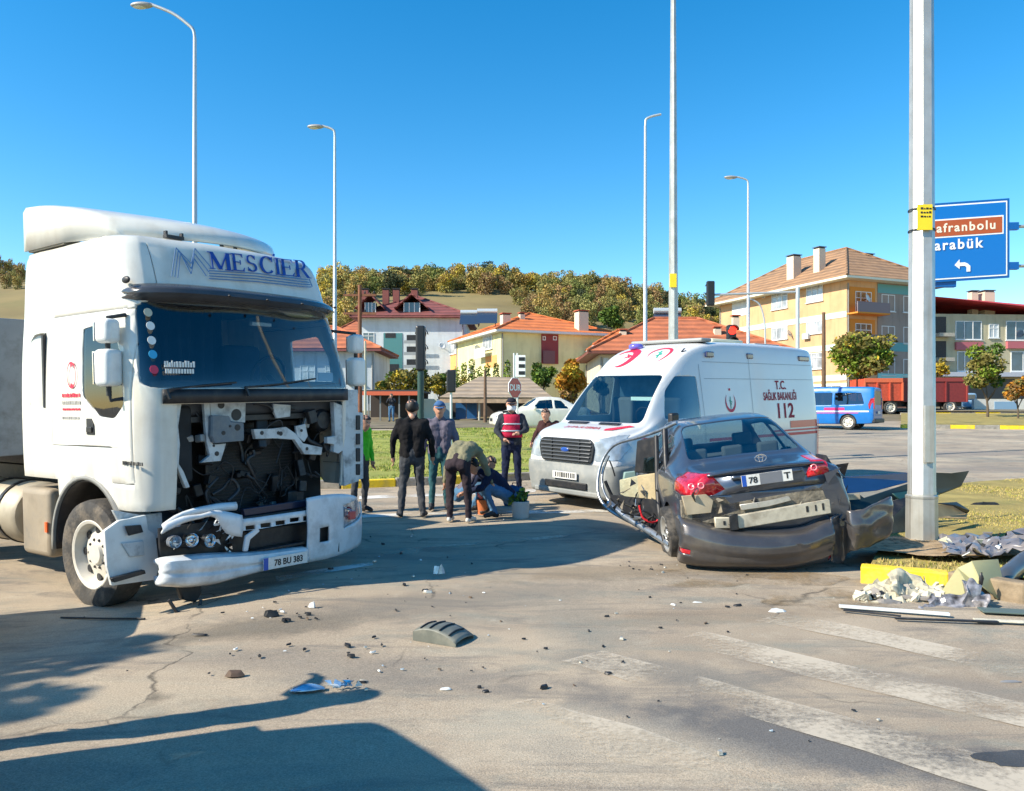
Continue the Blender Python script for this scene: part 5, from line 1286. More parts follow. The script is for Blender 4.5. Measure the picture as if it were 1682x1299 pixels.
# ================================================================== blue minibus and its out of frame twin
def minibus(name, T, label, blue, group=None, print_=True):
    v = posed(name, T, label, 'minibus', group)
    VB = [(.0, .30, .80, .92, .70, .78, .70, .58), (-.15, .26, .92, 1.03, .84, .88, .84, .72), (-.6, .24, 1.02, 1.16, .90, .93, .90, .80), (-.95, .24, 1.05, 1.24, .92, .94, .92, .80),
          (-1.3, .24, 1.06, 1.60, .92, .95, .93, .76), (-1.65, .24, 1.06, 1.88, .92, .95, .93, .74), (-2.2, .24, 1.06, 1.97, .92, .95, .93, .76), (-3.5, .24, 1.06, 1.98, .92, .95, .93, .77), (-4.8, .26, 1.06, 1.96, .92, .95, .93, .76), (-5.08, .30, 1.06, 1.92, .90, .93, .91, .74), (-5.14, .36, 1.06, 1.86, .86, .89, .87, .70)]
    bm = loft_bm([ringpts(*s) for s in VB], 3, 3)
    L_ = lambda c, n: c.y > .4 and n.y > .2
    R_ = lambda c, n: c.y < -.4 and n.y < -.2
    for fl in (L_, R_):
        for q in ([(-1.55, 1.14), (-2.1, 1.12), (-2.1, 1.68), (-1.85, 1.68)], [(-2.2, 1.12), (-3.35, 1.12), (-3.35, 1.70), (-2.2, 1.70)], [(-3.45, 1.12), (-4.75, 1.16), (-4.6, 1.68), (-3.45, 1.70)]):
            window(bm, rpoly(q, .06), 'y', fl, 'side_window', GLASS_DARK, v, rim=.02, rim_mat=seal)
        for wx in (-.95, -4.05):
            ar = [(wx+.38*cos(a), .33+.39*sin(a)) for a in [i*2*pi/20 for i in range(20)]]; hole(bm, ar, 'y', lambda c, n: abs(c.y) > .6).free()
    window(bm, rpoly([(-.78, 1.20), (.78, 1.20), (.68, 1.80), (-.68, 1.80)], .08), 'x', lambda c, n: n.x > .25 and -1.9 < c.x < -.8 and c.z > 1.1, 'windscreen', GLASS_DARK, v, rim=.03, rim_mat=seal)
    window(bm, rpoly([(-.72, 1.12), (.72, 1.12), (.66, 1.76), (-.66, 1.76)], .06), 'x', lambda c, n: n.x < -.2 and c.x < -4.7, 'rear_window', GLASS_DARK, v, rim=.02, rim_mat=seal)
    bm_obj(bm, 'body_shell', blue, v, 50, solid=.02)
    rbox('inner_liner', -4.9, -1.4, -.85, .85, .4, 1.05, BLACK, v, 0)
    for xx in (-2.0, -2.9, -3.8):
        for yy in (-.45, .45): rbox('seat', xx-.1, xx, yy-.25, yy+.25, .8, 1.35, SEAT, v, .05)
    for (x, sg) in ((-.95, 1), (-.95, -1), (-4.05, 1), (-4.05, -1)): wheel(v, x, sg*.83, .33, r=.335, wd=.21, sgn=sg, rimm=RIMW, tyrem=CTY, rr=.22, deep=.05, holes=5, hub=.06)
    for sg in (-1, 1):
        mb = MB(); mb.prism([(-5.06, sg*.90, .95), (-4.96, sg*.955, .95), (-4.92, sg*.945, 1.15), (-5.02, sg*.90, 1.42), (-5.12, sg*.84, 1.42), (-5.16, sg*.86, 1.0)], (0, sg*.01, 0)); mb.build('tail_lamp', REDL, v)
        mb = MB(); mb.box(-5.17, -5.13, sg*.82-.07, sg*.82+.07, .95, 1.45); mb.build('tail_lamp', REDL, v, bevel=.01)
        rbox('door_mirror', -1.5, -1.38, sg*1.08-.08, sg*1.08+.08, 1.15, 1.38, BLACK, v, .03)
    rbox('rear_bumper', -5.24, -5.0, -.90, .90, .30, .50, BLACK, v, .04)
    rbox('rear_number_plate', -5.19, -5.175, -.26, .26, .72, .83, PW, v, 0)
    if print_:
        for (x0, x1, z0, z1, m_) in ((-4.95, -.4, .80, .86, M('white_print', (.75, .75, .78), .5)), (-3.9, -3.0, .88, 1.0, M('magenta_print', (.65, .02, .16), .5)), (-2.1, -1.5, .86, .98, M('magenta_print', (.65, .02, .16), .5)), (-4.5, -1.2, .74, .77, M('magenta_print', (.65, .02, .16), .5))):
            mb = MB(); mb.add([(x0, .955, z0), (x1, .955, z0), (x1, .955, z1), (x0, .955, z1)], [(0, 1, 2, 3)]); mb.build('side_stripe', m_, v)
        rbox('roof_light_bar', -2.0, -1.7, -.6, .6, 1.98, 2.07, BL, v, .02)
    return v
BUSB = M('minibus_blue', (.006, .15, .47), .3, var=.06, coat=.6)
bT = px2w(1338, 700, 35.5)
minibus('police_minibus', pose((12.8, 38.8, gz(0, 37)-.02), 143, 0, 0, 1.0), 'blue minibus with red and white side stripes parked across the road', BUSB)
# ================================================================== white saloon by the shed
def saloon(name, T, label, mat):
    v = posed(name, T, label, 'car')
    bm = loft_bm([ringpts(*s) for s in [(.02, .30, .84, .95, .72, .76, .70, .58)]+CS[2:12]+[(3.7, .20, .80, .94, .86, .87, .80, .64), (4.2, .22, .74, .84, .84, .85, .76, .6), (4.45, .26, .62, .72, .76, .78, .68, .5), (4.52, .32, .52, .60, .62, .64, .58, .4)]], 3, 3)
    for sg in (1, -1):
        fl = (lambda c, n: c.y > .2 and c.z > .9) if sg > 0 else (lambda c, n: c.y < -.2 and c.z > .9)
        window(bm, rpoly([(1.08, 1.0), (1.72, .995), (1.72, 1.385), (1.40, 1.355)], .05), 'y', fl, 'side_window', GLASS_DARK, v, rim=.02, rim_mat=seal)
        window(bm, rpoly([(1.82, .995), (2.72, .985), (2.42, 1.36), (1.82, 1.40)], .05), 'y', fl, 'side_window', GLASS_DARK, v, rim=.02, rim_mat=seal)
        for wx in (.92, 3.55):
            ar = [(wx+.36*cos(a), .30+.37*sin(a)) for a in [i*2*pi/20 for i in range(20)]]; hole(bm, ar, 'y', lambda c, n: abs(c.y) > .55).free()
    window(bm, rpoly([(2.52, -.54), (2.52, .54), (3.05, .66), (3.05, -.66)], .08), 'z', lambda c, n: c.z > 1.0, 'windscreen', GLASS_DARK, v, rim=.03, rim_mat=seal)
    window(bm, rpoly([(.70, -.63), (.70, .63), (1.36, .545), (1.36, -.545)], .09), 'z', lambda c, n: c.z > 1.02, 'rear_window', GLASS_DARK, v, rim=.03, rim_mat=seal)
    bm_obj(bm, 'body_shell', mat, v, 50, solid=.014)
    rbox('inner_floor', .3, 4.1, -.75, .75, .25, .9, BLACK, v, 0)
    for (x, sg) in ((.92, 1), (.92, -1), (3.55, 1), (3.55, -1)): wheel(v, x, sg*.77, .31, r=.315, wd=.2, sgn=sg, rimm=CRIM_, tyrem=CTY, rr=.21, deep=.05, holes=5, hub=.05)
    for sg in (-1, 1):
        mb = MB(); mb.box(4.3, 4.42, sg*.62-.12, sg*.62+.12, .58, .68); mb.build('headlamp', HLB, v, bevel=.03); mb = MB(); mb.box(.0, .12, sg*.66-.12, sg*.66+.1, .74, .86); mb.build('tail_lamp', REDL, v, bevel=.03)
        rbox('door_mirror', 2.62, 2.74, sg*.95-.08, sg*.95+.08, .95, 1.08, mat, v, .03)
    rbox('grille', 4.44, 4.53, -.35, .35, .42, .56, BLACK, v, .01)
    return v
CRIM_ = M('car_rim', (.50, .50, .48), .35, .6, var=.1)
q = px_ground(870, 707)
saloon('white_car', pose((q.x+2.7, q.y+.9, gz(0, q.y)-.0), 190, 0, 0, 1.0), 'white saloon car parked in front of the brown shed', WPAINT)

# ================================================================== islands, kerbs, grass
def island(name, outline, h, mat, label):
    pts = [Vector((x, y, 0)) for x, y in outline]; tr = tessellate_polygon([pts])
    bm = bmesh.new(); vs = [bm.verts.new((x, y, gz(x, y)+h)) for x, y in outline]
    f = bm.faces.new(vs); bmesh.ops.triangulate(bm, faces=[f])
    for _ in range(5):
        long = [e for e in bm.edges if e.calc_length() > 1.2]
        if not long: break
        bmesh.ops.subdivide_edges(bm, edges=long, cuts=1); bmesh.ops.triangulate(bm, faces=list(bm.faces))
    for v in bm.verts: v.co.z = gz(v.co.x, v.co.y)+h+noise.noise(v.co*.6)*.035
    bmesh.ops.recalc_face_normals(bm, faces=bm.faces)
    if sum(f.normal.z for f in bm.faces) < 0: bmesh.ops.reverse_faces(bm, faces=list(bm.faces))
    me = bpy.data.meshes.new(name); bm.to_mesh(me); bm.free(); me.materials.append(mat); shade(me, 180)
    o = bpy.data.objects.new(name, me); COL.objects.link(o); o['kind'] = 'structure'; o['label'] = label; return o
def kerb(name, pts, label, L=.95, h=.14, w_=.16, cols=(YELLOW, KGREY), first=0):
    """a row of kerb stones along a ground line"""
    root = empty(name, (pts[0].x, pts[0].y, gz(pts[0].x, pts[0].y))); root['kind'] = 'structure'; root['label'] = label
    k = first; r_ = random.Random(len(pts)+int(abs(pts[0].x)*10))
    for a, b_ in zip(pts, pts[1:]):
        d = Vector((b_.x-a.x, b_.y-a.y, 0)); n_ = max(1, round(d.length/L)); d.normalize()
        l = (Vector((b_.x-a.x, b_.y-a.y, 0))).length/n_
        for i in range(n_):
            c = Vector((a.x, a.y, 0))+d*l*(i+.5); z = gz(c.x, c.y)
            T = Matrix.Translation(Vector((c.x, c.y, z))-root.location)@Matrix.Rotation(math.atan2(d.y, d.x)+r_.uniform(-.008, .008), 4, 'Z')@Matrix.Rotation(r_.uniform(-.01, .01), 4, 'Y')
            mb = MB(); mb.box(-l/2+.006, l/2-.006, -w_/2, w_/2, -.08, h+r_.uniform(-.008, .008), 0, T)
            mb.build('kerb_stone', cols[k % len(cols)], root, bevel=.018); k += 1
    return root
def tufts(name, region, n, hgt, mat, seed, dens=None, label=None, wd=.006, mats=None, dy=None):
    r_ = random.Random(seed); xs_ = [p[0] for p in region]; ys_ = [p[1] for p in region]; mb = MB(); c = 0; tries = 0
    while c < n and tries < n*12:
        tries += 1; x = r_.uniform(min(xs_), max(xs_)); y = r_.uniform(min(ys_), max(ys_))
        if ((x-4.75)/1.25)**2+((y-8.35)/.62)**2 < 1 and r_.random() < .9: continue
        if not inside(region, (x, y)): continue
        if r_.random() > min(1, (min(ys_)+3)/max(y, .1))**1.2: continue
        q = noise.noise(Vector((x*.8, y*.8, seed)))
        if q < -.25: continue
        s = (1+q)*hgt*(1 if y < 14 else 1.3); z = gz(x, y)+.10
        for _ in range(3):
            a = r_.uniform(0, pi); dx, dyy = cos(a)*wd*(1+y*.06), sin(a)*wd*(1+y*.06); lx, ly = r_.uniform(-.5, .5)*s, r_.uniform(-.5, .5)*s; ox, oy = r_.uniform(-.04, .04), r_.uniform(-.04, .04)
            mb.add([(x+ox-dx, y+oy-dyy, z), (x+ox+dx, y+oy+dyy, z), (x+ox+lx, y+oy+ly, z+s*r_.uniform(.7, 1.2))], [(0, 1, 2)], r_.randrange(len(mats)))
        c += 1
    me = bpy.data.meshes.new(name); me.from_pydata(mb.v, [], mb.f)
    for m_ in mats: me.materials.append(m_)
    me.polygons.foreach_set('material_index', mb.m); o = bpy.data.objects.new(name, me); COL.objects.link(o); o['kind'] = 'stuff'
    if label: o['label'] = label
    return o
G1 = M('grass_blade_green', (.17, .25, .03), .7, var=.3, scale=3); G2 = M('grass_blade_yellow', (.34, .32, .06), .7, var=.3, scale=3); G3 = M('grass_blade_straw', (.42, .33, .12), .8, var=.2, scale=3)
def P(u, v, off=0): q = px_ground(u, v, off); return (q.x, q.y)
# near right island with the tall pole
A = [P(1418, 952), P(1555, 962), P(1700, 978), (5.6, 6.9), (9.5, 6.4), (14, 7.2)]
isl1 = [P(1428, 948), P(1500, 955), P(1600, 965), (5.8, 7.1), (9.5, 6.6), (14, 7.4), (14.2, 17.5), P(1610, 801), P(1560, 805), P(1470, 860)]
island('traffic_island', isl1, .11, GRASSY, 'dry grass traffic island around the big steel pole')
kerb('island_kerb', [Vector((*P(1413, 955), 0)), Vector((*P(1560, 968), 0)), Vector((*P(1690, 990), 0)), Vector((5.7, 6.95, 0)), Vector((9.5, 6.45, 0)), Vector((14, 7.2, 0))], 'yellow and grey kerb of the near traffic island', L=.86, first=0, h=.17, cols=(YELLOW, M('soiled_kerb', (.26, .20, .13), .95, var=.3, scale=9, bump=.5, bscale=20)))
kerb('island_kerb', [Vector((14.2, 17.6, 0)), Vector((*P(1600, 801), 0)), Vector((*P(1556, 806), 0)), Vector((*P(1470, 862), 0))], 'far grey kerb of the near traffic island', L=.9, cols=(KGREY,), h=.11)
tufts('grass', isl1, 16000, .026, None, 3, label='short dry grass growing on the near island', mats=[G2, G3, G3])
# middle island behind the group
isl2 = [(-14, 15.2), P(560, 800), P(640, 797), P(700, 795), P(820, 792), P(880, 788), P(960, 782), P(1060, 768), (6.3, 22), (5.0, 30), P(960, 707), P(800, 707), P(700, 709), P(600, 712), (-16, 33)]
island('grass_island', isl2, .13, GRASSG, 'green grass island behind the group of people')
kerb('grass_island_kerb', [Vector((-12, 15.2, 0)), Vector((*P(560, 802), 0)), Vector((*P(735, 795), 0)), Vector((*P(890, 787), 0)), Vector((*P(1060, 769), 0))], 'yellow and grey kerb behind the group of people', L=1.0, first=1, h=.16)
tufts('grass', isl2, 22000, .05, None, 4, label='green grass growing on the middle island', mats=[G1, G2, G1])
# far right strip with two kerb rows
kerb('far_kerb', [Vector((*P(1480, 703), 0)), Vector((*P(1682, 705), 0)), Vector((*P(2000, 708), 0))], 'nearer yellow and grey kerb across the road on the right', L=1.15, first=0, h=.17, w_=.3)
kerb('far_kerb', [Vector((*P(1480, 681.5), 0)), Vector((*P(1682, 682), 0)), Vector((*P(1900, 683), 0))], 'farther yellow and grey kerb across the road on the right', L=1.7, first=1, h=.17, w_=.35)
isl3 = [P(1480, 701), P(1682, 703), P(2000, 706), P(1900, 682.5), P(1682, 681.5), P(1480, 681)]
island('verge', isl3, .14, GRASSY, 'dry grass verge between the two far kerbs')
isl4 = [P(1480, 680), P(2000, 681), (46, 66), (20, 66)]
island('verge', isl4, .2, EARTH, 'earth strip beyond the far kerbs')
isl5 = [P(560, 705), P(700, 704), P(960, 704), (6, 60), (-20, 62), (-26, 36)]
island('yard_ground', isl5, .05, EARTH, 'bare yard ground in front of the sheds')

# ================================================================== poles, lamps, sign
def octpole(name, base, H, r0, r1, mat, parent=None, n=8, rot=.39):
    mb = MB(); mb.lathe([(r0, 0), (r1, H)], Matrix.Translation(base)@Matrix.Rotation(rot, 4, 'Z'), n); return mb
bp_ = px_ground(1514, 892, .13); B = Vector((bp_.x, 8.95, .10)); B.x = (1514-CU)/F*8.95
pole = empty('steel_pole', B, 0, 'big galvanised octagonal pole with a yellow tag standing on the near island', 'pole')
mb = MB(); mb.lathe([(.172, .02), (.168, .55), (.168, .56)], Matrix.Rotation(.39, 4, 'Z'), 8); mb.build('pole_foot', STEEL, pole, 30)
mb = MB(); mb.lathe([(.152, .55), (.152, .60), (.148, .61), (.098, 13.0), (0, 13.02)], Matrix.Rotation(.39, 4, 'Z'), 8); mb.build('pole_shaft', STEEL, pole, 30)
mb = MB(); mb.lathe([(.1702, .53), (.1725, .535), (.1725, .56), (.15, .575)], Matrix.Rotation(.39, 4, 'Z'), 8); mb.build('pole_collar', STEEL, pole, 30)
rbox('access_door', -.055, .055, -.172, -.150, .95, 1.6, STEEL, pole, .004)
TAGY = M('tag_yellow', (.90, .66, .02), .5, var=.05)
tz = CH+(HV-357)/F*8.8-B.z
tg = rbox('yellow_tag', -.135+.0, .035, -.165, -.155, tz-.145, tz+.145, TAGY, pole, 0)
r_ = random.Random(2)
for row in range(3):
    x = -.10
    while x < .01:
        wd = r_.uniform(.012, .03); rbox('tag_mark', x, x+wd, -.168, -.1655, tz+.10-row*.045-.012, tz+.10-row*.045+.012*r_.uniform(.2, 1), DARK, tg, 0); x += wd+.01
for dz in (.12, -.12): mb = MB(); mb.lathe([(.142, -.008), (.146, -.008), (.146, .008), (.142, .008)], Matrix.Translation((0, 0, tz+dz)), 24); mb.build('tag_strap', DARK, pole)
# soil mound at foot
SOILM = M('soil_clods', (.22, .155, .085), .95, var=.35, scale=14, bump=.6, bscale=25)
mb = MB()
r_ = random.Random(31)
for k in range(420):
    a = r_.uniform(0, 2*pi); d = abs(r_.gauss(0, .40)); c = B+Vector((d*cos(a)*1.7-.1, d*sin(a)*.6-.22, .05)); s = r_.uniform(.008, .034)
    mb.ell(c, (s*1.3, s, s*.7), 3)
o = mb.build('soil_clods', SOILM, None, 60); o['kind'] = 'stuff'; o['label'] = 'loose soil thrown up around the pole foot'

_p = blob_poly((B.x-.05, B.y-.50), 1.15, .50, seed=15, n=44)
o = MB().add([(x, y, gz(x, y)+.165+.02*noise.noise(Vector((x*3, y*3, 0)))) for x, y in _p], [tuple(range(44))]).build('bare_soil', M('bare_soil', (.33, .235, .135), .95, var=.3, scale=7, bump=.7, bscale=22)); o['kind'] = 'structure'
# road sign on its own gantry arm
SD = 17.0
SB = M('sign_blue', (.0, .155, .52), .35, coat=.3); SW = M('sign_white', (.85, .87, .88), .4); SBR = M('sign_brown', (.42, .085, .02), .4)
sc = px2w(1592, 395, SD); e = SD/F
sgn = empty('direction_sign', sc, R(-4), 'blue direction sign reading Safranbolu and Karabük with a left arrow, on a side arm', 'road sign')
W2, H2 = 63.5*e, 65*e
a = -.0
def srot(p): return p
def sbox(name, x0, x1, z0, z1, y, mat, parent, th=.02, tilt=.055):
    # the sign hangs slightly askew: its lines rise to the right
    pts = [(x0, y, z0+x0*tilt), (x1, y, z0+x1*tilt), (x1, y, z1+x1*tilt), (x0, y, z1+x0*tilt)]
    mb = MB(); mb.prism(pts, (0, th, 0)); return mb.build(name, mat, parent)
sbox('sign_panel', -W2-.36, W2, -H2, H2, 0, M('sign_back_blue', (.0, .10, .36), .4), sgn, .04)
sbox('sign_border', -W2-.33, W2-.05, -H2+.05, H2-.05, -.004, SW, sgn, .003)
sbox('sign_face', -W2-.30, W2-.08, -H2+.08, H2-.08, -.008, SB, sgn, .003)
zc = (395-372)*e
sbox('brown_panel_border', -W2-.22, W2-.13, zc-.21, zc+.20, -.012, SW, sgn, .003)
sbox('brown_panel', -W2-.20, W2-.16, zc-.18, zc+.17, -.016, SBR, sgn, .003)
Ts = Matrix(((1, 0, 0, 0), (0, 0, 1, -.020), (.055, 1, 0, 0), (0, 0, 0, 1)))
Ts = Matrix(((1, 0, 0, 0), (0, 0, -1, -.020), (.055, 1, 0, 0), (0, 0, 0, 1)))
text('sign_lettering', 'Safranbolu', .27, Ts@Matrix.Translation((-.15, zc-.005, 0)), M('sign_cream', (.85, .78, .62), .4), sgn, .001, spacing=1.22, bold=True)
text('sign_lettering', 'Karabük', .31, Ts@Matrix.Translation((-.36, (395-400.5)*e, 0)), SW, sgn, .001, spacing=1.22, bold=True)
mb = MB(); ax, az = (1581-1592)*e, (395-437)*e; k_ = e
ar = [(-13, 3), (-5, 12), (-5, 6.5), (3, 6.5), (7.5, 4.5), (12, 0), (12, -9), (6, -9), (6, -2), (3.5, .6), (0, .8), (-5, .8), (-5, -4)]
mb.prism([(ax+x*k_, -.022, az+z*k_+(ax+x*k_)*.055) for x, z in ar], (0, .003, 0)); mb.build('left_arrow', SW, sgn)
for z in (23, -42): mb = MB(); mb.tube([(W2-.05, .06, z*e+.0), (W2+5, .06, z*e-.03)], .035, 8); mb.build('sign_arm', STEEL, sgn, 60); rbox('arm_clamp', W2-.02, W2+.20, -.0, .10, z*e-.08, z*e+.08, M('sign_back_blue', (.0, .10, .36), .4), sgn, 0)
rbox('sign_bracket', -W2+.15, -.25, .04, .16, -H2-.14, -H2+.02, M('sign_back_blue', (.0, .10, .36), .4), sgn, .01)
mb = MB(); mb.tube([(W2+5, .06, -sc.z+.5), (W2+5, .06, 1.6)], .13, 10); mb.build('sign_mast', STEEL, sgn, 60)

LGREY = M('lamp_grey', (.52, .55, .55), .4, .4, var=.05)
LHEAD = M('lamp_head_grey', (.34, .34, .33), .5, .2)
def lamp(u, vtop, D, H, side_, arm, label, r0=.085, r1=.045, head=True, rise=.16, group='tall street lamps around the junction', hx=None):
    x = (u-CU)/F*D; z1 = CH+(HV-vtop)/F*D; z0 = gz(x, D)
    root = empty('street_lamp', (x, D, z0), 0, label, 'street lamp', group); h = z1-z0
    mb = MB(); mb.lathe([(r0*1.5, 0), (r0*1.5, .5), (r0, .55), (r1, h-.25)], None, 10); mb.build('lamp_post', LGREY, root, 40)
    s = side_; mb = MB(); pts = [(0, 0, h-.28), (s*.03*arm, 0, h-.06), (s*.15*arm, 0, h+rise*.15), (s*.5*arm, 0, h+rise*.62), (s*arm, 0, h+rise)]
    pts = [tuple(q) for q in resample(np.array(pts, float), 4)]; mb.tube(pts, r1*.9, 8); mb.build('lamp_arm', LGREY, root, 60)
    if head:
        T = Matrix.Translation((s*(arm+.15), 0, h+.13))
        mb = MB(); mb.ell((s*(arm+.22), 0, h+rise-.03), (.30, .12, .075), 8); mb.build('lamp_head', LHEAD, root, 60)
        mb = MB(); mb.ell((s*(arm+.27), 0, h+rise-.08), (.18, .09, .04), 6); mb.build('lamp_lens', M('lamp_lens', (.6, .6, .5), .2, coat=.5), root, 60)
    return root
lamp(320, 46, 20, 0, -1, 1.15, 'tall lamp post rising behind the truck cab with its arm to the left', rise=.62)
lamp(550, 214, 27, 0, -1, .45, 'lamp post standing just right of the truck cab')
lamp(1060, 195, 27, 0, 1, .55, 'lamp post behind the ambulance with a short arm to the right', head=False)
lamp(1229, 296, 34, 0, -1, .55, 'shortest looking lamp post in front of the orange apartment block')
x = (1106-CU)/F*19.5
hp = empty('lamp_column', (x, 19.5, gz(x, 19.5)), 0, 'thick steel column with a yellow tag behind the ambulance, running out of the top of the picture', 'pole')
mb = MB(); mb.lathe([(.15, 0), (.13, 2.2), (.055, 14.0), (0, 14.0)], None, 8); mb.build('pole_shaft', STEEL, hp, 30)
tz = CH+(HV-462)/F*19.5-gz(x, 19.5); rbox('yellow_tag', -.11, .05, -.15, -.10, tz-.17, tz+.17, TAGY, hp, 0)
# distant curved lamp
q = px2w(1257, 600, 52); cl = empty('street_lamp', (q.x, 52, gz(q.x, 52)), 0, 'small curved lamp post before the orange wall', 'street lamp')
zt = CH+(HV-492)/F*52-gz(q.x, 52); mb = MB(); mb.tube([tuple(p) for p in resample(np.array([(0, 0, 0), (0, 0, zt*.6), (-.05, 0, zt*.8), (-.35, 0, zt*.95), (-.9, 0, zt)], float), 5)], .06, 8); mb.build('lamp_post', LGREY, cl, 60)
mb = MB(); mb.ell((-1.0, 0, zt), (.25, .1, .06), 6); mb.build('lamp_head', LHEAD, cl, 60)

WOOD = M('utility_wood', (.14, .085, .05), .85, var=.25, scale=4, bump=.3)
def utility(u, vtop, D, label, arms=True, mat=WOOD, r=.13):
    x = (u-CU)/F*D; z0 = gz(x, D); h = CH+(HV-vtop)/F*D-z0; root = empty('utility_pole', (x, D, z0), 0, label, 'utility pole')
    mb = MB(); mb.lathe([(r, 0), (r*.7, h), (0, h)], None, 10); mb.build('post', mat, root, 40)
    if arms:
        for k, dz in enumerate((.5, 1.4)):
            rbox('crossarm', -.8, .8, -.05, .05, h-dz-.05, h-dz+.05, mat, root, 0)
            for xx in (-.7, -.25, .25, .7): mb = MB(); mb.lathe([(.03, 0), (.05, .03), (.03, .07), (.05, .1), (.02, .16)], Matrix.Translation((xx, 0, h-dz+.05)), 8); mb.build('insulator', DARK, root, 60)
    return root
utility(591, 468, 38, 'brown wooden utility pole with crossarms right of the truck', mat=M('utility_brown', (.20, .08, .04), .8, var=.2, scale=4))
utility(600, 560, 30, 'thin pale pole just right of the truck cab', arms=False, mat=M('pale_post', (.45, .42, .34), .7), r=.06)
utility(1353, 513, 55, 'dark wooden pole in front of the orange apartment block', arms=False, r=.17)
utility(797, 608, 42, 'dark wooden post beside the brown shed', arms=False, r=.10)

# traffic lights
TLB = M('signal_black', (.015, .016, .018), .4)
def signal(u, v, D, label, n=3, facing='away', lit=False, pole_=True, pr=.06, pmat=LGREY, w_=.34, ph=None, vb=None):
    x = (u-CU)/F*D; zc = CH+(HV-v)/F*D; z0 = gz(x, D); root = empty('traffic_light', (x, D, z0), 0, label, 'traffic light'); z = zc-z0
    hh = .32*n; mb = MB(); mb.box(-w_/2, w_/2, -.10, .10, z-hh/2, z+hh/2); mb.build('signal_box', TLB, root, bevel=.04)
    for k in range(n):
        zz = z+hh/2-.16-.32*k; fy = -.10 if facing == 'cam' else .10; s_ = -1 if facing == 'cam' else 1
        mb = MB(); mb.tube([(0, fy, zz), (0, fy+.02*s_, zz)], .11, 14); mb.build('signal_lens', (M('red_signal', (.9, .02, .01), .4, emit=3.) if lit and k == 0 else M('dull_lens', (.05, .05, .04), .2)), root, 60)
        mb = MB(); mb.grid(lambda a_, b_: (.135*cos(pi*a_), fy+s_*.20*b_, zz+.135*sin(pi*a_)), 10, 1); mb.build('signal_hood', TLB, root, 60, solid=.01)
    if pole_:
        mb = MB(); mb.lathe([(pr, 0), (pr, z-hh/2)], None, 10); mb.build('signal_post', pmat, root, 40)
    return root
signal(691, 572, 16.5, 'large black traffic light seen from behind on a dark green post', n=3, pr=.07, pmat=M('dark_green_post', (.02, .06, .05), .5), w_=.20)
signal(741, 626, 22, 'small double black traffic light on a white post', n=2, pr=.035, pmat=M('pale_post2', (.62, .66, .64), .5), w_=.26)
s3 = signal(1167, 482, 30, 'black traffic light hung from a mast arm above the ambulance', n=3, pole_=False, w_=.30)
h3 = s3.location.z; zz = CH+(HV-484)/F*30-h3
mb = MB(); mb.tube([(0, .05, zz), (3.4, .05, zz+.12)], .045, 8); mb.tube([(3.4, .05, 0), (3.4, .05, zz+.3)], .08, 8); mb.build('mast_arm', LGREY, s3, 60)
signal(1201, 553, 21, 'traffic light with a red lamp above the ambulance roof', n=2, facing='cam', lit=True, pr=.05, w_=.24)

# stop sign seen at an angle, with a chevron board on the same post behind
D = 27.; x = (846-CU)/F*D; z0 = gz(x, D)
ss = empty('stop_sign', (x, D, z0), R(52), 'red octagonal stop sign on a pale post in front of the brown shed', 'road sign')
zc = CH+(HV-637)/F*D-z0; rr = .39
mb = MB(); mb.tube([(0, .04, -.0), (0, .04, CH+(HV-580)/F*D-z0)], .035, 8); mb.build('sign_post', M('pale_post2', (.62, .66, .64), .5), ss, 60)
octo = lambda r: [(r*cos(pi/8+k*pi/4), 0, zc+r*sin(pi/8+k*pi/4)) for k in range(8)]
mb = MB(); mb.prism(octo(rr), (0, .02, 0)); mb.build('sign_rim', SW, ss)
mb = MB(); mb.prism([(x_, -.004, z_) for x_, y_, z_ in octo(rr*.93)], (0, .003, 0)); mb.build('sign_face', M('stop_red', (.42, .003, .012), .4, coat=.3), ss)
text('sign_lettering', 'DUR', .30, Matrix(((1, 0, 0, 0), (0, 0, -1, -.007), (0, 1, 0, zc), (0, 0, 0, 1))), SW, ss, .001, bold=True)
D = 30.; x = (852-CU)/F*D; z0 = gz(x, D); zc = CH+(HV-601)/F*D-z0
cb = empty('chevron_board', (x, D, z0), 0, 'narrow white board with three black bars above the stop sign', 'road sign')
rbox('board', -.16, .26, -.02, .02, zc-.42, zc+.42, SW, cb, 0)
for k in (-1, 0, 1): rbox('bar_mark', .0, .24, -.03, -.022, zc+k*.27-.07, zc+k*.27+.07, TLB, cb, 0)
mb = MB(); mb.tube([(-.05, .06, 0), (-.05, .06, zc+.5)], .035, 8); mb.build('sign_post', M('pale_post2', (.62, .66, .64), .5), cb, 60)

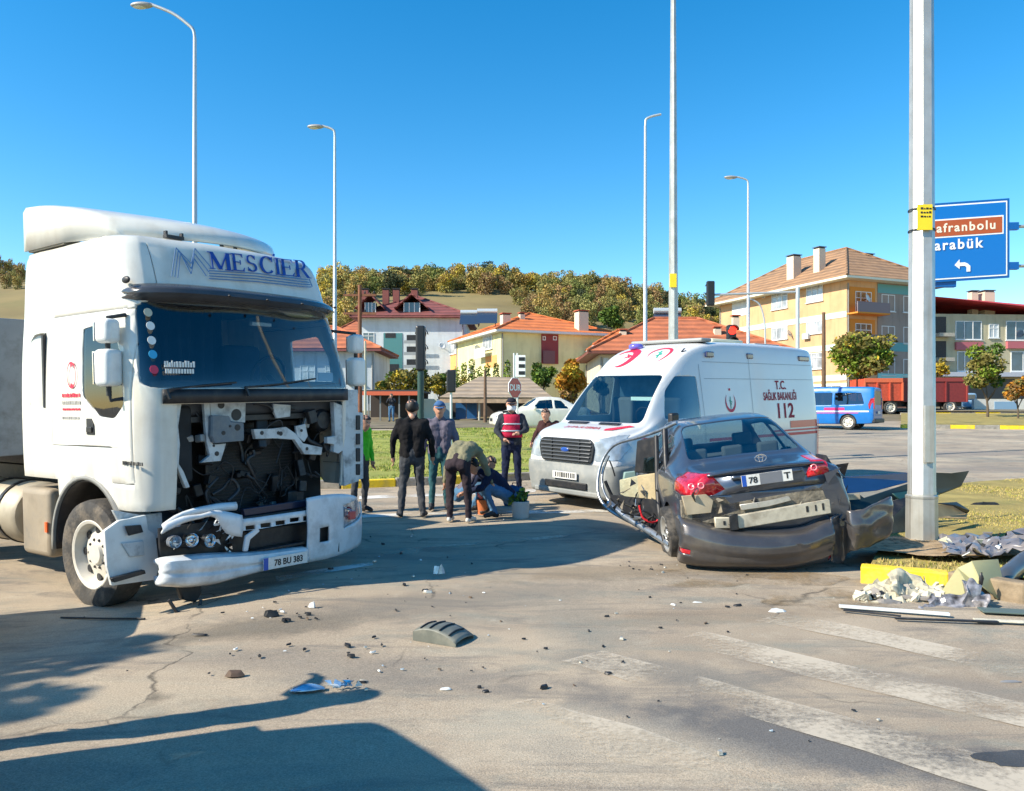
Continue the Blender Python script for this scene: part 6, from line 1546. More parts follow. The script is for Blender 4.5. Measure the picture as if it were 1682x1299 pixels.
# ================================================================== buildings
def bT_(u, v_ignored, D, ang): 
    x = (u-CU)/F*D; return Matrix.Translation((x, D, gz(x, D)-.1))@Matrix.Rotation(R(ang), 4, 'Z')
BL_ = []
class Bld:
    """local x runs along the right hand face, local y along the left hand face, both from the near corner"""
    def __init__(s, name, u, D, ang, LR, LL, H, wall, label, cat='building', group=None):
        s.T = bT_(u, 0, D, ang); s.root = posed(name, s.T, label, cat, group); s.LR, s.LL, s.H = LR, LL, H; s.wall = wall
        rbox('wall', 0, LR, 0, LL, 0, H, wall, s.root, 0); BL_.append(s)
    def pt(s, face, u, v):
        return on_plane(s.T, u, v, 'y' if face == 'R' else 'x', 0)
    def slab(s, face, u0, v0, u1, v1, mat, name, out=.03, th=.05, bev=0):
        a = s.pt(face, u0, v0); b = s.pt(face, u1, v1); z0, z1 = min(a.z, b.z), max(a.z, b.z)
        return s.fbox(face, (a.x if face == 'R' else a.y), (b.x if face == 'R' else b.y), z0, z1, mat, name, out, th, bev)
    def fbox(s, face, t0, t1, z0, z1, mat, name, out=.03, th=.05, bev=0, parent=None):
        t0, t1 = min(t0, t1), max(t0, t1)
        if face == 'R': return rbox(name, t0, t1, -out, -out+th, z0, z1, mat, parent or s.root, bev)
        return rbox(name, -out, -out+th, t0, t1, z0, z1, mat, parent or s.root, bev)
    def win(s, face, u0, v0, u1, v1, n=2, fm=None, gm=None, trans=True, sill=True):
        a = s.pt(face, u0, v0); b = s.pt(face, u1, v1); i = 0 if face == 'R' else 1
        s.wn(face, a[i], b[i], a.z, b.z, n, fm, gm, trans, sill)
    def wn(s, face, t0, t1, z0, z1, n=2, fm=None, gm=None, trans=True, sill=True):
        t0, t1 = sorted((t0, t1)); z0, z1 = sorted((z0, z1)); fm = fm or WFRAME; gm = gm or WGLASS; f = .07
        mb = MB(); Bx = (lambda a, b, c, d: mb.box(a, b, -.07, .0, c, d)) if face == 'R' else (lambda a, b, c, d: mb.box(-.07, .0, a, b, c, d))
        Bx(t0, t1, z1-f, z1); Bx(t0, t1, z0, z0+f); Bx(t0, t0+f, z0+f, z1-f); Bx(t1-f, t1, z0+f, z1-f)
        for k in range(1, n): t = t0+(t1-t0)*k/n; Bx(t-f/2, t+f/2, z0+f, z1-f)
        if trans and z1-z0 > .9: Bx(t0+f, t1-f, z1-.38*(z1-z0)*.8-f/2, z1-.38*(z1-z0)*.8+f/2)
        fr = mb.build('window', fm, s.root, merge=False)
        s.fbox(face, t0+f*.5, t1-f*.5, z0+f*.5, z1-f*.5, gm, 'pane', .03, .02, 0, fr)
        if sill: s.fbox(face, t0-.08, t1+.08, z0-.08, z0-.002, fm, 'sill', .14, .13, 0, fr)
    def balcony(s, face, t0, t1, z, depth=1.1, mat=None, rail=None, name='balcony', hh=.95):
        t0, t1 = sorted((t0, t1)); s.fbox(face, t0, t1, z-.14, z, mat or s.wall, name, depth, depth-.003)
        s.fbox(face, t0, t1, z, z+hh, rail or s.wall, 'parapet', depth+.002, .09)
    def hip(s, z, h, ov, mat, axis='x', sof=None, edge=None, inset=None, name='roof'):
        x0, x1, y0, y1 = -ov, s.LR+ov, -ov, s.LL+ov; w_ = min(x1-x0, y1-y0)/2 if inset is None else inset
        if axis == 'x': r0, r1 = (x0+w_, (y0+y1)/2), (x1-w_, (y0+y1)/2)
        else: r0, r1 = ((x0+x1)/2, y0+w_), ((x0+x1)/2, y1-w_)
        vs = [(x0, y0, z), (x1, y0, z), (x1, y1, z), (x0, y1, z), (*r0, z+h), (*r1, z+h)]
        if axis == 'x': fs = [(0, 1, 5, 4), (1, 2, 5), (2, 3, 4, 5), (3, 0, 4)]
        else: fs = [(0, 1, 4), (1, 2, 5, 4), (2, 3, 5), (3, 0, 4, 5)]
        mb = MB(); mb.add(vs, fs+[(3, 2, 1, 0)]); rf = mb.build(name, mat, s.root)
        rbox('eaves', x0+.02, x1-.02, y0+.02, y1-.02, z-.22, z-.004, edge or sof or WFRAME, rf, 0)
        mb = MB()
        for (a, b) in ((4, 5), (0, 4), (1, 5), (2, 5), (3, 4)) if axis == 'x' else ((4, 5), (0, 4), (1, 4), (2, 5), (3, 5)): mb.tube([Vector(vs[a])+Vector((0, 0, .03)), Vector(vs[b])+Vector((0, 0, .03))], .11, 6)
        mb.build('ridge_tiles', mat, rf, 60)
        return rf
    def chim(s, x, y, z0, z1, w_, mat, cap, rf=None):
        c = rbox('chimney', x-w_/2, x+w_/2, y-w_/2, y+w_/2, z0, z1, mat, rf or s.root, 0)
        return rbox('chimney_cap', x-w_/2-.08, x+w_/2+.08, y-w_/2-.08, y+w_/2+.08, z1+.12, z1+.2, cap, rf or s.root, 0), rbox('chimney_flue', x-w_/2+.05, x+w_/2-.05, y-w_/2+.05, y+w_/2-.05, z1, z1+.12, BLACK, rf or s.root, 0)
WFRAME = M('window_frame_white', (.66, .68, .68), .5); 
def wglass(name, col): 
    return M(name, col, .12, .0, var=.5, scale=.8, spec=.8, coat=.6)
WGLASS = wglass('house_glass', (.10, .13, .15)); WGL2 = wglass('curtained_glass', (.42, .44, .46)); WGL3 = wglass('blue_house_glass', (.03, .06, .10))
def tiles(name, a, rows=.75):
    m = M(name, a, .85, var=.16, scale=1.3, dirt=(a[0]*.5, a[1]*.6, a[2]*.8), dscale=.7, damt=.6)
    n = m.node_tree.nodes; l = m.node_tree.links; b = n['Principled BSDF']
    tc = n.new('ShaderNodeTexCoord'); w1 = n.new('ShaderNodeTexWave'); w1.wave_type = 'BANDS'; w1.bands_direction = 'Z'; w1.inputs['Scale'].default_value = rows; w1.inputs['Distortion'].default_value = 1.2; w1.inputs['Detail'].default_value = 3
    l.new(tc.outputs['Object'], w1.inputs[0]); bp = n.new('ShaderNodeBump'); bp.inputs['Strength'].default_value = .9; bp.inputs['Distance'].default_value = .08
    l.new(w1.outputs[1], bp.inputs['Height']); l.new(bp.outputs[0], b.inputs['Normal'])
    src = b.inputs['Base Color'].links[0].from_socket; r = n.new('ShaderNodeMapRange'); l.new(w1.outputs[1], r.inputs[0]); r.inputs[3].default_value = .72; r.inputs[4].default_value = 1.12
    x = n.new('ShaderNodeVectorMath'); x.operation = 'SCALE'; l.new(src, x.inputs[0]); l.new(r.outputs[0], x.inputs['Scale']); l.new(x.outputs[0], b.inputs['Base Color']); return m
TILE_O = tiles('orange_roof_tiles', (.62, .17, .045)); TILE_R = tiles('terracotta_roof_tiles', (.46, .14, .06)); TILE_B = tiles('brown_roof_tiles', (.33, .19, .10)); TILE_P = tiles('maroon_roof_tiles', (.20, .06, .055)); TILE_RED = tiles('red_metal_roof', (.55, .035, .04))
def wallm(name, c): return streaks(M(name, c, .9, var=.09, scale=.5, bump=.15, bscale=8, dirt=(c[0]*.7, c[1]*.68, c[2]*.65), dscale=.6, damt=.5), (c[0]*.5, c[1]*.48, c[2]*.45), .4, (2.2, 2.2, .25), .52, .75)

# ---- yellow house with orange roof
Y = wallm('pale_yellow_render', (.74, .68, .36)); Y2 = M('maroon_render', (.25, .045, .05), .8)
b = Bld('yellow_house', 823, 70, 22, 11.2, 13.0, 7.2, Y, 'pale yellow two storey house with an orange hipped roof and a maroon recessed panel')
rf = b.hip(7.2, 2.5, .75, TILE_O, 'x')
b.slab('R', 889, 548, 917, 598, Y2, 'maroon_panel', .04, .05)
for (u0, u1) in ((891, 896), (908, 914)): b.win('R', u0, 552, u1, 559, 1, trans=False, sill=False)
b.slab('R', 890, 576, 909, 598, M('iron_rail', (.16, .07, .08), .6), 'balcony_rail', .35, .05)
b.win('L', 794, 553, 809, 572, 3, gm=WGL2, trans=False); b.win('L', 736, 560, 750, 580, 2, gm=WGL2, trans=False)
b.slab('L', 733, 585, 751, 607, M('orange_render', (.75, .36, .12), .8), 'orange_panel', .04, .05); b.slab('L', 798, 586, 816, 602, M('orange_render', (.75, .36, .12), .8), 'orange_panel', .04, .05)
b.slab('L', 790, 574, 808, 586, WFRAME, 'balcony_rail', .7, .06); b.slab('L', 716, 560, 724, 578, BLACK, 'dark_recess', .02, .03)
b.slab('L', 712, 583, 724, 600, M('orange_render', (.75, .36, .12), .8), 'balcony_parapet', .5, .06)
W_ = M('chimney_render', (.62, .52, .40), .8); BRK = M('chimney_brick', (.38, .09, .05), .8)
for (u, D_, dz, w_) in ((830, 74, 8.4, .8), (857, 75, 8.6, .5)):
    q = b.T.inverted()@px2w(u, 520, D_); b.chim(q.x, q.y, 8.0, dz+.6, w_, W_, BRK, rf)
q = b.T.inverted()@px2w(955, 530, 73.5); b.chim(q.x, q.y, 7.2, 9.2, 1.0, W_, BRK, rf)
for (u, D_) in ((772, 77), (800, 76)):  # solar water heaters on the roof
    q = b.T.inverted()@px2w(u, 524, D_)
    T = Matrix.Translation((q.x, q.y, 8.9))@Matrix.Rotation(R(-22), 4, 'Z')
    mb = MB(); mb.prism([T@Vector(p) for p in ((-1.0, -.6, -.5), (1.0, -.6, -.5), (1.0, .6, .6), (-1.0, .6, .6))], (0, 0, .06)); mb.build('solar_panel', M('solar_glass', (.03, .05, .09), .15, coat=.5), rf)
    mb = MB(); mb.tube([T@Vector((-1.0, .75, .85)), T@Vector((1.0, .75, .85))], .26, 12); mb.build('water_tank', M('tank_pale', (.62, .66, .66), .35, .4), rf, 50)
    mb = MB(); mb.tube([T@Vector((-.8, .75, -.6)), T@Vector((-.8, .75, .85))], .04, 6); mb.tube([T@Vector((.8, .75, -.6)), T@Vector((.8, .75, .85))], .04, 6); mb.build('tank_legs', DARK, rf)

# ---- orange apartment block
O = wallm('apricot_render', (.62, .38, .20)); OB = M('balcony_orange', (.62, .24, .03), .8); TEAL = M('teal_band', (.30, .62, .60), .8); GREYB = wallm('grey_brown_render', (.30, .25, .22)); CREAM = M('cream_band', (.74, .74, .60), .8); TEALD = M('teal_render', (.12, .34, .36), .8)
b = Bld('apartment_block', 1391, 72, 22, 11.3, 19.0, 12.0, O, 'large apricot coloured apartment block with a brown hipped roof and orange balconies')
rf = b.hip(12.2, 4.3, 1.2, TILE_B, 'y', edge=CREAM)
for (u, D_, dz, w_) in ((1304, 80, 15.7, 1.0), (1346, 77, 15.9, .8), (1421, 82, 16.2, 1.2)):
    q = b.T.inverted()@px2w(u, 420, D_); b.chim(q.x, q.y, 12.5, dz, w_, W_, M('slate', (.08, .10, .13), .5), rf)
for row, (vl, vr) in enumerate(((481, 469), (532, 522), (586, 581))):
    for (u0, u1, dv) in ((1268, 1294, vl), (1325, 1352, vr)):
        b.win('L', u0, dv, u1, dv+24, 3, gm=WGL2, trans=True)
    if row < 2: b.win('L', 1252, vl-1, 1257, vl+8, 1, trans=False, sill=False)
zb = [2.9, 5.8, 8.8]
for z in zb[:3]: b.fbox('L', 0, 19.0, z-.25, z+.30, CREAM if z < 5 else M('pale_green_band', (.60, .74, .60), .8), 'floor_band', .05, .06)
b.slab('L', 1203, 490, 1232, 516, WFRAME, 'white_sign_panel', .05, .06)
# right face: balcony bay then grey part with teal bands
mid = b.pt('R', 1441, 600).x
b.fbox('R', mid, 11.3, 0, 12.0, GREYB, 'grey_render', .04, .05)
for z in (5.6, 2.6, 11.1): b.fbox('R', mid, 11.3, z-.1, z+.75, TEALD if z > 3 else TEAL, 'teal_band', .07, .03)
for k, z in enumerate((5.9, 8.9)):
    b.fbox('R', .3, mid-.3, z, z+2.5, OB, 'balcony_back', .03, .03)
    b.wn('R', 1.0, 3.0, z+.1, z+2.1, 3, gm=WGL2 if k else WGLASS, trans=True, sill=False)
    b.balcony('R', 0, mid+.2, z, 1.3, OB, [M('balcony_mauve', (.22, .17, .18), .7), OB][k == 0] if False else M('balcony_mauve', (.22, .17, .18), .7))
for z in (3.2, 6.3, 9.3):
    for t0 in (mid+.5, mid+3.3, mid+5.6): 
        if t0+1.7 < 11.4: b.wn('R', t0, t0+1.7, z, z+1.6, 2, gm=WGL2, trans=False)
b.fbox('R', 0, 11.3, 0, 2.5, M('shop_front', (.06, .06, .065), .4), 'shop_front', .02, .02)
b.fbox('L', 0, 19, 0, 2.4, CREAM, 'ground_floor', .03, .03)
b.wn('L', .6, 4.2, .4, 2.2, 3, gm=WGLASS); b.wn('L', 5.2, 8.8, .4, 2.2, 3, gm=WGLASS)

# ---- red roofed house on the right
BE = wallm('beige_render', (.44, .40, .27)); 
b = Bld('red_roofed_house', 1530, 76, 4, 24, 12, 9.2, BE, 'beige three storey house under a bright red roof at the right edge', )
x0 = b.LR
mb = MB(); mb.add([(-.9, -1.0, 10.8), (26, -1.0, 8.3), (26, 13, 8.3), (-.9, 13, 10.8), (-.9, 6, 12.2), (26, 6, 10.2)], [(0, 1, 5, 4), (4, 5, 2, 3), (0, 4, 3), (1, 2, 5), (0, 3, 2, 1)]); rf = mb.build('roof', TILE_RED, b.root)
for (u, w_) in ((1598, .7), (1620, 1.1)): q = b.T.inverted()@px2w(u, 500, 80); b.chim(q.x, q.y, 9.6, 11.9, w_, W_, M('slate', (.08, .10, .13), .5), rf)
for (u0, v0, u1, v1) in ((1569, 527, 1612, 558), (1652, 527, 1700, 559), (1714, 527, 1760, 559)): b.win('R', u0, v0, u1, v1, 3, gm=WGL3, fm=WFRAME, trans=False)
b.win('R', 1624, 532, 1640, 555, 2, gm=WGL2)
b.slab('R', 1568, 562, 1612, 575, M('rose_band', (.42, .12, .14), .7), 'rose_parapet', .3, .35); b.slab('R', 1652, 561, 1760, 573, M('rose_band', (.42, .12, .14), .7), 'rose_parapet', .3, .35)
for (u0, u1) in ((1572, 1596), (1660, 1700)): b.win('R', u0, 577, u1, 610, 2, gm=WGL3, trans=False)
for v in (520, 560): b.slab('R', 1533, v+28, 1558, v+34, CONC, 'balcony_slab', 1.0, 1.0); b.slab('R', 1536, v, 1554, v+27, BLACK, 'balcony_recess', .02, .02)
b.slab('R', 1530, 612, 1800, 620, M('pale_canopy', (.42, .44, .50), .6), 'shop_canopy', 1.5, 1.5)
b.slab('R', 1535, 622, 1800, 655, M('shop_front', (.06, .06, .065), .4), 'shop_front', .03, .03)

# ---- pale blue-white apartments with maroon roof
PB_ = wallm('pale_grey_render', (.55, .60, .63)); GL = M('green_glass_panel', (.06, .20, .20), .25, coat=.4)
b = Bld('white_apartments', 588, 84, 0, 11.5, 12, 9.6, PB_, 'pale grey three storey apartment house with maroon roof and green glass stair panel')
rf = b.hip(9.7, 3.0, .8, TILE_P, 'x', edge=TILE_P)
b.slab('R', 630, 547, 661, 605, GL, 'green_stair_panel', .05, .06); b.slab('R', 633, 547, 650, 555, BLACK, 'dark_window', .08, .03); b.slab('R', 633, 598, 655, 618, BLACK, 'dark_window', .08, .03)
for (u0, v0, u1, v1) in ((596, 546, 615, 565), (600, 586, 618, 605)): b.win('R', u0, v0, u1, v1, 2)
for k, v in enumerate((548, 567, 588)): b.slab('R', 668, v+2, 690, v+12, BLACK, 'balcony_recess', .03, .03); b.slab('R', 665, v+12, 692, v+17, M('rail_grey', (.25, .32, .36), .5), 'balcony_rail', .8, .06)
b.slab('R', 592, 570, 612, 574, M('rail_grey', (.25, .32, .36), .5), 'balcony_rail', .8, .06)
for (u0, u1) in ((596, 619), (660, 692)):   # dormers
    a = b.pt('R', u0, 528); c = b.pt('R', u1, 505); x0, x1 = a.x, c.x; xm = (x0+x1)/2
    rbox('dormer_glass', x0+.2, x1-.2, .3, 1.2, 9.8, 11.2, WGL3, rf, 0)
    for k in range(4): rbox('dormer_mullion', x0+.2+k*(x1-x0-.4)/3-.05, x0+.2+k*(x1-x0-.4)/3+.05, .22, .30, 9.8, 11.2, WFRAME, rf, 0)
    mb = MB(); mb.prism([(x0-.8, -.3, 10.6), (xm, -.3, 12.2), (x1+.8, -.3, 10.6), (x1+.8, -.3, 10.45), (xm, -.3, 12.0), (x0-.8, -.3, 10.45)], (0, 4, 0)); mb.build('dormer_roof', TILE_P, rf)
for u in (634, 651, 681, 600): q = b.T.inverted()@px2w(u, 510, 88); b.chim(q.x, q.y, 11, 13.1, .7, M('maroon_brick', (.20, .06, .05), .8), BLACK, rf)
# second maroon-roof wing behind the truck mirror
b = Bld('white_apartments', 552, 90, 0, 3.4, 10, 8.0, PB_, 'narrow pale house with a terracotta roof just right of the truck windscreen')
b.hip(8.1, 2.4, .6, TILE_R, 'x', edge=TILE_P); b.wn('R', .6, 1.6, 5, 6.3, 2); b.wn('R', 1.9, 2.8, 2.4, 3.6, 2)
# house seen through the windscreen
b = Bld('terracotta_house', 440, 62, 0, 8.5, 8, 5.0, wallm('cool_render', (.50, .55, .58)), 'low pale house with a terracotta roof seen through the truck windscreen')
b.hip(5.1, 2.2, .7, TILE_R, 'x', edge=TILE_P)
for k in range(4): b.wn('R', .6+k*2.0, 1.8+k*2.0, 2.2, 3.8, 2, gm=WGL2)
# far little house
b = Bld('far_hut', 718, 112, 10, 3.2, 3.2, 4.8, wallm('cool_render', (.50, .55, .58)), 'small far house with a pointed orange roof between the white and yellow houses')
b.hip(12.0-2.2, 2.6, 1.1, TILE_O, 'x', edge=WFRAME); rbox('wall', 0, 3.2, 0, 3.2, 4.8, 9.8, WFRAME, b.root, 0)
# ---- long red-brown roof behind the ambulance
CR = wallm('cream_render', (.66, .57, .42))
b = Bld('long_roofed_house', 985, 58, 0, 13.5, 10, 4.6, CR, 'cream house with a long low terracotta roof behind the ambulance')
rf = b.hip(4.7, 3.1, 1.0, TILE_R, 'x', edge=M('maroon_edge', (.18, .06, .04), .7))
for (u, D_, z) in ((1023, 60, 6.4), (1178, 60, 6.6), (1208, 61, 7.6)): q = b.T.inverted()@px2w(u, 540, D_); b.chim(q.x, q.y, 4.8, z, .5, W_, BRK, rf)
for (u0, v0, u1, v1) in ((991, 588, 999, 606), (1003, 590, 1013, 606), (1230, 590, 1245, 604)): b.win('R', u0, v0, u1, v1, 2, gm=WGL2, trans=False)
b2 = Bld('low_roofed_house', 985, 66, 0, 4, 6, 5.5, CR, 'cream gable corner with orange tiles left of the long roof behind the ambulance'); b2.hip(5.6, 1.6, .6, TILE_O, 'x')
q = b.T.inverted()@px2w(1098, 525, 64)
mb = MB(); mb.prism([(q.x-1.3, q.y, 7.2), (q.x+1.0, q.y, 7.2), (q.x+1.3, q.y+1.2, 8.4), (q.x-1.0, q.y+1.2, 8.4)], (0, 0, .06)); mb.build('solar_panel', M('solar_glass', (.03, .05, .09), .15, coat=.5), rf)
mb = MB(); mb.tube([(q.x-1, q.y+1.2, 8.7), (q.x+1.3, q.y+1.2, 8.7)], .25, 10); mb.build('water_tank', M('tank_pale', (.62, .66, .66), .35, .4), rf, 50)
# ---- sheds in front
SH = tiles('weathered_tin_roof', (.36, .27, .18), 1.2)
D = 46.; T = bT_(738, 0, D, 0)
sh = posed('brown_shed', T, 'open fronted shed with a weathered brown corrugated roof and blue doors', 'shed')
i_ = T.inverted()
def shp(u, v, D): return i_@px2w(u, v, D)
mb = MB(); rp = [shp(722, 655, 44.5), shp(908, 656, 44.5), shp(868, 623, 52), shp(788, 621, 52)]; mb.prism(rp, (0, 0, .12)); mb.build('roof', SH, sh)
mb = MB(); mb.prism([rp[0], rp[1], rp[1]-Vector((0, 0, .22)), rp[0]-Vector((0, 0, .22))], (0, .06, 0)); mb.build('fascia_board', M('bleached_wood', (.40, .28, .18), .85, var=.3, scale=3), sh)
a, c = shp(702, 655, 46), shp(742, 702, 46); rbox('kiosk_side', a.x-.2, a.x+.55, 0, 2.2, -.2, a.z, M('kiosk_pale', (.60, .62, .50), .7), sh, 0); rbox('kiosk_wall', a.x+.55, c.x, 0, .1, -.2, a.z-.05, M('kiosk_blue_grey', (.24, .34, .42), .6), sh, 0)
a, c = shp(748, 662, 46.4), shp(784, 702, 46.4)
for k in range(2): rbox('blue_door', a.x+k*(c.x-a.x)/2+.02, a.x+(k+1)*(c.x-a.x)/2-.02, .35, .45, -.1, a.z, M('door_blue', (.01, .09, .26), .5, var=.1), sh, 0)
a, c = shp(720, 655, 49), shp(912, 702, 49); rbox('back_wall', a.x, c.x, 3.2, 3.3, -.2, a.z, M('shed_dark', (.05, .04, .035), .9), sh, 0)
for u in (787, 846, 905): a = shp(u, 655, 44.6); mb = MB(); mb.tube([(a.x, a.y+.2, -.2), (a.x, a.y+.2, a.z-.2)], .06, 8); mb.build('shed_post', M('pale_post', (.45, .42, .34), .7), sh)
# bus shelter left with orange-red roof edge
D = 44.; T = bT_(586, 0, D, 0); i_ = T.inverted()
bs = posed('market_shelter', T, 'dark open shelter with a thin orange red roof edge behind the standing man', 'shelter')
a, c = shp(585, 641, D), shp(689, 652, D)
rbox('roof', a.x, c.x, 0, 6, a.z-.08, a.z+.03, M('dark_roof', (.05, .05, .05), .8), bs, 0); rbox('fascia_board', a.x, c.x, -.05, -.002, c.z+.10, a.z-.06, M('orange_red_trim', (.60, .12, .05), .6), bs, 0)
rbox('back_wall', a.x, c.x, 4.5, 4.6, -.2, a.z-.1, M('shed_dark', (.05, .04, .035), .9), bs, 0)
for k, u in enumerate((606, 625, 640, 656, 672)): q = shp(u, 650, D+.3); rbox('shelter_post', q.x-.04, q.x+.04, .2, .3, -.2, a.z-.1, M('shelter_post', (.20, .21, .20), .6), bs, 0)
q = shp(601, 700, D-1)
sp = None

# ---- red trucks trailers on the right
D = 56.
def tipper(u0, u1, vt, vb, D, label, m, band):
    q0 = px2w(u0, vt, D); q1 = px2w(u1, vb, D); r = empty('red_trailer', (q0.x, D, gz(q0.x, D)), 0, label, 'trailer'); z0 = gz(q0.x, D); W = q1.x-q0.x
    rbox('tipper_body', 0, W, 0, 2.4, q1.z-z0, q0.z-z0, m, r, 0); rbox('top_rail', -.03, W+.03, -.06, -.002, q0.z-z0-.25, q0.z-z0+.04, band, r, 0)
    n_ = max(3, int(W/1.4))
    for k in range(n_+1): rbox('body_rib', W*k/n_-.05, W*k/n_+.05, -.10, -.003, q1.z-z0, q0.z-z0-.26, band if k in (0, n_) else m, r, 0)
    rbox('chassis', .1, W-.1, .5, 1.9, q1.z-z0-.35, q1.z-z0, DARK, r, 0)
    for xx in ([.8, 1.9, W-1.2] if W > 4 else [.8, W-.8]): wheel(r, xx, .15, .48, r=.48, wd=.3, sgn=-1, rimm=RIMW, tyrem=CTY)
    return r
tipper(1420, 1482, 622, 658, 55, 'orange red tipper trailer right behind the blue minibus', M('trailer_orange', (.50, .075, .035), .6, var=.2), M('trailer_orange_light', (.66, .14, .06), .5))
tipper(1484, 1588, 621, 660, 58, 'dark red tipper trailer right of the big pole', M('trailer_red', (.20, .025, .025), .6, var=.15), M('trailer_red2', (.26, .04, .035), .6))
rbx = posed('blue_pickup', bT_(1568, 0, 62, 0), 'small pale blue pickup cab behind the dark red trailer', 'pickup')
rbox('body', 0, 2.6, 0, 1.6, .35, 1.0, M('pale_blue_paint', (.22, .36, .50), .4), rbx, .15); rbox('cab', .6, 1.9, .1, 1.5, 1.0, 1.55, M('pale_blue_paint', (.22, .36, .50), .4), rbx, .18); rbox('side_window', .8, 1.7, .07, .10, 1.08, 1.42, WGL3, rbx, 0)
for xx in (.5, 2.1): wheel(rbx, xx, .12, .3, r=.3, wd=.2, sgn=-1, tyrem=CTY, rimm=CRIM_, rr=.18, hub=.05, deep=.04)
lw = posed('low_wall', bT_(1600, 0, 60, 2), 'low white wall with blue panels beyond the small tree at the right', 'wall')
rbox('wall', 0, 6.5, 0, .3, -.2, 1.1, M('white_wall', (.62, .60, .54), .8, var=.1), lw, 0); rbox('blue_panel', 1.6, 3.4, -.04, -.002, .3, .9, M('pale_blue_paint', (.22, .36, .50), .4), lw, 0)
cl_ = M('fence_grey', (.34, .33, .30), .8)
wl = posed('yard_wall', bT_(1340, 0, 64, 0), 'low dark red and grey yard wall beside the blue minibus', 'wall')
rbox('wall', 0, 8, 0, .3, -.2, 1.9, M('yard_wall_brown', (.16, .09, .08), .8, var=.2), wl, 0); rbox('coping', -.05, 8.05, -.05, .35, 1.9, 2.0, cl_, wl, 0)

# satellite dishes, gutters and air conditioners
def dish(b, face, t, z):
    T = Matrix.Translation((t, -.45, z) if face == 'R' else (-.45, t, z))@Euler((R(70), 0, R(20))).to_matrix().to_4x4()
    mb = MB(); mb.lathe([(0, 0), (.22, .03), (.40, .12)], T, 14); mb.build('satellite_dish', WFRAME, b.root, 60, solid=.01)
    mb = MB(); mb.tube([(t, -.45, z), (t, 0, z-.15)] if face == 'R' else [(-.45, t, z), (0, t, z-.15)], .03, 6); mb.build('dish_arm', DARK, b.root)
for bb_ in BL_:
    H_ = bb_.H
    for t in (.12, bb_.LR-.12): mb = MB(); mb.tube([(t, -.06, .2), (t, -.06, H_-.3)], .06, 6); mb.build('downpipe', M('downpipe_grey', (.30, .29, .27), .7), bb_.root)
    mb = MB(); mb.tube([(-.06, bb_.LL-.2, .2), (-.06, bb_.LL-.2, H_-.3)], .06, 6); mb.build('downpipe', M('downpipe_grey', (.30, .29, .27), .7), bb_.root)
dish(BL_[0], 'L', 5.2, 5.8); dish(BL_[0], 'R', 9.4, 6.0); dish(BL_[1], 'L', 7.2, 7.6); dish(BL_[1], 'L', 15.0, 7.6); dish(BL_[1], 'R', 2.0, 10.3); dish(BL_[2], 'R', 9.4, 7.3); dish(BL_[3], 'R', 9.2, 6.4)
for (b_, f_, t, z) in ((BL_[0], 'L', 7.6, 3.6), (BL_[1], 'L', 4.6, 6.9), (BL_[1], 'L', 10.4, 4.0), (BL_[2], 'R', 13.2, 6.3)): b_.fbox(f_, t, t+.8, z, z+.55, WFRAME, 'air_conditioner', .35, .33)

# ================================================================== trees
def leafm(name, c): return M(name, c, .75, var=.35, scale=1.2, detail=2, spec=.2)
LG = leafm('leaf_green', (.075, .13, .025)); LG2 = leafm('leaf_bright_green', (.17, .24, .03)); LY = leafm('leaf_yellow', (.40, .29, .03)); LO = leafm('leaf_orange', (.42, .18, .02)); LB = leafm('leaf_brown', (.20, .12, .045)); LD = leafm('leaf_dark', (.022, .035, .016)); LOL = leafm('leaf_olive', (.17, .15, .04))
BARK = M('bark', (.10, .075, .05), .9, var=.3, scale=6, bump=.4)
def crown_mesh(name, blobs, n, size, mats, seed, wts=None):
    r_ = random.Random(seed); vs = []; fs = []; mi = []
    tot = sum(b_[3]**2 for b_ in blobs)
    for (cx, cy, cz, rad, *fl) in blobs:
        fz = fl[0] if fl else .85; bm_ = r_.choices(range(len(mats)), wts)[0]
        for _ in range(int(n*rad*rad/tot)):
            d = Vector((r_.gauss(0, 1), r_.gauss(0, 1), r_.gauss(0, 1))).normalized(); q = rad*(.55+.5*r_.random()**.6)*(1+.35*noise.noise(d*2.3+Vector((cx, cy, seed))))
            c = Vector((cx+d.x*q, cy+d.y*q, cz+d.z*q*fz)); s = size*r_.uniform(.6, 1.35)
            a = Vector((r_.gauss(0, 1), r_.gauss(0, 1), r_.gauss(0, .8))).normalized(); b_ = a.cross(Vector((r_.gauss(0, 1), r_.gauss(0, 1), r_.gauss(0, 1)))).normalized()
            k = len(vs); vs += [c-a*s, c-b_*s*.6, c+a*s, c+b_*s*.6]; fs.append((k, k+1, k+2, k+3)); mi.append(bm_ if r_.random() < .75 else r_.choices(range(len(mats)), wts)[0])
    me = bpy.data.meshes.new(name); me.from_pydata([tuple(v) for v in vs], [], fs)
    for m_ in mats: me.materials.append(m_)
    me.polygons.foreach_set('material_index', mi); return me
def blobset(r, h, n, seed, z0=0., squash=.8):
    r_ = random.Random(seed); out = [(0, 0, z0+h*.5, r*.75, squash)]
    for k in range(n):
        a = r_.uniform(0, 2*pi); d = r*r_.uniform(.35, .72); out.append((d*cos(a), d*sin(a), z0+h*r_.uniform(.22, .85), r*r_.uniform(.28, .48), squash))
    return out
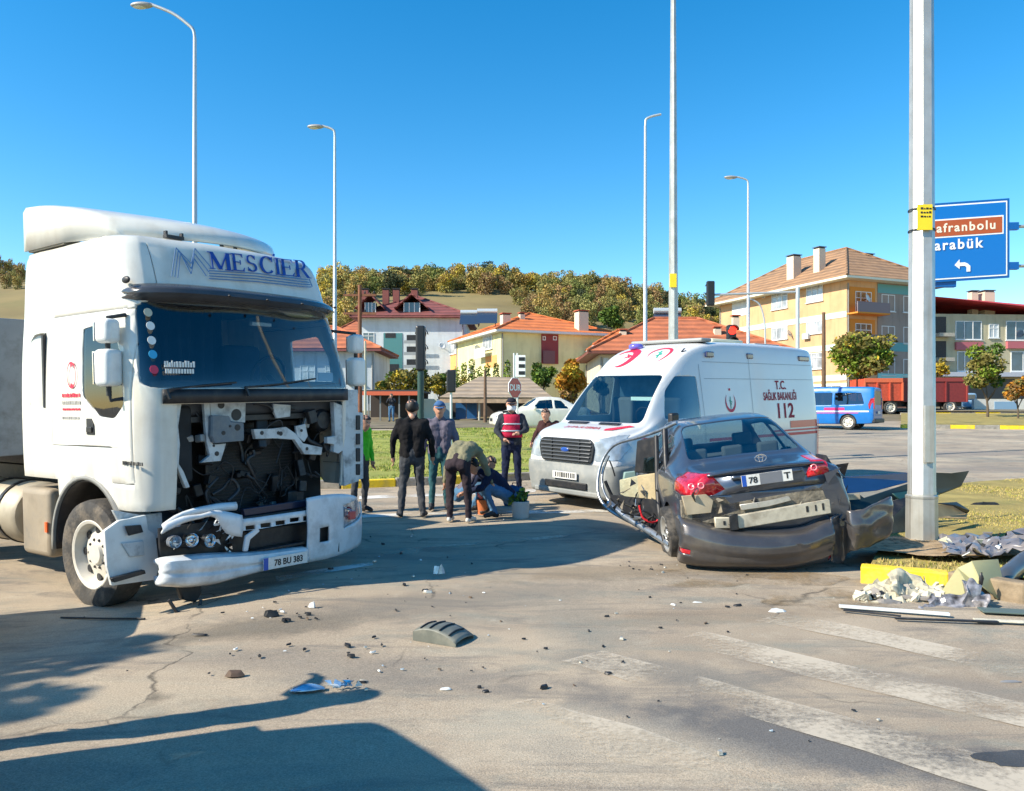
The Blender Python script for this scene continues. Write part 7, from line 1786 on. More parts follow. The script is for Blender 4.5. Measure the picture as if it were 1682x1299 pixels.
def trunk(root, h, r, crown_r, z0, seed, n=5):
    r_ = random.Random(seed); mb = MB()
    mb.tube([tuple(p) for p in resample(np.array([(0, 0, -.2), (.03, .02, h*.4), (-.04, 0, h*.8), (0, .03, h*1.1)], float), 3)], [r*(1.25-.09*i) for i in range(10)], 8)
    for k in range(n):
        a = 2*pi*k/n+r_.uniform(-.4, .4); L = crown_r*r_.uniform(.5, .85); mb.tube([(0, 0, h*r_.uniform(.55, .8)), (cos(a)*L*.5, sin(a)*L*.5, z0+r_.uniform(.2, .6)*crown_r), (cos(a)*L, sin(a)*L, z0+crown_r*r_.uniform(.7, 1.3))], [r*.5, r*.32, r*.12], 6)
    return mb.build('trunk', BARK, root, 60)
def tree(name, u, D, vtop, vbase, rpx, mats, n, size, label, cat='tree', seed=1, wts=None, nb=9, squash=.85, group=None, z_=None):
    x = (u-CU)/F*D; z0 = gz(x, D) if z_ is None else z_; s = F/D; r = rpx/s; zt = CH+(HV-vtop)/s-z0; zc = max(.1, CH+(HV-vbase)/s-z0)
    root = empty(name, (x, D, z0), 0, label, cat, group)
    trunk(root, zc+.3, max(.05, r*.06), r, zc, seed)
    link('crown', crown_mesh(name, blobset(r, zt-zc, nb, seed, zc, squash), n, size, mats, seed, wts), root); return root
tree('autumn_tree', 941, 52, 586, 668, 30, [LO, LY, LB], 3800, .13, 'round orange and yellow autumn tree in front of the yellow house', seed=3, wts=[5, 4, 1])
tree('round_tree', 1415, 58, 549, 618, 58, [LOL, LG2, LY], 6000, .16, 'spreading yellow green tree in front of the orange apartment block', seed=5, wts=[3, 4, 2], nb=13, squash=.7)
tree('young_tree', 1622, 47, 548, 655, 34, [LOL, LG, LG2], 3400, .12, 'loose olive green tree in front of the red roofed house', seed=7, wts=[4, 3, 2], nb=12)
tree('small_tree', 1545, 60, 585, 625, 15, [LY, LOL], 900, .12, 'little yellowish tree just right of the big pole', seed=8)
tree('bush', 1672, 45, 612, 665, 22, [LB, LO, LOL], 1500, .10, 'reddish brown bush at the right edge of the picture', 'bush', seed=9)
tree('bush', 893, 56, 592, 640, 20, [LG, LG2], 1800, .12, 'green bush left of the autumn tree', 'bush', seed=11)
tree('bush', 985, 56, 615, 655, 14, [LD, LB], 900, .12, 'dark twiggy bush right of the autumn tree', 'bush', seed=12)
tree('green_tree', 1002, 90, 500, 545, 20, [LG, LG2], 1600, .22, 'small bright green tree on the slope above the long roof', seed=13)
for k, (u, vt, vb, rp_) in enumerate(((655, 606, 652, 26), (690, 604, 650, 22), (722, 612, 655, 20), (630, 620, 650, 14))):
    tree('bush', u, 58, vt, vb, rp_, [LOL, LG, LY], 1700, .12, ['olive hedge bush behind the shelter roof, widest of four', 'olive hedge bush behind the tall traffic light', 'olive hedge bush behind the white post traffic light', 'small olive bush left of the other hedge bushes'][k], 'bush', seed=20+k, wts=[5, 3, 1])
for k, (u, vt, rp_) in enumerate(((762, 590, 8), (775, 584, 9), (800, 592, 8), (815, 590, 8), (833, 588, 9), (788, 600, 10), (750, 600, 9))):
    x = (u-CU)/F*62; D = 62; s = F/D; z0 = gz(x, D); root = empty('columnar_shrub', (x, D, z0), 0, ['third', 'fourth', 'sixth', 'seventh', 'last', 'fifth', 'first'][k]+' from the left of the bright green column shrubs along the yellow house', 'shrub', 'column shrubs before the yellow house')
    zt = CH+(HV-vt)/s-z0; r = rp_/s; bl = [(0, 0, zt*t, r*(1.1-t*.6), 1.6) for t in (.2, .4, .55, .7, .85)]
    link('foliage', crown_mesh('shrub', bl, 900, .09, [LG2, LG, LY], 40+k, [5, 3, 1]), root)
    mb = MB(); mb.tube([(0, 0, 0), (0, 0, zt*.6)], .05, 6); mb.build('stem', BARK, root)
# ---- hillside wood: each tree of the slope
HL = {'ochre': leafm('hill_ochre', (.40, .29, .09)), 'brown': leafm('hill_brown', (.31, .20, .09)), 'green': leafm('hill_green', (.17, .20, .055)), 'dark': leafm('hill_dark', (.045, .06, .03)), 'yellow': leafm('hill_yellow', (.52, .41, .07)), 'olive': leafm('hill_olive', (.28, .26, .085))}
KN = {'ochre': 'ochre autumn tree on the wooded hillside', 'brown': 'russet brown tree on the wooded hillside', 'green': 'green leafy tree on the wooded hillside', 'dark': 'dark evergreen on the wooded hillside', 'yellow': 'bright yellow autumn tree on the wooded hillside', 'olive': 'olive green tree on the wooded hillside'}
PRO = {}
for kn, m_ in HL.items():
    for var in range(3):
        sd_ = hash((kn == 'dark', var)) % 97+var; h = 8.0
        cm = crown_mesh('hill_crown', blobset(3.3, h, 9, 50+var*7+len(kn), .2, .9)+[(0, 0, 1.6, 2.4, .8)], 1700, .30, [m_, HL['olive'] if kn != 'dark' else m_, HL['brown'] if kn not in ('dark', 'green') else m_], 60+var, [6, 2, 1])
        tb_ = MB(); tb_.tube([(0, 0, -1), (.1, 0, 2.5), (0, .1, 6)], [.22, .16, .05], 6); tm = tb_.mesh('hill_trunk', BARK)
        PRO[kn, var] = (cm, tm)
def hill_tree(x, y, kn, s, rz, var, sz=1.):
    z = hill_z(x, y); u = CU+x/y*F
    wh = next(w for lim, w in ((60, 'far left behind the trailer'), (566, 'just right of the truck roof'), (600, 'above the utility pole'), (690, 'above the pale apartments'), (760, 'left above the yellow house'), (850, 'right above the yellow house'), (930, 'above the autumn tree'), (1000, 'left above the long roof'), (1060, 'left of the thin lamp post'), (1110, 'between thin lamp and thick column'), (1165, 'right of the thick column'), (9999, 'next to the orange block')) if u < lim)
    lb = KN[kn].replace('on the wooded hillside', '')+('on the crest, ' if y > 236 else 'high on the slope, ' if y > 190 else 'low on the slope, ')+wh
    r = empty('hill_tree', (x, y, z-.2), rz, lb, 'tree', lb); r.scale = (s, s, s*sz)
    cm, tm = PRO[kn, var]; link('crown', cm, r); link('trunk', tm, r)
r_ = random.Random(77); cands = []
def hp_(u, v):  # ground point on hill for a pixel: march
    D = 112.
    while D < 262:
        x = (u-CU)/F*D; 
        if CH+(HV-v)/F*D < hill_z(x, D): return x, D
        D += 1.5
    return None
n_h = 0
placed = []
def ok_(x, y, d): return all((x-a)**2+(y-b)**2 > d*d for a, b in placed)
# crest rows first, then the slope
for pas in range(2600):
    if n_h >= 292: break
    if pas < 900: u, D = r_.uniform(528, 1215), r_.uniform(238, 268)
    else: u, D = r_.uniform(528, 1215), r_.uniform(125, 250)
    x = (u-CU)/F*D; z = hill_z(x, D); v = HV-(z-CH)/D*F
    if D < 236 and 596 < u < 850 and v > 486: continue
    if D < 236 and 850 <= u < 900 and 505 < v < 520: continue
    if v > 545: continue
    if not ok_(x, D, 3.1 if D > 236 else 3.9): continue
    placed.append((x, D)); n_h += 1
    q = noise.noise(Vector((x*.045, D*.045, 1.7)))
    if u < 600: kn = r_.choices(['yellow', 'ochre', 'olive'], [6, 3, 2])[0]
    elif q > .28: kn = r_.choices(['green', 'olive', 'dark'], [5, 3, 1])[0]
    elif q < -.25: kn = r_.choices(['brown', 'ochre', 'olive'], [4, 3, 2])[0]
    else: kn = r_.choices(['ochre', 'olive', 'yellow', 'brown', 'green', 'dark'], [5, 4, 2, 2, 2, .6])[0]
    hill_tree(x, D, kn, r_.uniform(.55, 1.0)*(.85 if D < 200 else 1.), r_.uniform(0, 6), r_.randrange(3), r_.uniform(.8, 1.2))
for (u, D, kn, s) in ((808, 264, 'dark', 1.0), (800, 262, 'dark', .8), (660, 240, 'dark', .75), (690, 240, 'dark', .7), (672, 241, 'dark', .7), (8, 255, 'dark', .5), (28, 250, 'dark', .4), (-6, 246, 'brown', .7), (14, 248, 'ochre', .6), (30, 243, 'brown', .55), (2, 232, 'brown', .5), (20, 226, 'olive', .5), (34, 236, 'brown', .6), (10, 215, 'brown', .5), (28, 212, 'ochre', .45), (1100, 232, 'dark', .8), (1040, 220, 'dark', .6)):
    x = (u-CU)/F*D; hill_tree(x, D, kn, s, 1.0, 0, 1.25)

# ================================================================== people
HAIR = M('black_hair', (.012, .010, .009), .6); SHOE = M('dark_shoe', (.02, .02, .022), .6); SHOEW = M('pale_shoe', (.55, .54, .50), .7)
def cloth(name, c, rough=.9): return M(name, c, rough, var=.16, scale=7, bump=.5, bscale=16, spec=.2)
BASE = dict(pel=(0, 0, .95), wst=(0, 0, 1.10), chs=(0, 0, 1.32), nck=(.0, 0, 1.48), hed=(.03, 0, 1.615),
            shL=(0, .172, 1.395), elL=(-.03, .25, 1.14), wrL=(.03, .26, .90), haL=(.05, .255, .83), shR=(0, -.172, 1.395), elR=(-.03, -.25, 1.14), wrR=(.03, -.26, .90), haR=(.05, -.255, .83),
            hpL=(0, .09, .93), knL=(.03, .11, .50), anL=(-.02, .12, .09), toL=(.14, .15, .045), hpR=(0, -.09, .93), knR=(.03, -.11, .50), anR=(-.02, -.12, .09), toR=(.14, -.15, .045))
def person(x, y, face, h, J, top, bot, shoe, hair, label, bulk=1., cap=None, mask=None, vest=None, sleeve=None, group=None, z=None, seed=1, hairlen=0, head_dir=None, name='person'):
    j = {k: Vector(v) for k, v in BASE.items()}; j.update({k: Vector(v) for k, v in J.items()})
    z = gz(x, y) if z is None else z; s = h/1.76
    root = empty(name, (x, y, z), R(face), label, 'person', group); root.scale = (s, s, s)
    b = bulk; sl = sleeve or top
    seg = []   # (a, b, ra, rb, material index)
    def S(a, c, ra, rb, m): seg.append((j[a] if isinstance(a, str) else a, j[c] if isinstance(c, str) else c, ra, rb, m))
    lat = (j['shL']-j['shR']).normalized()*.075*b; latp = (j['hpL']-j['hpR']).normalized()*.075
    for sg in (-1, 1):
        S(j['pel']+latp*sg, j['wst']+lat*sg*.8, .105*b, .098*b, 0); S(j['wst']+lat*sg*.8, j['chs']+lat*sg*1.1, .100*b, .110*b, 0); S(j['chs']+lat*sg*1.1, j['nck']+lat*sg*.6-Vector((0, 0, .04)), .105*b, .06, 0)
        S(j['pel']+latp*sg-(j['wst']-j['pel'])*.15, j['pel']+latp*sg*1.1-(j['wst']-j['pel'])*.6, .112, .10, 1)
    S('pel', j['pel']-(j['wst']-j['pel'])*.4, .12, .115, 1)
    for d in 'LR':
        S('chs', 'sh'+d, .09*b, .070*b, 0); S('sh'+d, 'el'+d, .062*b, .050*b, 3); S('el'+d, 'wr'+d, .050*b, .036, 3); S('wr'+d, 'ha'+d, .028, .034, 2)
        S('hp'+d, 'kn'+d, .098, .064, 1); S('kn'+d, 'an'+d, .066, .048, 1); S('an'+d, 'to'+d, .048, .036, 4)
        hl = j['an'+d]*1.; hd = (j['an'+d]-j['to'+d]); hd.z = 0; S(hl+Vector((0, 0, -.04)), hl+hd*.25+Vector((0, 0, -.045)), .042, .036, 4)
    S('nck', j['hed']-Vector((0, 0, .07)), .060, .055, 2)
    hf = Vector(head_dir or (1, 0, -.10)).normalized(); hu = Vector((0, 0, 1)) if abs(hf.z) < .85 else Vector((1, 0, .3)); hu = (hu-hf*hu.dot(hf)).normalized(); hsid = hu.cross(hf)
    H = j['hed']
    S(H-hu*.045+hf*.01, H+hu*.045-hf*.005, .074, .092, 2); S(H-hu*.085+hf*.035, H-hu*.04+hf*.03, .045, .06, 2); S(H+hf*.085-hu*.005, H+hf*.098-hu*.022, .012, .016, 2)
    for sg in (-1, 1): S(H+hsid*.088*sg-hu*.02, H+hsid*.09*sg+hu*.015, .014, .016, 2)
    mb = MB()
    for (a, c, ra, rb, m) in seg:
        d = c-a; L = d.length
        if L < 1e-4: d = Vector((0, 0, .001)); L = .001
        d = d/L; pts = []; rs = []
        for k in range(5): t = sin(k/4*pi/2); pts.append(a-d*ra*cos(k/4*pi/2)); rs.append(max(.001, ra*t))
        for k in range(5): t = cos(k/4*pi/2); pts.append(c+d*rb*sin(k/4*pi/2)); rs.append(max(.001, rb*t))
        mb.tube(pts, rs, 12)
    me = mb.mesh('p', SKIN); tmp = bpy.data.objects.new('p', me); COL.objects.link(tmp)
    r1 = tmp.modifiers.new('r', 'REMESH'); r1.mode = 'VOXEL'; r1.voxel_size = .0155
    s1 = tmp.modifiers.new('s', 'SMOOTH'); s1.factor = .6; s1.iterations = 4
    dg = bpy.context.evaluated_depsgraph_get(); bme = bpy.data.meshes.new_from_object(tmp.evaluated_get(dg)); bpy.data.objects.remove(tmp)
    V = np.empty(len(bme.vertices)*3); bme.vertices.foreach_get('co', V); V = V.reshape(-1, 3)
    C = np.empty(len(bme.polygons)*3); bme.polygons.foreach_get('center', C); C = C.reshape(-1, 3)
    best = np.full(len(C), 1e9); mi = np.zeros(len(C), int)
    for (a, c, ra, rb, m) in seg:
        A = np.array(a); D = np.array(c)-A; L2 = max(1e-9, (D**2).sum()); t = np.clip(((C-A)@D)/L2, 0, 1); q = np.linalg.norm(C-(A+t[:, None]*D), axis=1)-(ra+(rb-ra)*t)
        k = q < best-(.012 if m == 2 else 0); best[k] = q[k]; mi[k] = m
    bme.materials.clear()
    for m_ in (top, bot, SKIN, sl, shoe): bme.materials.append(m_)
    bme.polygons.foreach_set('material_index', mi.astype(np.int32))
    N = np.empty(len(bme.vertices)*3); bme.vertices.foreach_get('normal', N); N = N.reshape(-1, 3)
    for i, v in enumerate(V):
        if v[2] < .08: continue
        if (Vector(v)-H).length < .17: continue
        n_ = noise.noise(Vector((v[0]*11+seed, v[1]*11, v[2]*7)))*.017+noise.noise(Vector((v[0]*26, v[1]*26+seed, v[2]*20)))*.009; V[i] += N[i]*n_
    bme.vertices.foreach_set('co', V.ravel()); shade(bme, 180)
    body = link('body', bme, root)
    # fingers: four and a thumb on each hand
    mb = MB()
    for d, sg in (('L', 1), ('R', -1)):
        w0, hnd = j['wr'+d], j['ha'+d]; ax = (hnd-w0).normalized(); side_ = Vector((1, 0, 0))-ax*ax.x
        if side_.length < .1: side_ = Vector((0, 1, 0))-ax*ax.y
        side_.normalize(); nrm = ax.cross(side_)*(-sg)
        for k in range(4):
            o = hnd+side_*(.026-.0175*k)+ax*.015; L = (.072, .080, .076, .060)[k]
            mb.tube([o-ax*.02, o+ax*L*.45, o+ax*L*.8+nrm*L*.2, o+ax*L*.95+nrm*L*.45], [.0095, .009, .008, .006], 7)
        o = w0+ax*.03+side_*.026; mb.tube([o-side_*.01, o+side_*.022+ax*.03, o+side_*.028+ax*.06], [.012, .010, .008], 7)
    mb.build('fingers', SKIN, body, 60)
    # face: eyes, brows, mouth
    mb = MB(); 
    for sg in (-1, 1): mb.ell(H+hf*.082+hsid*.032*sg+hu*.012, (.010, .010, .006), 5)
    mb.build('eyes', HAIR, body, 60)
    mb = MB(); mb.tube([H+hf*.080+hsid*.03*t-hu*.052 for t in (-1, 0, 1)], .004, 5); mb.build('mouth', M('lips', (.30, .10, .08), .5), body, 60)
    RM = Matrix((hf, hsid, hu)).transposed().to_4x4()
    # hair: cap-like shell open over the face
    hm = cap or hair
    mb = MB()
    def hs_(u, v):
        th = v*pi*((.60+.17*max(0, -cos(u*2*pi))) if not cap else .50); ph = u*2*pi; d = Vector((sin(th)*cos(ph), sin(th)*sin(ph), cos(th)))
        cut_ = 1.0
        if cos(ph) > .25 and v > .62: d = Vector((sin(.62*pi*.62)*cos(ph), sin(.62*pi*.62)*sin(ph), cos(.62*pi*.62)))
        rr = Vector((.104, .097, .112))*(1.04 if cap else 1.0+noise.noise(d*5+Vector((seed, 0, 0)))*.14+noise.noise(d*14)*.05)
        p = Vector((d.x*rr.x-.008, d.y*rr.y, d.z*rr.z+.022)); return H+RM.to_3x3()@p
    mb.grid(hs_, 20, 9); mb.build('hair' if not cap else 'cap', hm, root, 60, solid=.008)
    if cap:
        mb = MB(); mb.grid(lambda u, v: H+RM.to_3x3()@Vector((.085+.075*v*(1-(2*u-1)**2*.6), (u-.5)*.15*(1-.15*v), .048-.016*v)), 8, 3); mb.build('cap_peak', cap, root, 60, solid=.006)
        mb = MB(); mb.grid(lambda u, v: H+RM.to_3x3()@Vector((-.092*cos((u-.5)*2.2), .095*sin((u-.5)*2.2), .01-.06*v)), 10, 3); mb.build('hair', hair, root, 60, solid=.01)
    if mask:
        mb = MB(); mb.grid(lambda u, v: H+RM.to_3x3()@Vector((.098*cos((u-.5)*2.4)+.012*sin(pi*u)*sin(pi*v), .086*sin((u-.5)*2.4), -.005-.085*v)), 12, 5); mb.build('face_mask', mask, root, 60, solid=.004)
    if vest:
        vm, vs_ = vest; ch, ws_ = j['chs'], j['wst']
        mb = MB(); up = (j['nck']-j['pel']).normalized()
        def vf(u, v):
            a = u*2*pi; c = j['pel'].lerp(j['nck']-up*.02, .18+.80*v); wx = .140*b*(1-.25*max(0, v-.75)*2); wy = .178*b*(1-.10*v-.5*max(0, v-.8))
            return c+Vector((wx*cos(a), wy*sin(a), 0))
        mb.grid(vf, 26, 8, closed_u=True); o = mb.build('vest', vm, root, 60, solid=.008)
        for vv in (.25, .55):
            mb = MB(); mb.grid(lambda u, v: vf(u, vv+.07*v)+Vector((.009*cos(u*2*pi), .009*sin(u*2*pi), 0)), 26, 1, closed_u=True); mb.build('reflective_band', vs_, root, 60, solid=.003)
    return root
BLK = cloth('black_sweater', (.012, .012, .014)); JG = cloth('grey_jeans', (.06, .065, .075)); NAVY = cloth('navy_cloth', (.012, .018, .045)); BJ = cloth('blue_jeans', (.07, .16, .28)); OLV = cloth('olive_jumper', (.20, .19, .12)); PLUM = cloth('dark_plum_trousers', (.035, .026, .032)); GJ = cloth('grey_purple_jacket', (.13, .12, .16)); BRN = cloth('dark_brown_shirt', (.05, .022, .022)); REDV = cloth('red_vest', (.45, .02, .06)); HIV = cloth('hi_vis_green', (.10, .62, .04)); TEALJ = cloth('teal_trousers', (.03, .10, .12)); WMASK = M('white_mask', (.7, .7, .7), .7); SILV = M('silver_band', (.55, .56, .58), .3, .4); CAPB = cloth('cap_blue', (.05, .12, .26)); CAPN = cloth('cap_navy', (.02, .02, .03)); CAMO = cloth('dark_camo', (.03, .035, .045)); PINKS = cloth('pinkish_trousers', (.38, .28, .27))
def gpos(u, v): q = px_ground(u, v); return q.x, q.y
x, y = gpos(677, 850)
person(x, y, 96, 1.79, dict(elL=(-.02, .28, 1.15), wrL=(.04, .29, .92), haL=(.05, .28, .85), elR=(-.03, -.28, 1.15), wrR=(.03, -.30, .93), haR=(.05, -.30, .86), anL=(.0, .17, .09), knL=(.02, .13, .5), anR=(-.04, -.16, .09), toL=(.14, .21, .045), toR=(.12, -.20, .045)), BLK, JG, SHOE, HAIR, 'person in black jumper and grey jeans standing with back turned', bulk=1.14, seed=3)
x, y = gpos(722, 838)
person(x, y, -84, 1.76, dict(elL=(.02, .26, 1.16), wrL=(.06, .27, .94), haL=(.06, .265, .87)), GJ, TEALJ, SHOE, HAIR, 'person in grey purple jacket and blue cap facing the camera', bulk=1.1, cap=CAPB, seed=4)
x, y = gpos(755, 858)
person(x, y, 72, 1.70, dict(pel=(-.08, 0, .93), wst=(.02, 0, 1.04), chs=(.22, 0, 1.10), nck=(.40, 0, 1.08), hed=(.54, 0, 1.02), hpL=(-.08, .10, .90), hpR=(-.08, -.10, .90), knL=(-.03, .14, .49), knR=(-.03, -.14, .49), anL=(-.03, .15, .09), anR=(-.03, -.16, .09), toL=(.13, .17, .045), toR=(.13, -.19, .045),
       shL=(.27, .19, 1.07), elL=(.24, .30, .82), wrL=(.22, .33, .60), haL=(.23, .34, .53), shR=(.30, -.19, 1.05), elR=(.40, -.27, .80), wrR=(.46, -.34, .58), haR=(.49, -.36, .52)), OLV, PLUM, SHOEW, HAIR, 'person in olive jumper and dark trousers bending forward with white shoes', bulk=1.12, seed=5, head_dir=(.4, 0, -.9))
x, y = gpos(812, 848)
person(x, y, 200, 1.74, dict(pel=(-.20, 0, .34), wst=(-.10, 0, .47), chs=(.08, 0, .62), nck=(.22, 0, .72), hed=(.34, 0, .78), hpL=(-.18, .11, .33), hpR=(-.18, -.11, .33), knL=(.24, .20, .50), knR=(.18, -.20, .46), anL=(.06, .20, .09), anR=(-.02, -.18, .09), toL=(.22, .22, .045), toR=(.14, -.20, .045),
       shL=(.12, .19, .68), elL=(.28, .26, .48), wrL=(.46, .14, .40), haL=(.52, .10, .38), shR=(.12, -.19, .68), elR=(.26, -.26, .46), wrR=(.44, -.12, .36), haR=(.50, -.08, .35)), NAVY, BJ, SHOE, HAIR, 'person crouching in navy jacket with dark hair beside the terracotta pot', bulk=1.1, seed=6, head_dir=(.7, 0, -.5))
x, y = gpos(779, 842)
person(x, y+.25, -10, 1.68, dict(pel=(-.22, 0, .32), wst=(-.12, 0, .45), chs=(.04, 0, .60), nck=(.16, 0, .70), hed=(.26, 0, .78), hpL=(-.20, .11, .31), hpR=(-.20, -.11, .31), knL=(.20, .18, .48), knR=(.20, -.18, .44), anL=(.04, .18, .09), anR=(.0, -.16, .09), toL=(.2, .2, .045), toR=(.16, -.18, .045),
       shL=(.08, .18, .66), elL=(.22, .24, .46), wrL=(.40, .14, .38), haL=(.46, .12, .36), shR=(.08, -.18, .66), elR=(.22, -.24, .46), wrR=(.40, -.14, .38), haR=(.46, -.12, .36)), GJ, BJ, SHOE, HAIR, 'person in lilac grey top and light jeans kneeling, half hidden behind the bending one', seed=7, head_dir=(.8, 0, -.4))
x, y = gpos(840, 814)
person(x, y, -88, 1.80, dict(elL=(.06, .27, 1.18), wrL=(.25, .14, 1.12), haL=(.30, .08, 1.12), elR=(.03, -.27, 1.16), wrR=(.20, -.16, 1.02), haR=(.24, -.10, 1.0), anL=(-.02, .15, .09), anR=(-.02, -.13, .09)), CAMO, NAVY, SHOE, HAIR, 'uniformed person in red vest, navy cap and white face mask', bulk=1.12, cap=CAPN, mask=WMASK, vest=(REDV, SILV), seed=8)
x, y = gpos(902, 806)
person(x, y, -120, 1.62, dict(nck=(.10, 0, 1.44), hed=(.16, 0, 1.58), chs=(.06, 0, 1.28), elR=(.12, -.26, 1.14), wrR=(.32, -.22, 1.02), haR=(.38, -.20, .98)), BRN, PINKS, SHOE, HAIR, 'person in dark brown shirt standing beside the ambulance front', bulk=1.05, seed=9)
x, y = gpos(590, 842)
person(x, y, -40, 1.62, dict(nck=(.10, 0, 1.42), hed=(.17, 0, 1.54)), HIV, JG, SHOE, HAIR, 'person in bright green high visibility jacket half hidden behind the truck', bulk=1.15, seed=10)
x, y = (643-CU)/F*43, 43
person(x, y, -95, 1.62, dict(elL=(.10, .26, 1.22), wrL=(.26, .10, 1.42), haL=(.30, .06, 1.48), elR=(.10, -.26, 1.22), wrR=(.26, -.10, 1.42), haR=(.30, -.06, 1.48)), CAMO, BJ, SHOE, HAIR, 'distant person in dark jacket and jeans holding up a phone by the shelter', seed=11)
# out of the picture on the left: people, a parked minibus, an added car and a tree whose shadows fall into view
person(-3.12, 3.52, 110, 1.84, dict(elR=(.22, -.22, 1.30), wrR=(.36, -.10, 1.46), haR=(.42, -.06, 1.50)), BLK, JG, SHOE, HAIR, 'bystander holding up a phone beside the parked minibus, outside the picture', bulk=1.15, seed=12)
minibus('parked_minibus', pose((-2.55-5.14*.788, 2.66-5.14*.616, 0), 218, 0, 0, .98), 'parked blue minibus just left of the camera, outside the picture', BUSB, print_=False)
saloon('caster_car', pose((-4.40, 5.90, 0), 205, 0, 0, 1.), 'unseen white saloon added left of the truck wheel to cast a shadow, outside the picture', WPAINT)  # stand-in for an unknown thing that shades the road here
def ptree(x, y, h, cr_, n, seed, label):
    root = empty('roadside_tree', (x, y, 0), 0, label, 'tree'); trunk(root, h*.55, .13, cr_, h*.5, seed)
    link('crown', crown_mesh('ptree', blobset(cr_, h*.55, 9, seed, h*.45, .8), n, .10, [LG, LOL], seed), root)
ptree(-10.0, 2.0, 5.5, 1.3, 5200, 5, 'roadside tree far left of the camera, outside the picture')

# ================================================================== debris and small things
GW = lambda u, v, off=0.: px_ground(u, v)+Vector((0, 0, off))
# ribbed panel in the foreground
KPAN = M('ribbed_panel_grey', (.13, .14, .12), .5, var=.12, scale=10, dirt=(.35, .32, .25), dscale=9, damt=.4)
c = GW(728, 1050); rp_ = empty('ribbed_panel', c, R(-28), 'curved dark grey ribbed plastic panel lying alone on the road in the foreground', 'panel')
mb = MB(); mb.grid(lambda u, v: ((u-.5)*.36, (v-.5)*.24, .02+.13*(1-(1.6*u-.62)**2)*.55+.015*sin(pi*v)), 14, 6); mb.build('shell', KPAN, rp_, 60, solid=.006)
for k in range(4):
    u = .15+.22*k; mb = MB(); mb.tube([((u-.5)*.36, (v-.5)*.22, .026+.13*(1-(1.6*u-.62)**2)*.55+.015*sin(pi*v)) for v in (.05, .3, .5, .7, .95)], .006, 6); mb.build('rib', DARK, rp_, 60)
for sg in (-1, 1):
    mb = MB(); mb.prism([((u-.5)*.36, sg*.12, .02+.13*(1-(1.6*u-.62)**2)*.55) for u in (0, .25, .5, .75, 1)]+[(.18, sg*.12, .0), (-.18, sg*.12, .0)], (0, .008, 0)); mb.build('side_flange', KPAN, rp_)
# broken silver lamp glass
c = GW(540, 1132); lg = empty('broken_lamp', c, R(10), 'broken bluish headlamp glass lying on the road, left foreground', 'broken lamp')
GLS = M('blue_lamp_glass', (.30, .48, .66), .08, .5, var=.3, scale=25, coat=1.)
mb = MB(); mb.grid(lambda u, v: (-.22+.20*u, (-.05+.10*v)*(.5+.5*sin(pi*min(1, u*1.1))), .012+.03*sin(pi*u)*sin(pi*v)), 10, 5); mb.build('lens', GLS, lg, 60, solid=.005)
r_ = random.Random(44)
for k in range(9):
    q = Vector((r_.uniform(-.02, .19), r_.uniform(-.04, .05), .01)); a = [Vector((r_.uniform(-.045, .045), r_.uniform(-.03, .03), r_.uniform(0, .04))) for _ in range(3)]
    mb = MB(); mb.prism([q+p for p in a], (0, 0, .006)); mb.build('lens_shard', [GLS, CHROME, WHITE2][k % 3], lg)
def lump(name, u, v, sx_, sy_, sz_, mat, label, cat='debris', seed=1, rz=0, jag=.5):
    c = GW(u, v); mb = MB(); r_ = random.Random(seed); n = 7; vs = []
    for i in range(n):
        a = 2*pi*i/n; q = 1+r_.uniform(-jag, jag)*.6; vs.append((cos(a)*sx_*q, sin(a)*sy_*q, 0))
    top = [(x*.7+r_.uniform(-.2, .2)*sx_, y*.7, sz_*r_.uniform(.5, 1.2)) for x, y, z in vs]
    mb.add(vs+top, [tuple(range(n))[::-1], tuple(range(n, 2*n))]+[(i, (i+1) % n, n+(i+1) % n, n+i) for i in range(n)])
    o = mb.build(name, mat, None, 25, bevel=.003, seg=1); o.location = c; o.rotation_euler = (0, 0, rz); tag(o, label, cat); return o
lump('crushed_brown_piece', 385, 1110, .055, .03, .035, M('rusty_brown', (.10, .065, .045), .7), 'small crushed dark brown piece on the road at left', seed=2)
lump('foam_piece', 733, 1133, .04, .018, .012, WHITE2, 'small oval white plastic piece right of the broken lamp', seed=3)
lump('dark_clip', 787, 1130, .018, .010, .02, BLACK, 'small black clip, upper of two beside the white piece', seed=4); lump('dark_clip', 798, 1137, .022, .012, .015, BLACK, 'small black clip, lower of two beside the white piece', seed=5)
lump('black_lump', 443, 1012, .07, .035, .05, BLACK, 'black plastic lump at the edge of the truck shadow', seed=6)
lump('silver_part', 722, 942, .07, .05, .09, M('silver_blue', (.30, .42, .52), .25, .6, var=.3, scale=20), 'shiny silver blue engine part standing on the road in the shadow', seed=7)
lump('white_shard', 512, 998, .035, .02, .06, WHITE2, 'upright white shard below the truck bumper', seed=8)
lump('white_shard', 703, 974, .05, .02, .03, ALU, 'pale flat shard below the silver blue part', seed=9)
lump('white_panel_piece', 1277, 1004, .075, .035, .02, WHITE2, 'flat white plastic piece just above the crosswalk', seed=10, jag=.8)
lump('white_panel_piece', 1146, 990, .05, .012, .01, WHITE2, 'thin white sliver left of the crosswalk end', seed=11)
lump('dark_block', 1210, 996, .05, .02, .025, DARK, 'small dark block above the crosswalk', seed=12)
lump('dark_block', 1000, 1108, .03, .02, .02, BLACK, 'black chip on the middle crosswalk stripe', seed=13)
lump('dark_block', 330, 1043, .07, .015, .012, BLACK, 'thin dark strip on the road left of centre', seed=14)
lump('dark_block', 594, 1121, .03, .012, .012, DARK, 'dark fragment at the right end of the broken lamp', seed=15); lump('white_shard', 597, 1119, .035, .012, .012, CONC, 'pale fragment just beyond the right end of the broken lamp', seed=16)
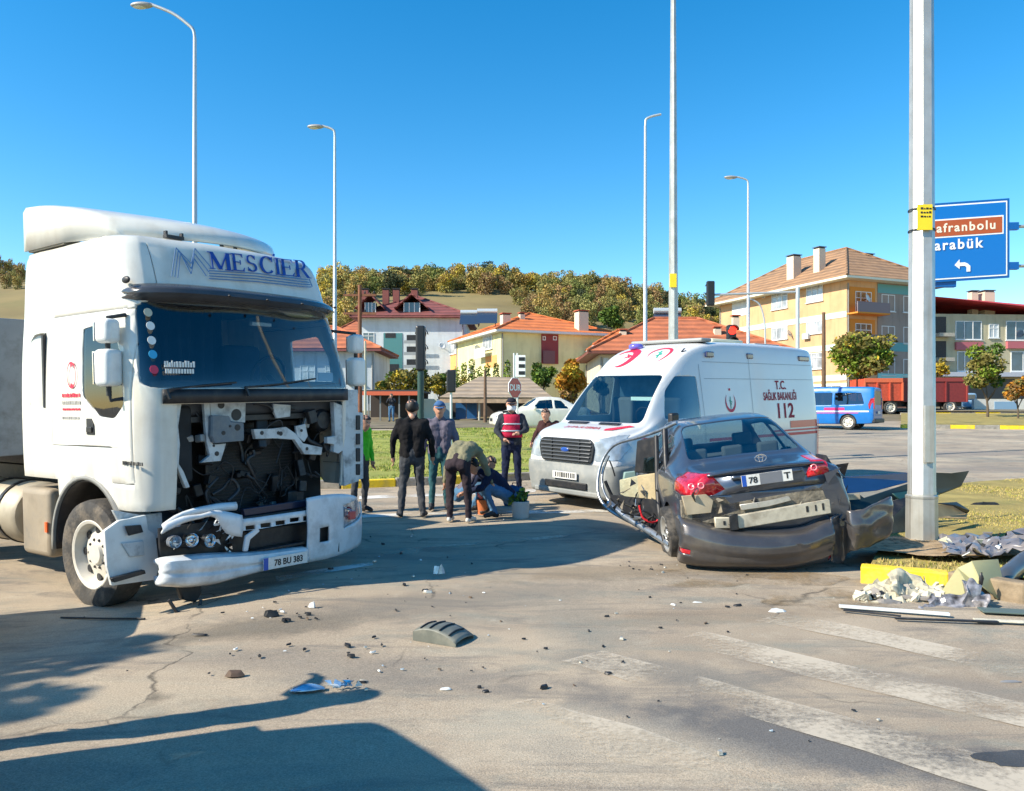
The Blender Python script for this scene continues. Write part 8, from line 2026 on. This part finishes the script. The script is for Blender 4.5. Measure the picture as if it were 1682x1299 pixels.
lump('grey_strip', 1660, 1120, .075, .016, .008, M('grey_strip', (.22, .22, .22), .5), 'flat grey strip on the crosswalk at the right edge', seed=17)
mb = MB(); mb.tube([GW(100, 1016, .01), GW(170, 1018, .012), GW(238, 1018, .01)], .008, 6); o = mb.build('black_strip', BLACK, None, 60); tag(o, 'long thin black strip on the road beside the truck wheel', 'strip')
# small scatter: three kinds of shard, each one an object
SHK = []
for kk, (m_, s) in enumerate(((BLACK, .018), (DARK, .013), (WHITE2, .012), (ALU, .016), (M('chip_brown', (.12, .08, .05), .8), .014), (M('bluish_chip', (.34, .42, .48), .3), .012))):
    r_ = random.Random(kk); n = 5; vs = [(cos(2*pi*i/n)*s*r_.uniform(.6, 1.5), sin(2*pi*i/n)*s*r_.uniform(.4, 1), 0) for i in range(n)]; top = [(x*.8, y*.8, s*r_.uniform(.3, .8)) for x, y, z in vs]
    SHK.append(MB().add(vs+top, [tuple(range(n))[::-1], tuple(range(n, 2*n))]+[(i, (i+1) % n, n+(i+1) % n, n+i) for i in range(n)]).mesh('shard', m_))
KNM = ['black plastic chip', 'dark metal chip', 'white plastic chip', 'pale metal chip', 'brown chip', 'bluish glass chip']
r_ = random.Random(9); cnt = 0
ZN = [((640, 930), 230, 60, 34, 'in the truck shadow'), ((560, 1060), 420, 90, 46, 'in front of the truck'), ((1120, 1000), 380, 60, 34, 'above the crosswalk'), ((900, 1090), 500, 110, 30, 'around the ribbed panel'), ((450, 1010), 140, 30, 30, 'below the truck bumper'), ((1090, 935), 90, 22, 26, 'by the left rear wheel of the wrecked car'), ((620, 960), 300, 90, 40, 'between truck and car'), ((1300, 1200), 330, 90, 10, 'on the crosswalk'), ((820, 850), 120, 20, 10, 'near the crouching people')]
for (c0, du, dv, n, zn) in ZN:
    for k in range(int(n*.72)):
        u, v = c0[0]+r_.gauss(0, .45)*du, c0[1]+r_.gauss(0, .45)*dv
        if v > 1290 or v < 830: continue
        kk = r_.choices(range(6), [6, 4, 3, 3, 3, 2])[0]; p = GW(u, v, .006); o = bpy.data.objects.new('debris_chip', SHK[kk]); COL.objects.link(o); o.location = p; s = r_.choice([.35, .45, .6, .8, 1.0, 1.5]); o.scale = (s, s, s); o.rotation_euler = (0, 0, r_.uniform(0, 6))
        tag(o, 'small '+KNM[kk]+' on the road '+zn, 'debris', KNM[kk]+'s '+zn); cnt += 1
print('chips', cnt)

# white pot with a plant, terracotta pot, bucket
x, y = gpos(855, 850); pt = empty('plant_pot', (x, y, 0), 0, 'pale grey bag like pot with a small green plant on the road', 'plant pot')
mb = MB(); mb.lathe([(0, 0), (.11, 0), (.125, .06), (.135, .28), (.125, .285), (.115, .22), (0, .21)], None, 18); mb.build('pot', M('pale_pot', (.42, .46, .46), .6, var=.12), pt, 50)
link('leaves', crown_mesh('lv', [(0, .0, .33, .10, .9), (.04, 0, .40, .07, 1), (-.12, 0, .30, .07, 1)], 160, .035, [LG2, LG], 2), pt)
x, y = gpos(795, 842); tp_ = empty('terracotta_pot', (x, y-.15, 0), 0, 'terracotta orange pot with a pink red lid between the crouching people', 'pot')
mb = MB(); mb.lathe([(0, 0), (.085, 0), (.115, .22), (.12, .23), (.12, .27), (.10, .27), (.09, .1), (0, .1)], None, 20); mb.build('pot', M('terracotta', (.55, .17, .06), .7, var=.1), tp_, 50)
mb = MB(); mb.ell((0, 0, .36), (.10, .10, .10), 8); mb.build('pink_bundle', M('pink_cloth', (.60, .16, .18), .7, var=.25, scale=12), tp_, 60)
x, y = gpos(846, 830); bb = empty('blue_bag', (x, y, 0), 0, 'dark blue bag behind the crouching person', 'bag')
mb = MB(); mb.ell((0, 0, .19), (.20, .12, .20), 9, jit=.35); mb.build('bag_body', cloth('blue_bag', (.01, .07, .18)), bb, 60); mb = MB(); mb.tube([(-.07, 0, .34), (-.04, 0, .44), (.04, 0, .44), (.07, 0, .34)], .010, 6); mb.build('handle', NAVY, bb, 60)

# ---- dark blue sheet wedged between car and pole, and its underside, black with the car's shadow
BSH = M('blue_black_sheet', (.012, .045, .13), .25, .2, var=.12, scale=3, coat=.6); BGR = M('black_green_sheet', (.012, .022, .024), .4)
I4 = Matrix.Identity(4)
fr = empty('blue_fairing', px2w(1440, 830, 9.6), 0, 'long dark blue glossy fairing panel wedged behind the pole beside the car', 'panel'); fr.location.z = .1; fT = Matrix.Translation(fr.location).inverted()
def fplate(name, px, D, th, mat, parent, T, bev=.006):
    pts = [T@px2w(u, v, D[i] if isinstance(D, (list, tuple)) else D) for i, (u, v) in enumerate(px)]; mb = MB(); n_ = (pts[1]-pts[0]).cross(pts[2]-pts[1]).normalized(); mb.prism(pts, n_*th); return mb.build(name, mat, parent, 30, bevel=bev, seg=1)
fplate('blue_face', [(1372, 784), (1496, 776), (1500, 790), (1440, 806), (1378, 812)], [10.2, 10.4, 10.4, 10.1, 10.0], .03, BSH, fr, fT)
fplate('black_tip', [(1496, 777), (1560, 779), (1590, 775), (1577, 800), (1545, 812), (1500, 806)], [10.4, 10.7, 10.9, 10.8, 10.6, 10.4], .03, BGR, fr, fT)
fplate('dark_face', [(1378, 812), (1412, 812), (1420, 818), (1500, 792), (1502, 812), (1420, 836), (1380, 842)], [9.9, 9.9, 9.9, 10.2, 10.2, 9.8, 9.7], .03, BGR, fr, fT)
fplate('pale_edge', [(1382, 813), (1413, 811), (1414, 820), (1382, 822)], 9.8, .02, DUSTY, fr, fT)
fplate('shaded_under_panel', [(1420, 836), (1505, 812), (1508, 880), (1460, 884), (1452, 862)], [9.7, 10.0, 9.9, 9.5, 9.5], .03, BLACK, fr, fT)  # black sheet also stands for the car's shadow left of the pole
fplate('green_edge', [(1466, 810), (1530, 800), (1545, 812), (1480, 822)], [9.9, 10.3, 10.3, 9.9], .02, M('green_edge', (.02, .07, .06), .4), fr, fT)
# brown board leaning on the grass behind the pole
bd = empty('brown_board', px2w(1565, 846, 9.9), 0, 'curved brown board lying on the grass right of the pole foot', 'board'); bd.location.z = .12; T_ = Matrix.Translation(bd.location).inverted()
fplate('board_face', [(1538, 828), (1570, 830), (1590, 842), (1588, 852), (1540, 850)], [9.9, 10.2, 10.3, 10.0, 9.7], .02, M('board_tan', (.36, .25, .12), .7, var=.15), bd, T_); fplate('board_edge', [(1540, 826), (1572, 824), (1594, 838), (1590, 843), (1568, 830)], [9.8, 10.1, 10.2, 10.2, 10.0], .03, DARK, bd, T_)
lump('dark_plank', 1622, 842, .28, .03, .05, DARK, 'long dark slat lying on the grass right of the brown board', seed=31).location.z += .12
# ---- shiny crumpled metal on the island
SHM = M('crumpled_grey', (.20, .185, .19), .42, .1, var=.3, scale=8, dirt=(.4, .36, .28), dscale=6, damt=.4, coat=.4)
cm = empty('crumpled_wing', px2w(1620, 895, 7.9), 0, 'crumpled shiny purple grey car wing lying on the kerb at the right edge', 'wreck part'); cm.location.z = .15; T_ = Matrix.Translation(cm.location).inverted()
def crump(px, D0, D1, nu, nv, amp, seed):
    A_ = [T_@px2w(u, v, D0) for u, v in px[0]]; B_ = [T_@px2w(u, v, D1) for u, v in px[1]]
    A_ = resample(np.array([[*p] for p in A_]), 6); B_ = resample(np.array([[*p] for p in B_]), 6); n = len(A_)-1
    def fn(u, v):
        i = min(int(round(u*n)), n); p = Vector(A_[i]).lerp(Vector(B_[i]), v); q = p*7+Vector((seed, 0, 0)); return p+Vector((noise.noise(q), noise.noise(q+Vector((9, 0, 0))), abs(noise.noise(q*1.6)))).xyz*amp
    mb = MB(); mb.grid(fn, n, nv); return mb
crump([[(1546, 884), (1590, 880), (1640, 886), (1690, 872)], [(1552, 912), (1600, 918), (1650, 908), (1690, 900)]], 8.5, 7.8, 18, 10, .09, 1).build('wing_skin', SHM, cm, 35, solid=.006)
crump([[(1590, 892), (1620, 884), (1660, 880), (1700, 862)], [(1600, 910), (1630, 916), (1670, 906), (1700, 892)]], 8.2, 7.7, 18, 8, .12, 5).build('wing_skin', SHM, cm, 35, solid=.006)
r_ = random.Random(71)
for k in range(24):
    u, v = r_.uniform(1546, 1682), r_.uniform(878, 915); p = T_@px2w(u, v, r_.uniform(7.7, 8.3)); a = [Vector((r_.uniform(-.07, .07), r_.uniform(-.05, .05), r_.uniform(-.03, .05))) for _ in range(3)]; n_ = (a[1]-a[0]).cross(a[2]-a[0])
    if n_.length < 1e-6: continue
    mb = MB(); mb.prism([p+q for q in a], n_.normalized()*.008); mb.build('torn_metal', [BLACK, SHM, DARK, WHITE2, M('cream_foam', (.70, .66, .46), .9)][k % 5], cm)
# dark tube like bumper piece at right edge
db = empty('dark_bumper', px2w(1650, 945, 7.2), 0, 'thick dark grey curved bumper piece resting on the kerb at the right edge', 'wreck part'); db.location.z = .05; T_ = Matrix.Translation(db.location).inverted()
mb = MB(); pts = [T_@px2w(*p) for p in ((1636, 975, 6.95), (1650, 950, 7.1), (1668, 934, 7.3), (1690, 918, 7.5), (1730, 905, 7.7))]; mb.tube([Vector(q) for q in resample(np.array([[*p] for p in pts]), 4)], [.05]+[.085]*16, 12); mb.build('bumper_tube', M('charcoal_plastic', (.07, .075, .08), .35, var=.1, coat=.3), db, 60)
# khaki bent panel
KH = M('khaki_panel', (.36, .34, .17), .55, var=.06, scale=4, dirt=(.35, .2, .1), dscale=9, damt=.3)
kh = empty('khaki_panel', px2w(1600, 1000, 6.65), 0, 'bent khaki metal panel standing up on the debris pile by the yellow kerb', 'panel'); kh.location.z = .0; T_ = Matrix.Translation(kh.location).inverted()
fplate('left_leaf', [(1534, 994), (1545, 972), (1572, 932), (1596, 921), (1612, 940), (1606, 960), (1590, 962), (1580, 982), (1566, 997)], [6.75, 6.85, 6.9, 6.85, 6.75, 6.7, 6.65, 6.6, 6.6], .012, KH, kh, T_, .004)
fplate('right_leaf', [(1596, 921), (1640, 918), (1657, 996), (1640, 984), (1612, 962), (1606, 944)], [6.85, 6.95, 6.75, 6.7, 6.65, 6.7], .012, KH, kh, T_, .004)
fplate('panel_shadow_plate', [(1612, 962), (1640, 984), (1657, 997), (1604, 1004), (1596, 980)], [6.85, 6.85, 6.8, 6.7, 6.8], .01, BLACK, kh, T_, 0)  # black plate paints the shadow cast by the bent panel
p = T_@px2w(1612, 950, 6.62); mb = MB(); mb.ell(p, (.02, .015, .05), 6, jit=.6); mb.build('torn_hole', DARK, kh, 60)
# foil-like wheel liner
fo = empty('foil_liner', px2w(1560, 990, 6.5), 0, 'crumpled silvery black wheel arch liner in front of the khaki panel', 'wreck part'); fo.location.z = 0; T_ = Matrix.Translation(fo.location).inverted()
FOIL = M('foil', (.26, .25, .26), .3, .35, var=.8, scale=16, detail=3)
crump([[(1515, 985), (1545, 980), (1580, 975), (1592, 958), (1612, 962)], [(1512, 1008), (1545, 1010), (1575, 1008), (1600, 1012), (1618, 990)]], 6.6, 6.4, 20, 12, .07, 8).build('liner_skin', FOIL, fo, 25, solid=.004)
crump([[(1585, 968), (1592, 955), (1605, 955), (1614, 968)], [(1582, 990), (1590, 1004), (1606, 1006), (1616, 990)]], 6.5, 6.45, 12, 8, .05, 12).build('liner_skin', FOIL, fo, 25, solid=.004)
# crushed cream bumper core under the foam blocks
cr_o = empty('crushed_bumper_core', px2w(1470, 1000, 6.6), 0, 'crushed cream plastic bumper core lying under the foam blocks before the yellow kerb', 'wreck part'); cr_o.location.z = 0; T_ = Matrix.Translation(cr_o.location).inverted()
crump([[(1412, 985), (1440, 962), (1475, 950), (1510, 958), (1550, 975)], [(1392, 1004), (1430, 1006), (1470, 1008), (1510, 1010), (1550, 1010)]], 6.95, 6.55, 14, 14, .11, 21).build('core_skin', M('core_cream', (.50, .46, .34), .9, var=.25, scale=8, dirt=(.12, .11, .09), dscale=6, damt=.8), cr_o, 20, solid=.006)
crump([[(1452, 945), (1475, 936), (1492, 945), (1500, 965)], [(1462, 972), (1478, 984), (1494, 990), (1508, 985)]], 6.95, 6.7, 12, 10, .08, 33).build('core_skin', M('core_cream', (.50, .46, .34), .9, var=.25, scale=8, dirt=(.12, .11, .09), dscale=6, damt=.8), cr_o, 20, solid=.005)
crump([[(1425, 992), (1455, 984), (1480, 990)], [(1430, 1008), (1455, 1010), (1486, 1008)]], 6.6, 6.5, 8, 8, .05, 41).build('dark_skin', M('warm_grey_piece', (.24, .22, .20), .7), cr_o, 20, solid=.005)
# white foam heap: each block
FOAM = M('foam_block_white', (.62, .58, .45), .85, var=.12, scale=12, bump=.5, bscale=40, dirt=(.3, .27, .22), dscale=9, damt=.5)
r_ = random.Random(90)
for k in range(64):
    u = r_.uniform(1405, 1545); t = (u-1405)/140; v = r_.uniform(1004-46*min(1, t*1.9), 1008); s = r_.uniform(.028, .070); p = px2w(u, v, 6.62+.5*(1008-v)/44); p.z = max(.03, p.z)
    mb = MB(); T2 = Euler((r_.uniform(-1, 1), r_.uniform(-1, 1), r_.uniform(0, 6))).to_matrix().to_4x4()
    n = 6; vs = [T2@Vector((cos(2*pi*i/n)*s*r_.uniform(.6, 1.5), sin(2*pi*i/n)*s*r_.uniform(.5, 1.1), -s*.3)) for i in range(n)]; tp2 = [v_+T2@Vector((r_.uniform(-.2, .2)*s, 0, s*r_.uniform(.3, .7))) for v_ in vs]
    mb.add(vs+tp2, [tuple(range(n))[::-1], tuple(range(n, 2*n))]+[(i, (i+1) % n, n+(i+1) % n, n+i) for i in range(n)])
    m_ = FOAM if k % 4 else [DARK, M('warm_grey_piece', (.24, .22, .20), .7)][k // 4 % 2]; o = mb.build('foam_block' if k % 4 else 'dark_piece', m_, None, 25); o.location = p; tag(o, 'torn cream white foam block in the heap before the yellow kerb' if k % 4 else 'dark torn piece among the white foam before the yellow kerb', 'debris', 'foam blocks in the heap' if k % 4 else 'dark pieces in the heap')
def strip3(name, a, b_, w_, h_, mat, label):
    p, q = GW(*a, .015), GW(*b_, .015); d = (q-p); T2 = Matrix.Translation(p.lerp(q, .5))@Matrix.Rotation(math.atan2(d.y, d.x), 4, 'Z'); mb = MB(); L = d.length/2; mb.box(-L, L, -w_/2, w_/2, 0, h_, 0, T2); o = mb.build(name, mat, None, bevel=.004); tag(o, label, 'strip')
strip3('white_trim', (1378, 1000), (1560, 1014), .05, .02, WHITE2, 'long white trim strip under the foam heap')
strip3('black_trim', (1385, 1006), (1480, 1016), .03, .012, BLACK, 'short black rubber strip in front of the foam heap')
strip3('black_trim', (1470, 1020), (1640, 1026), .035, .014, BLACK, 'long black rubber strip in front of the khaki panel')
strip3('pale_trim', (1600, 1022), (1760, 1030), .06, .012, FOAM, 'pale trim board running out of the picture at the right edge')
strip3('green_board', (1610, 1006), (1760, 1014), .14, .015, M('grey_green_board', (.09, .13, .12), .5), 'dark grey green board under the pale trim at the right')
strip3('wood_slat', (1475, 985), (1540, 990), .05, .03, M('warm_grey_piece', (.24, .22, .20), .7), 'grey brown slat leaning on the foam heap')
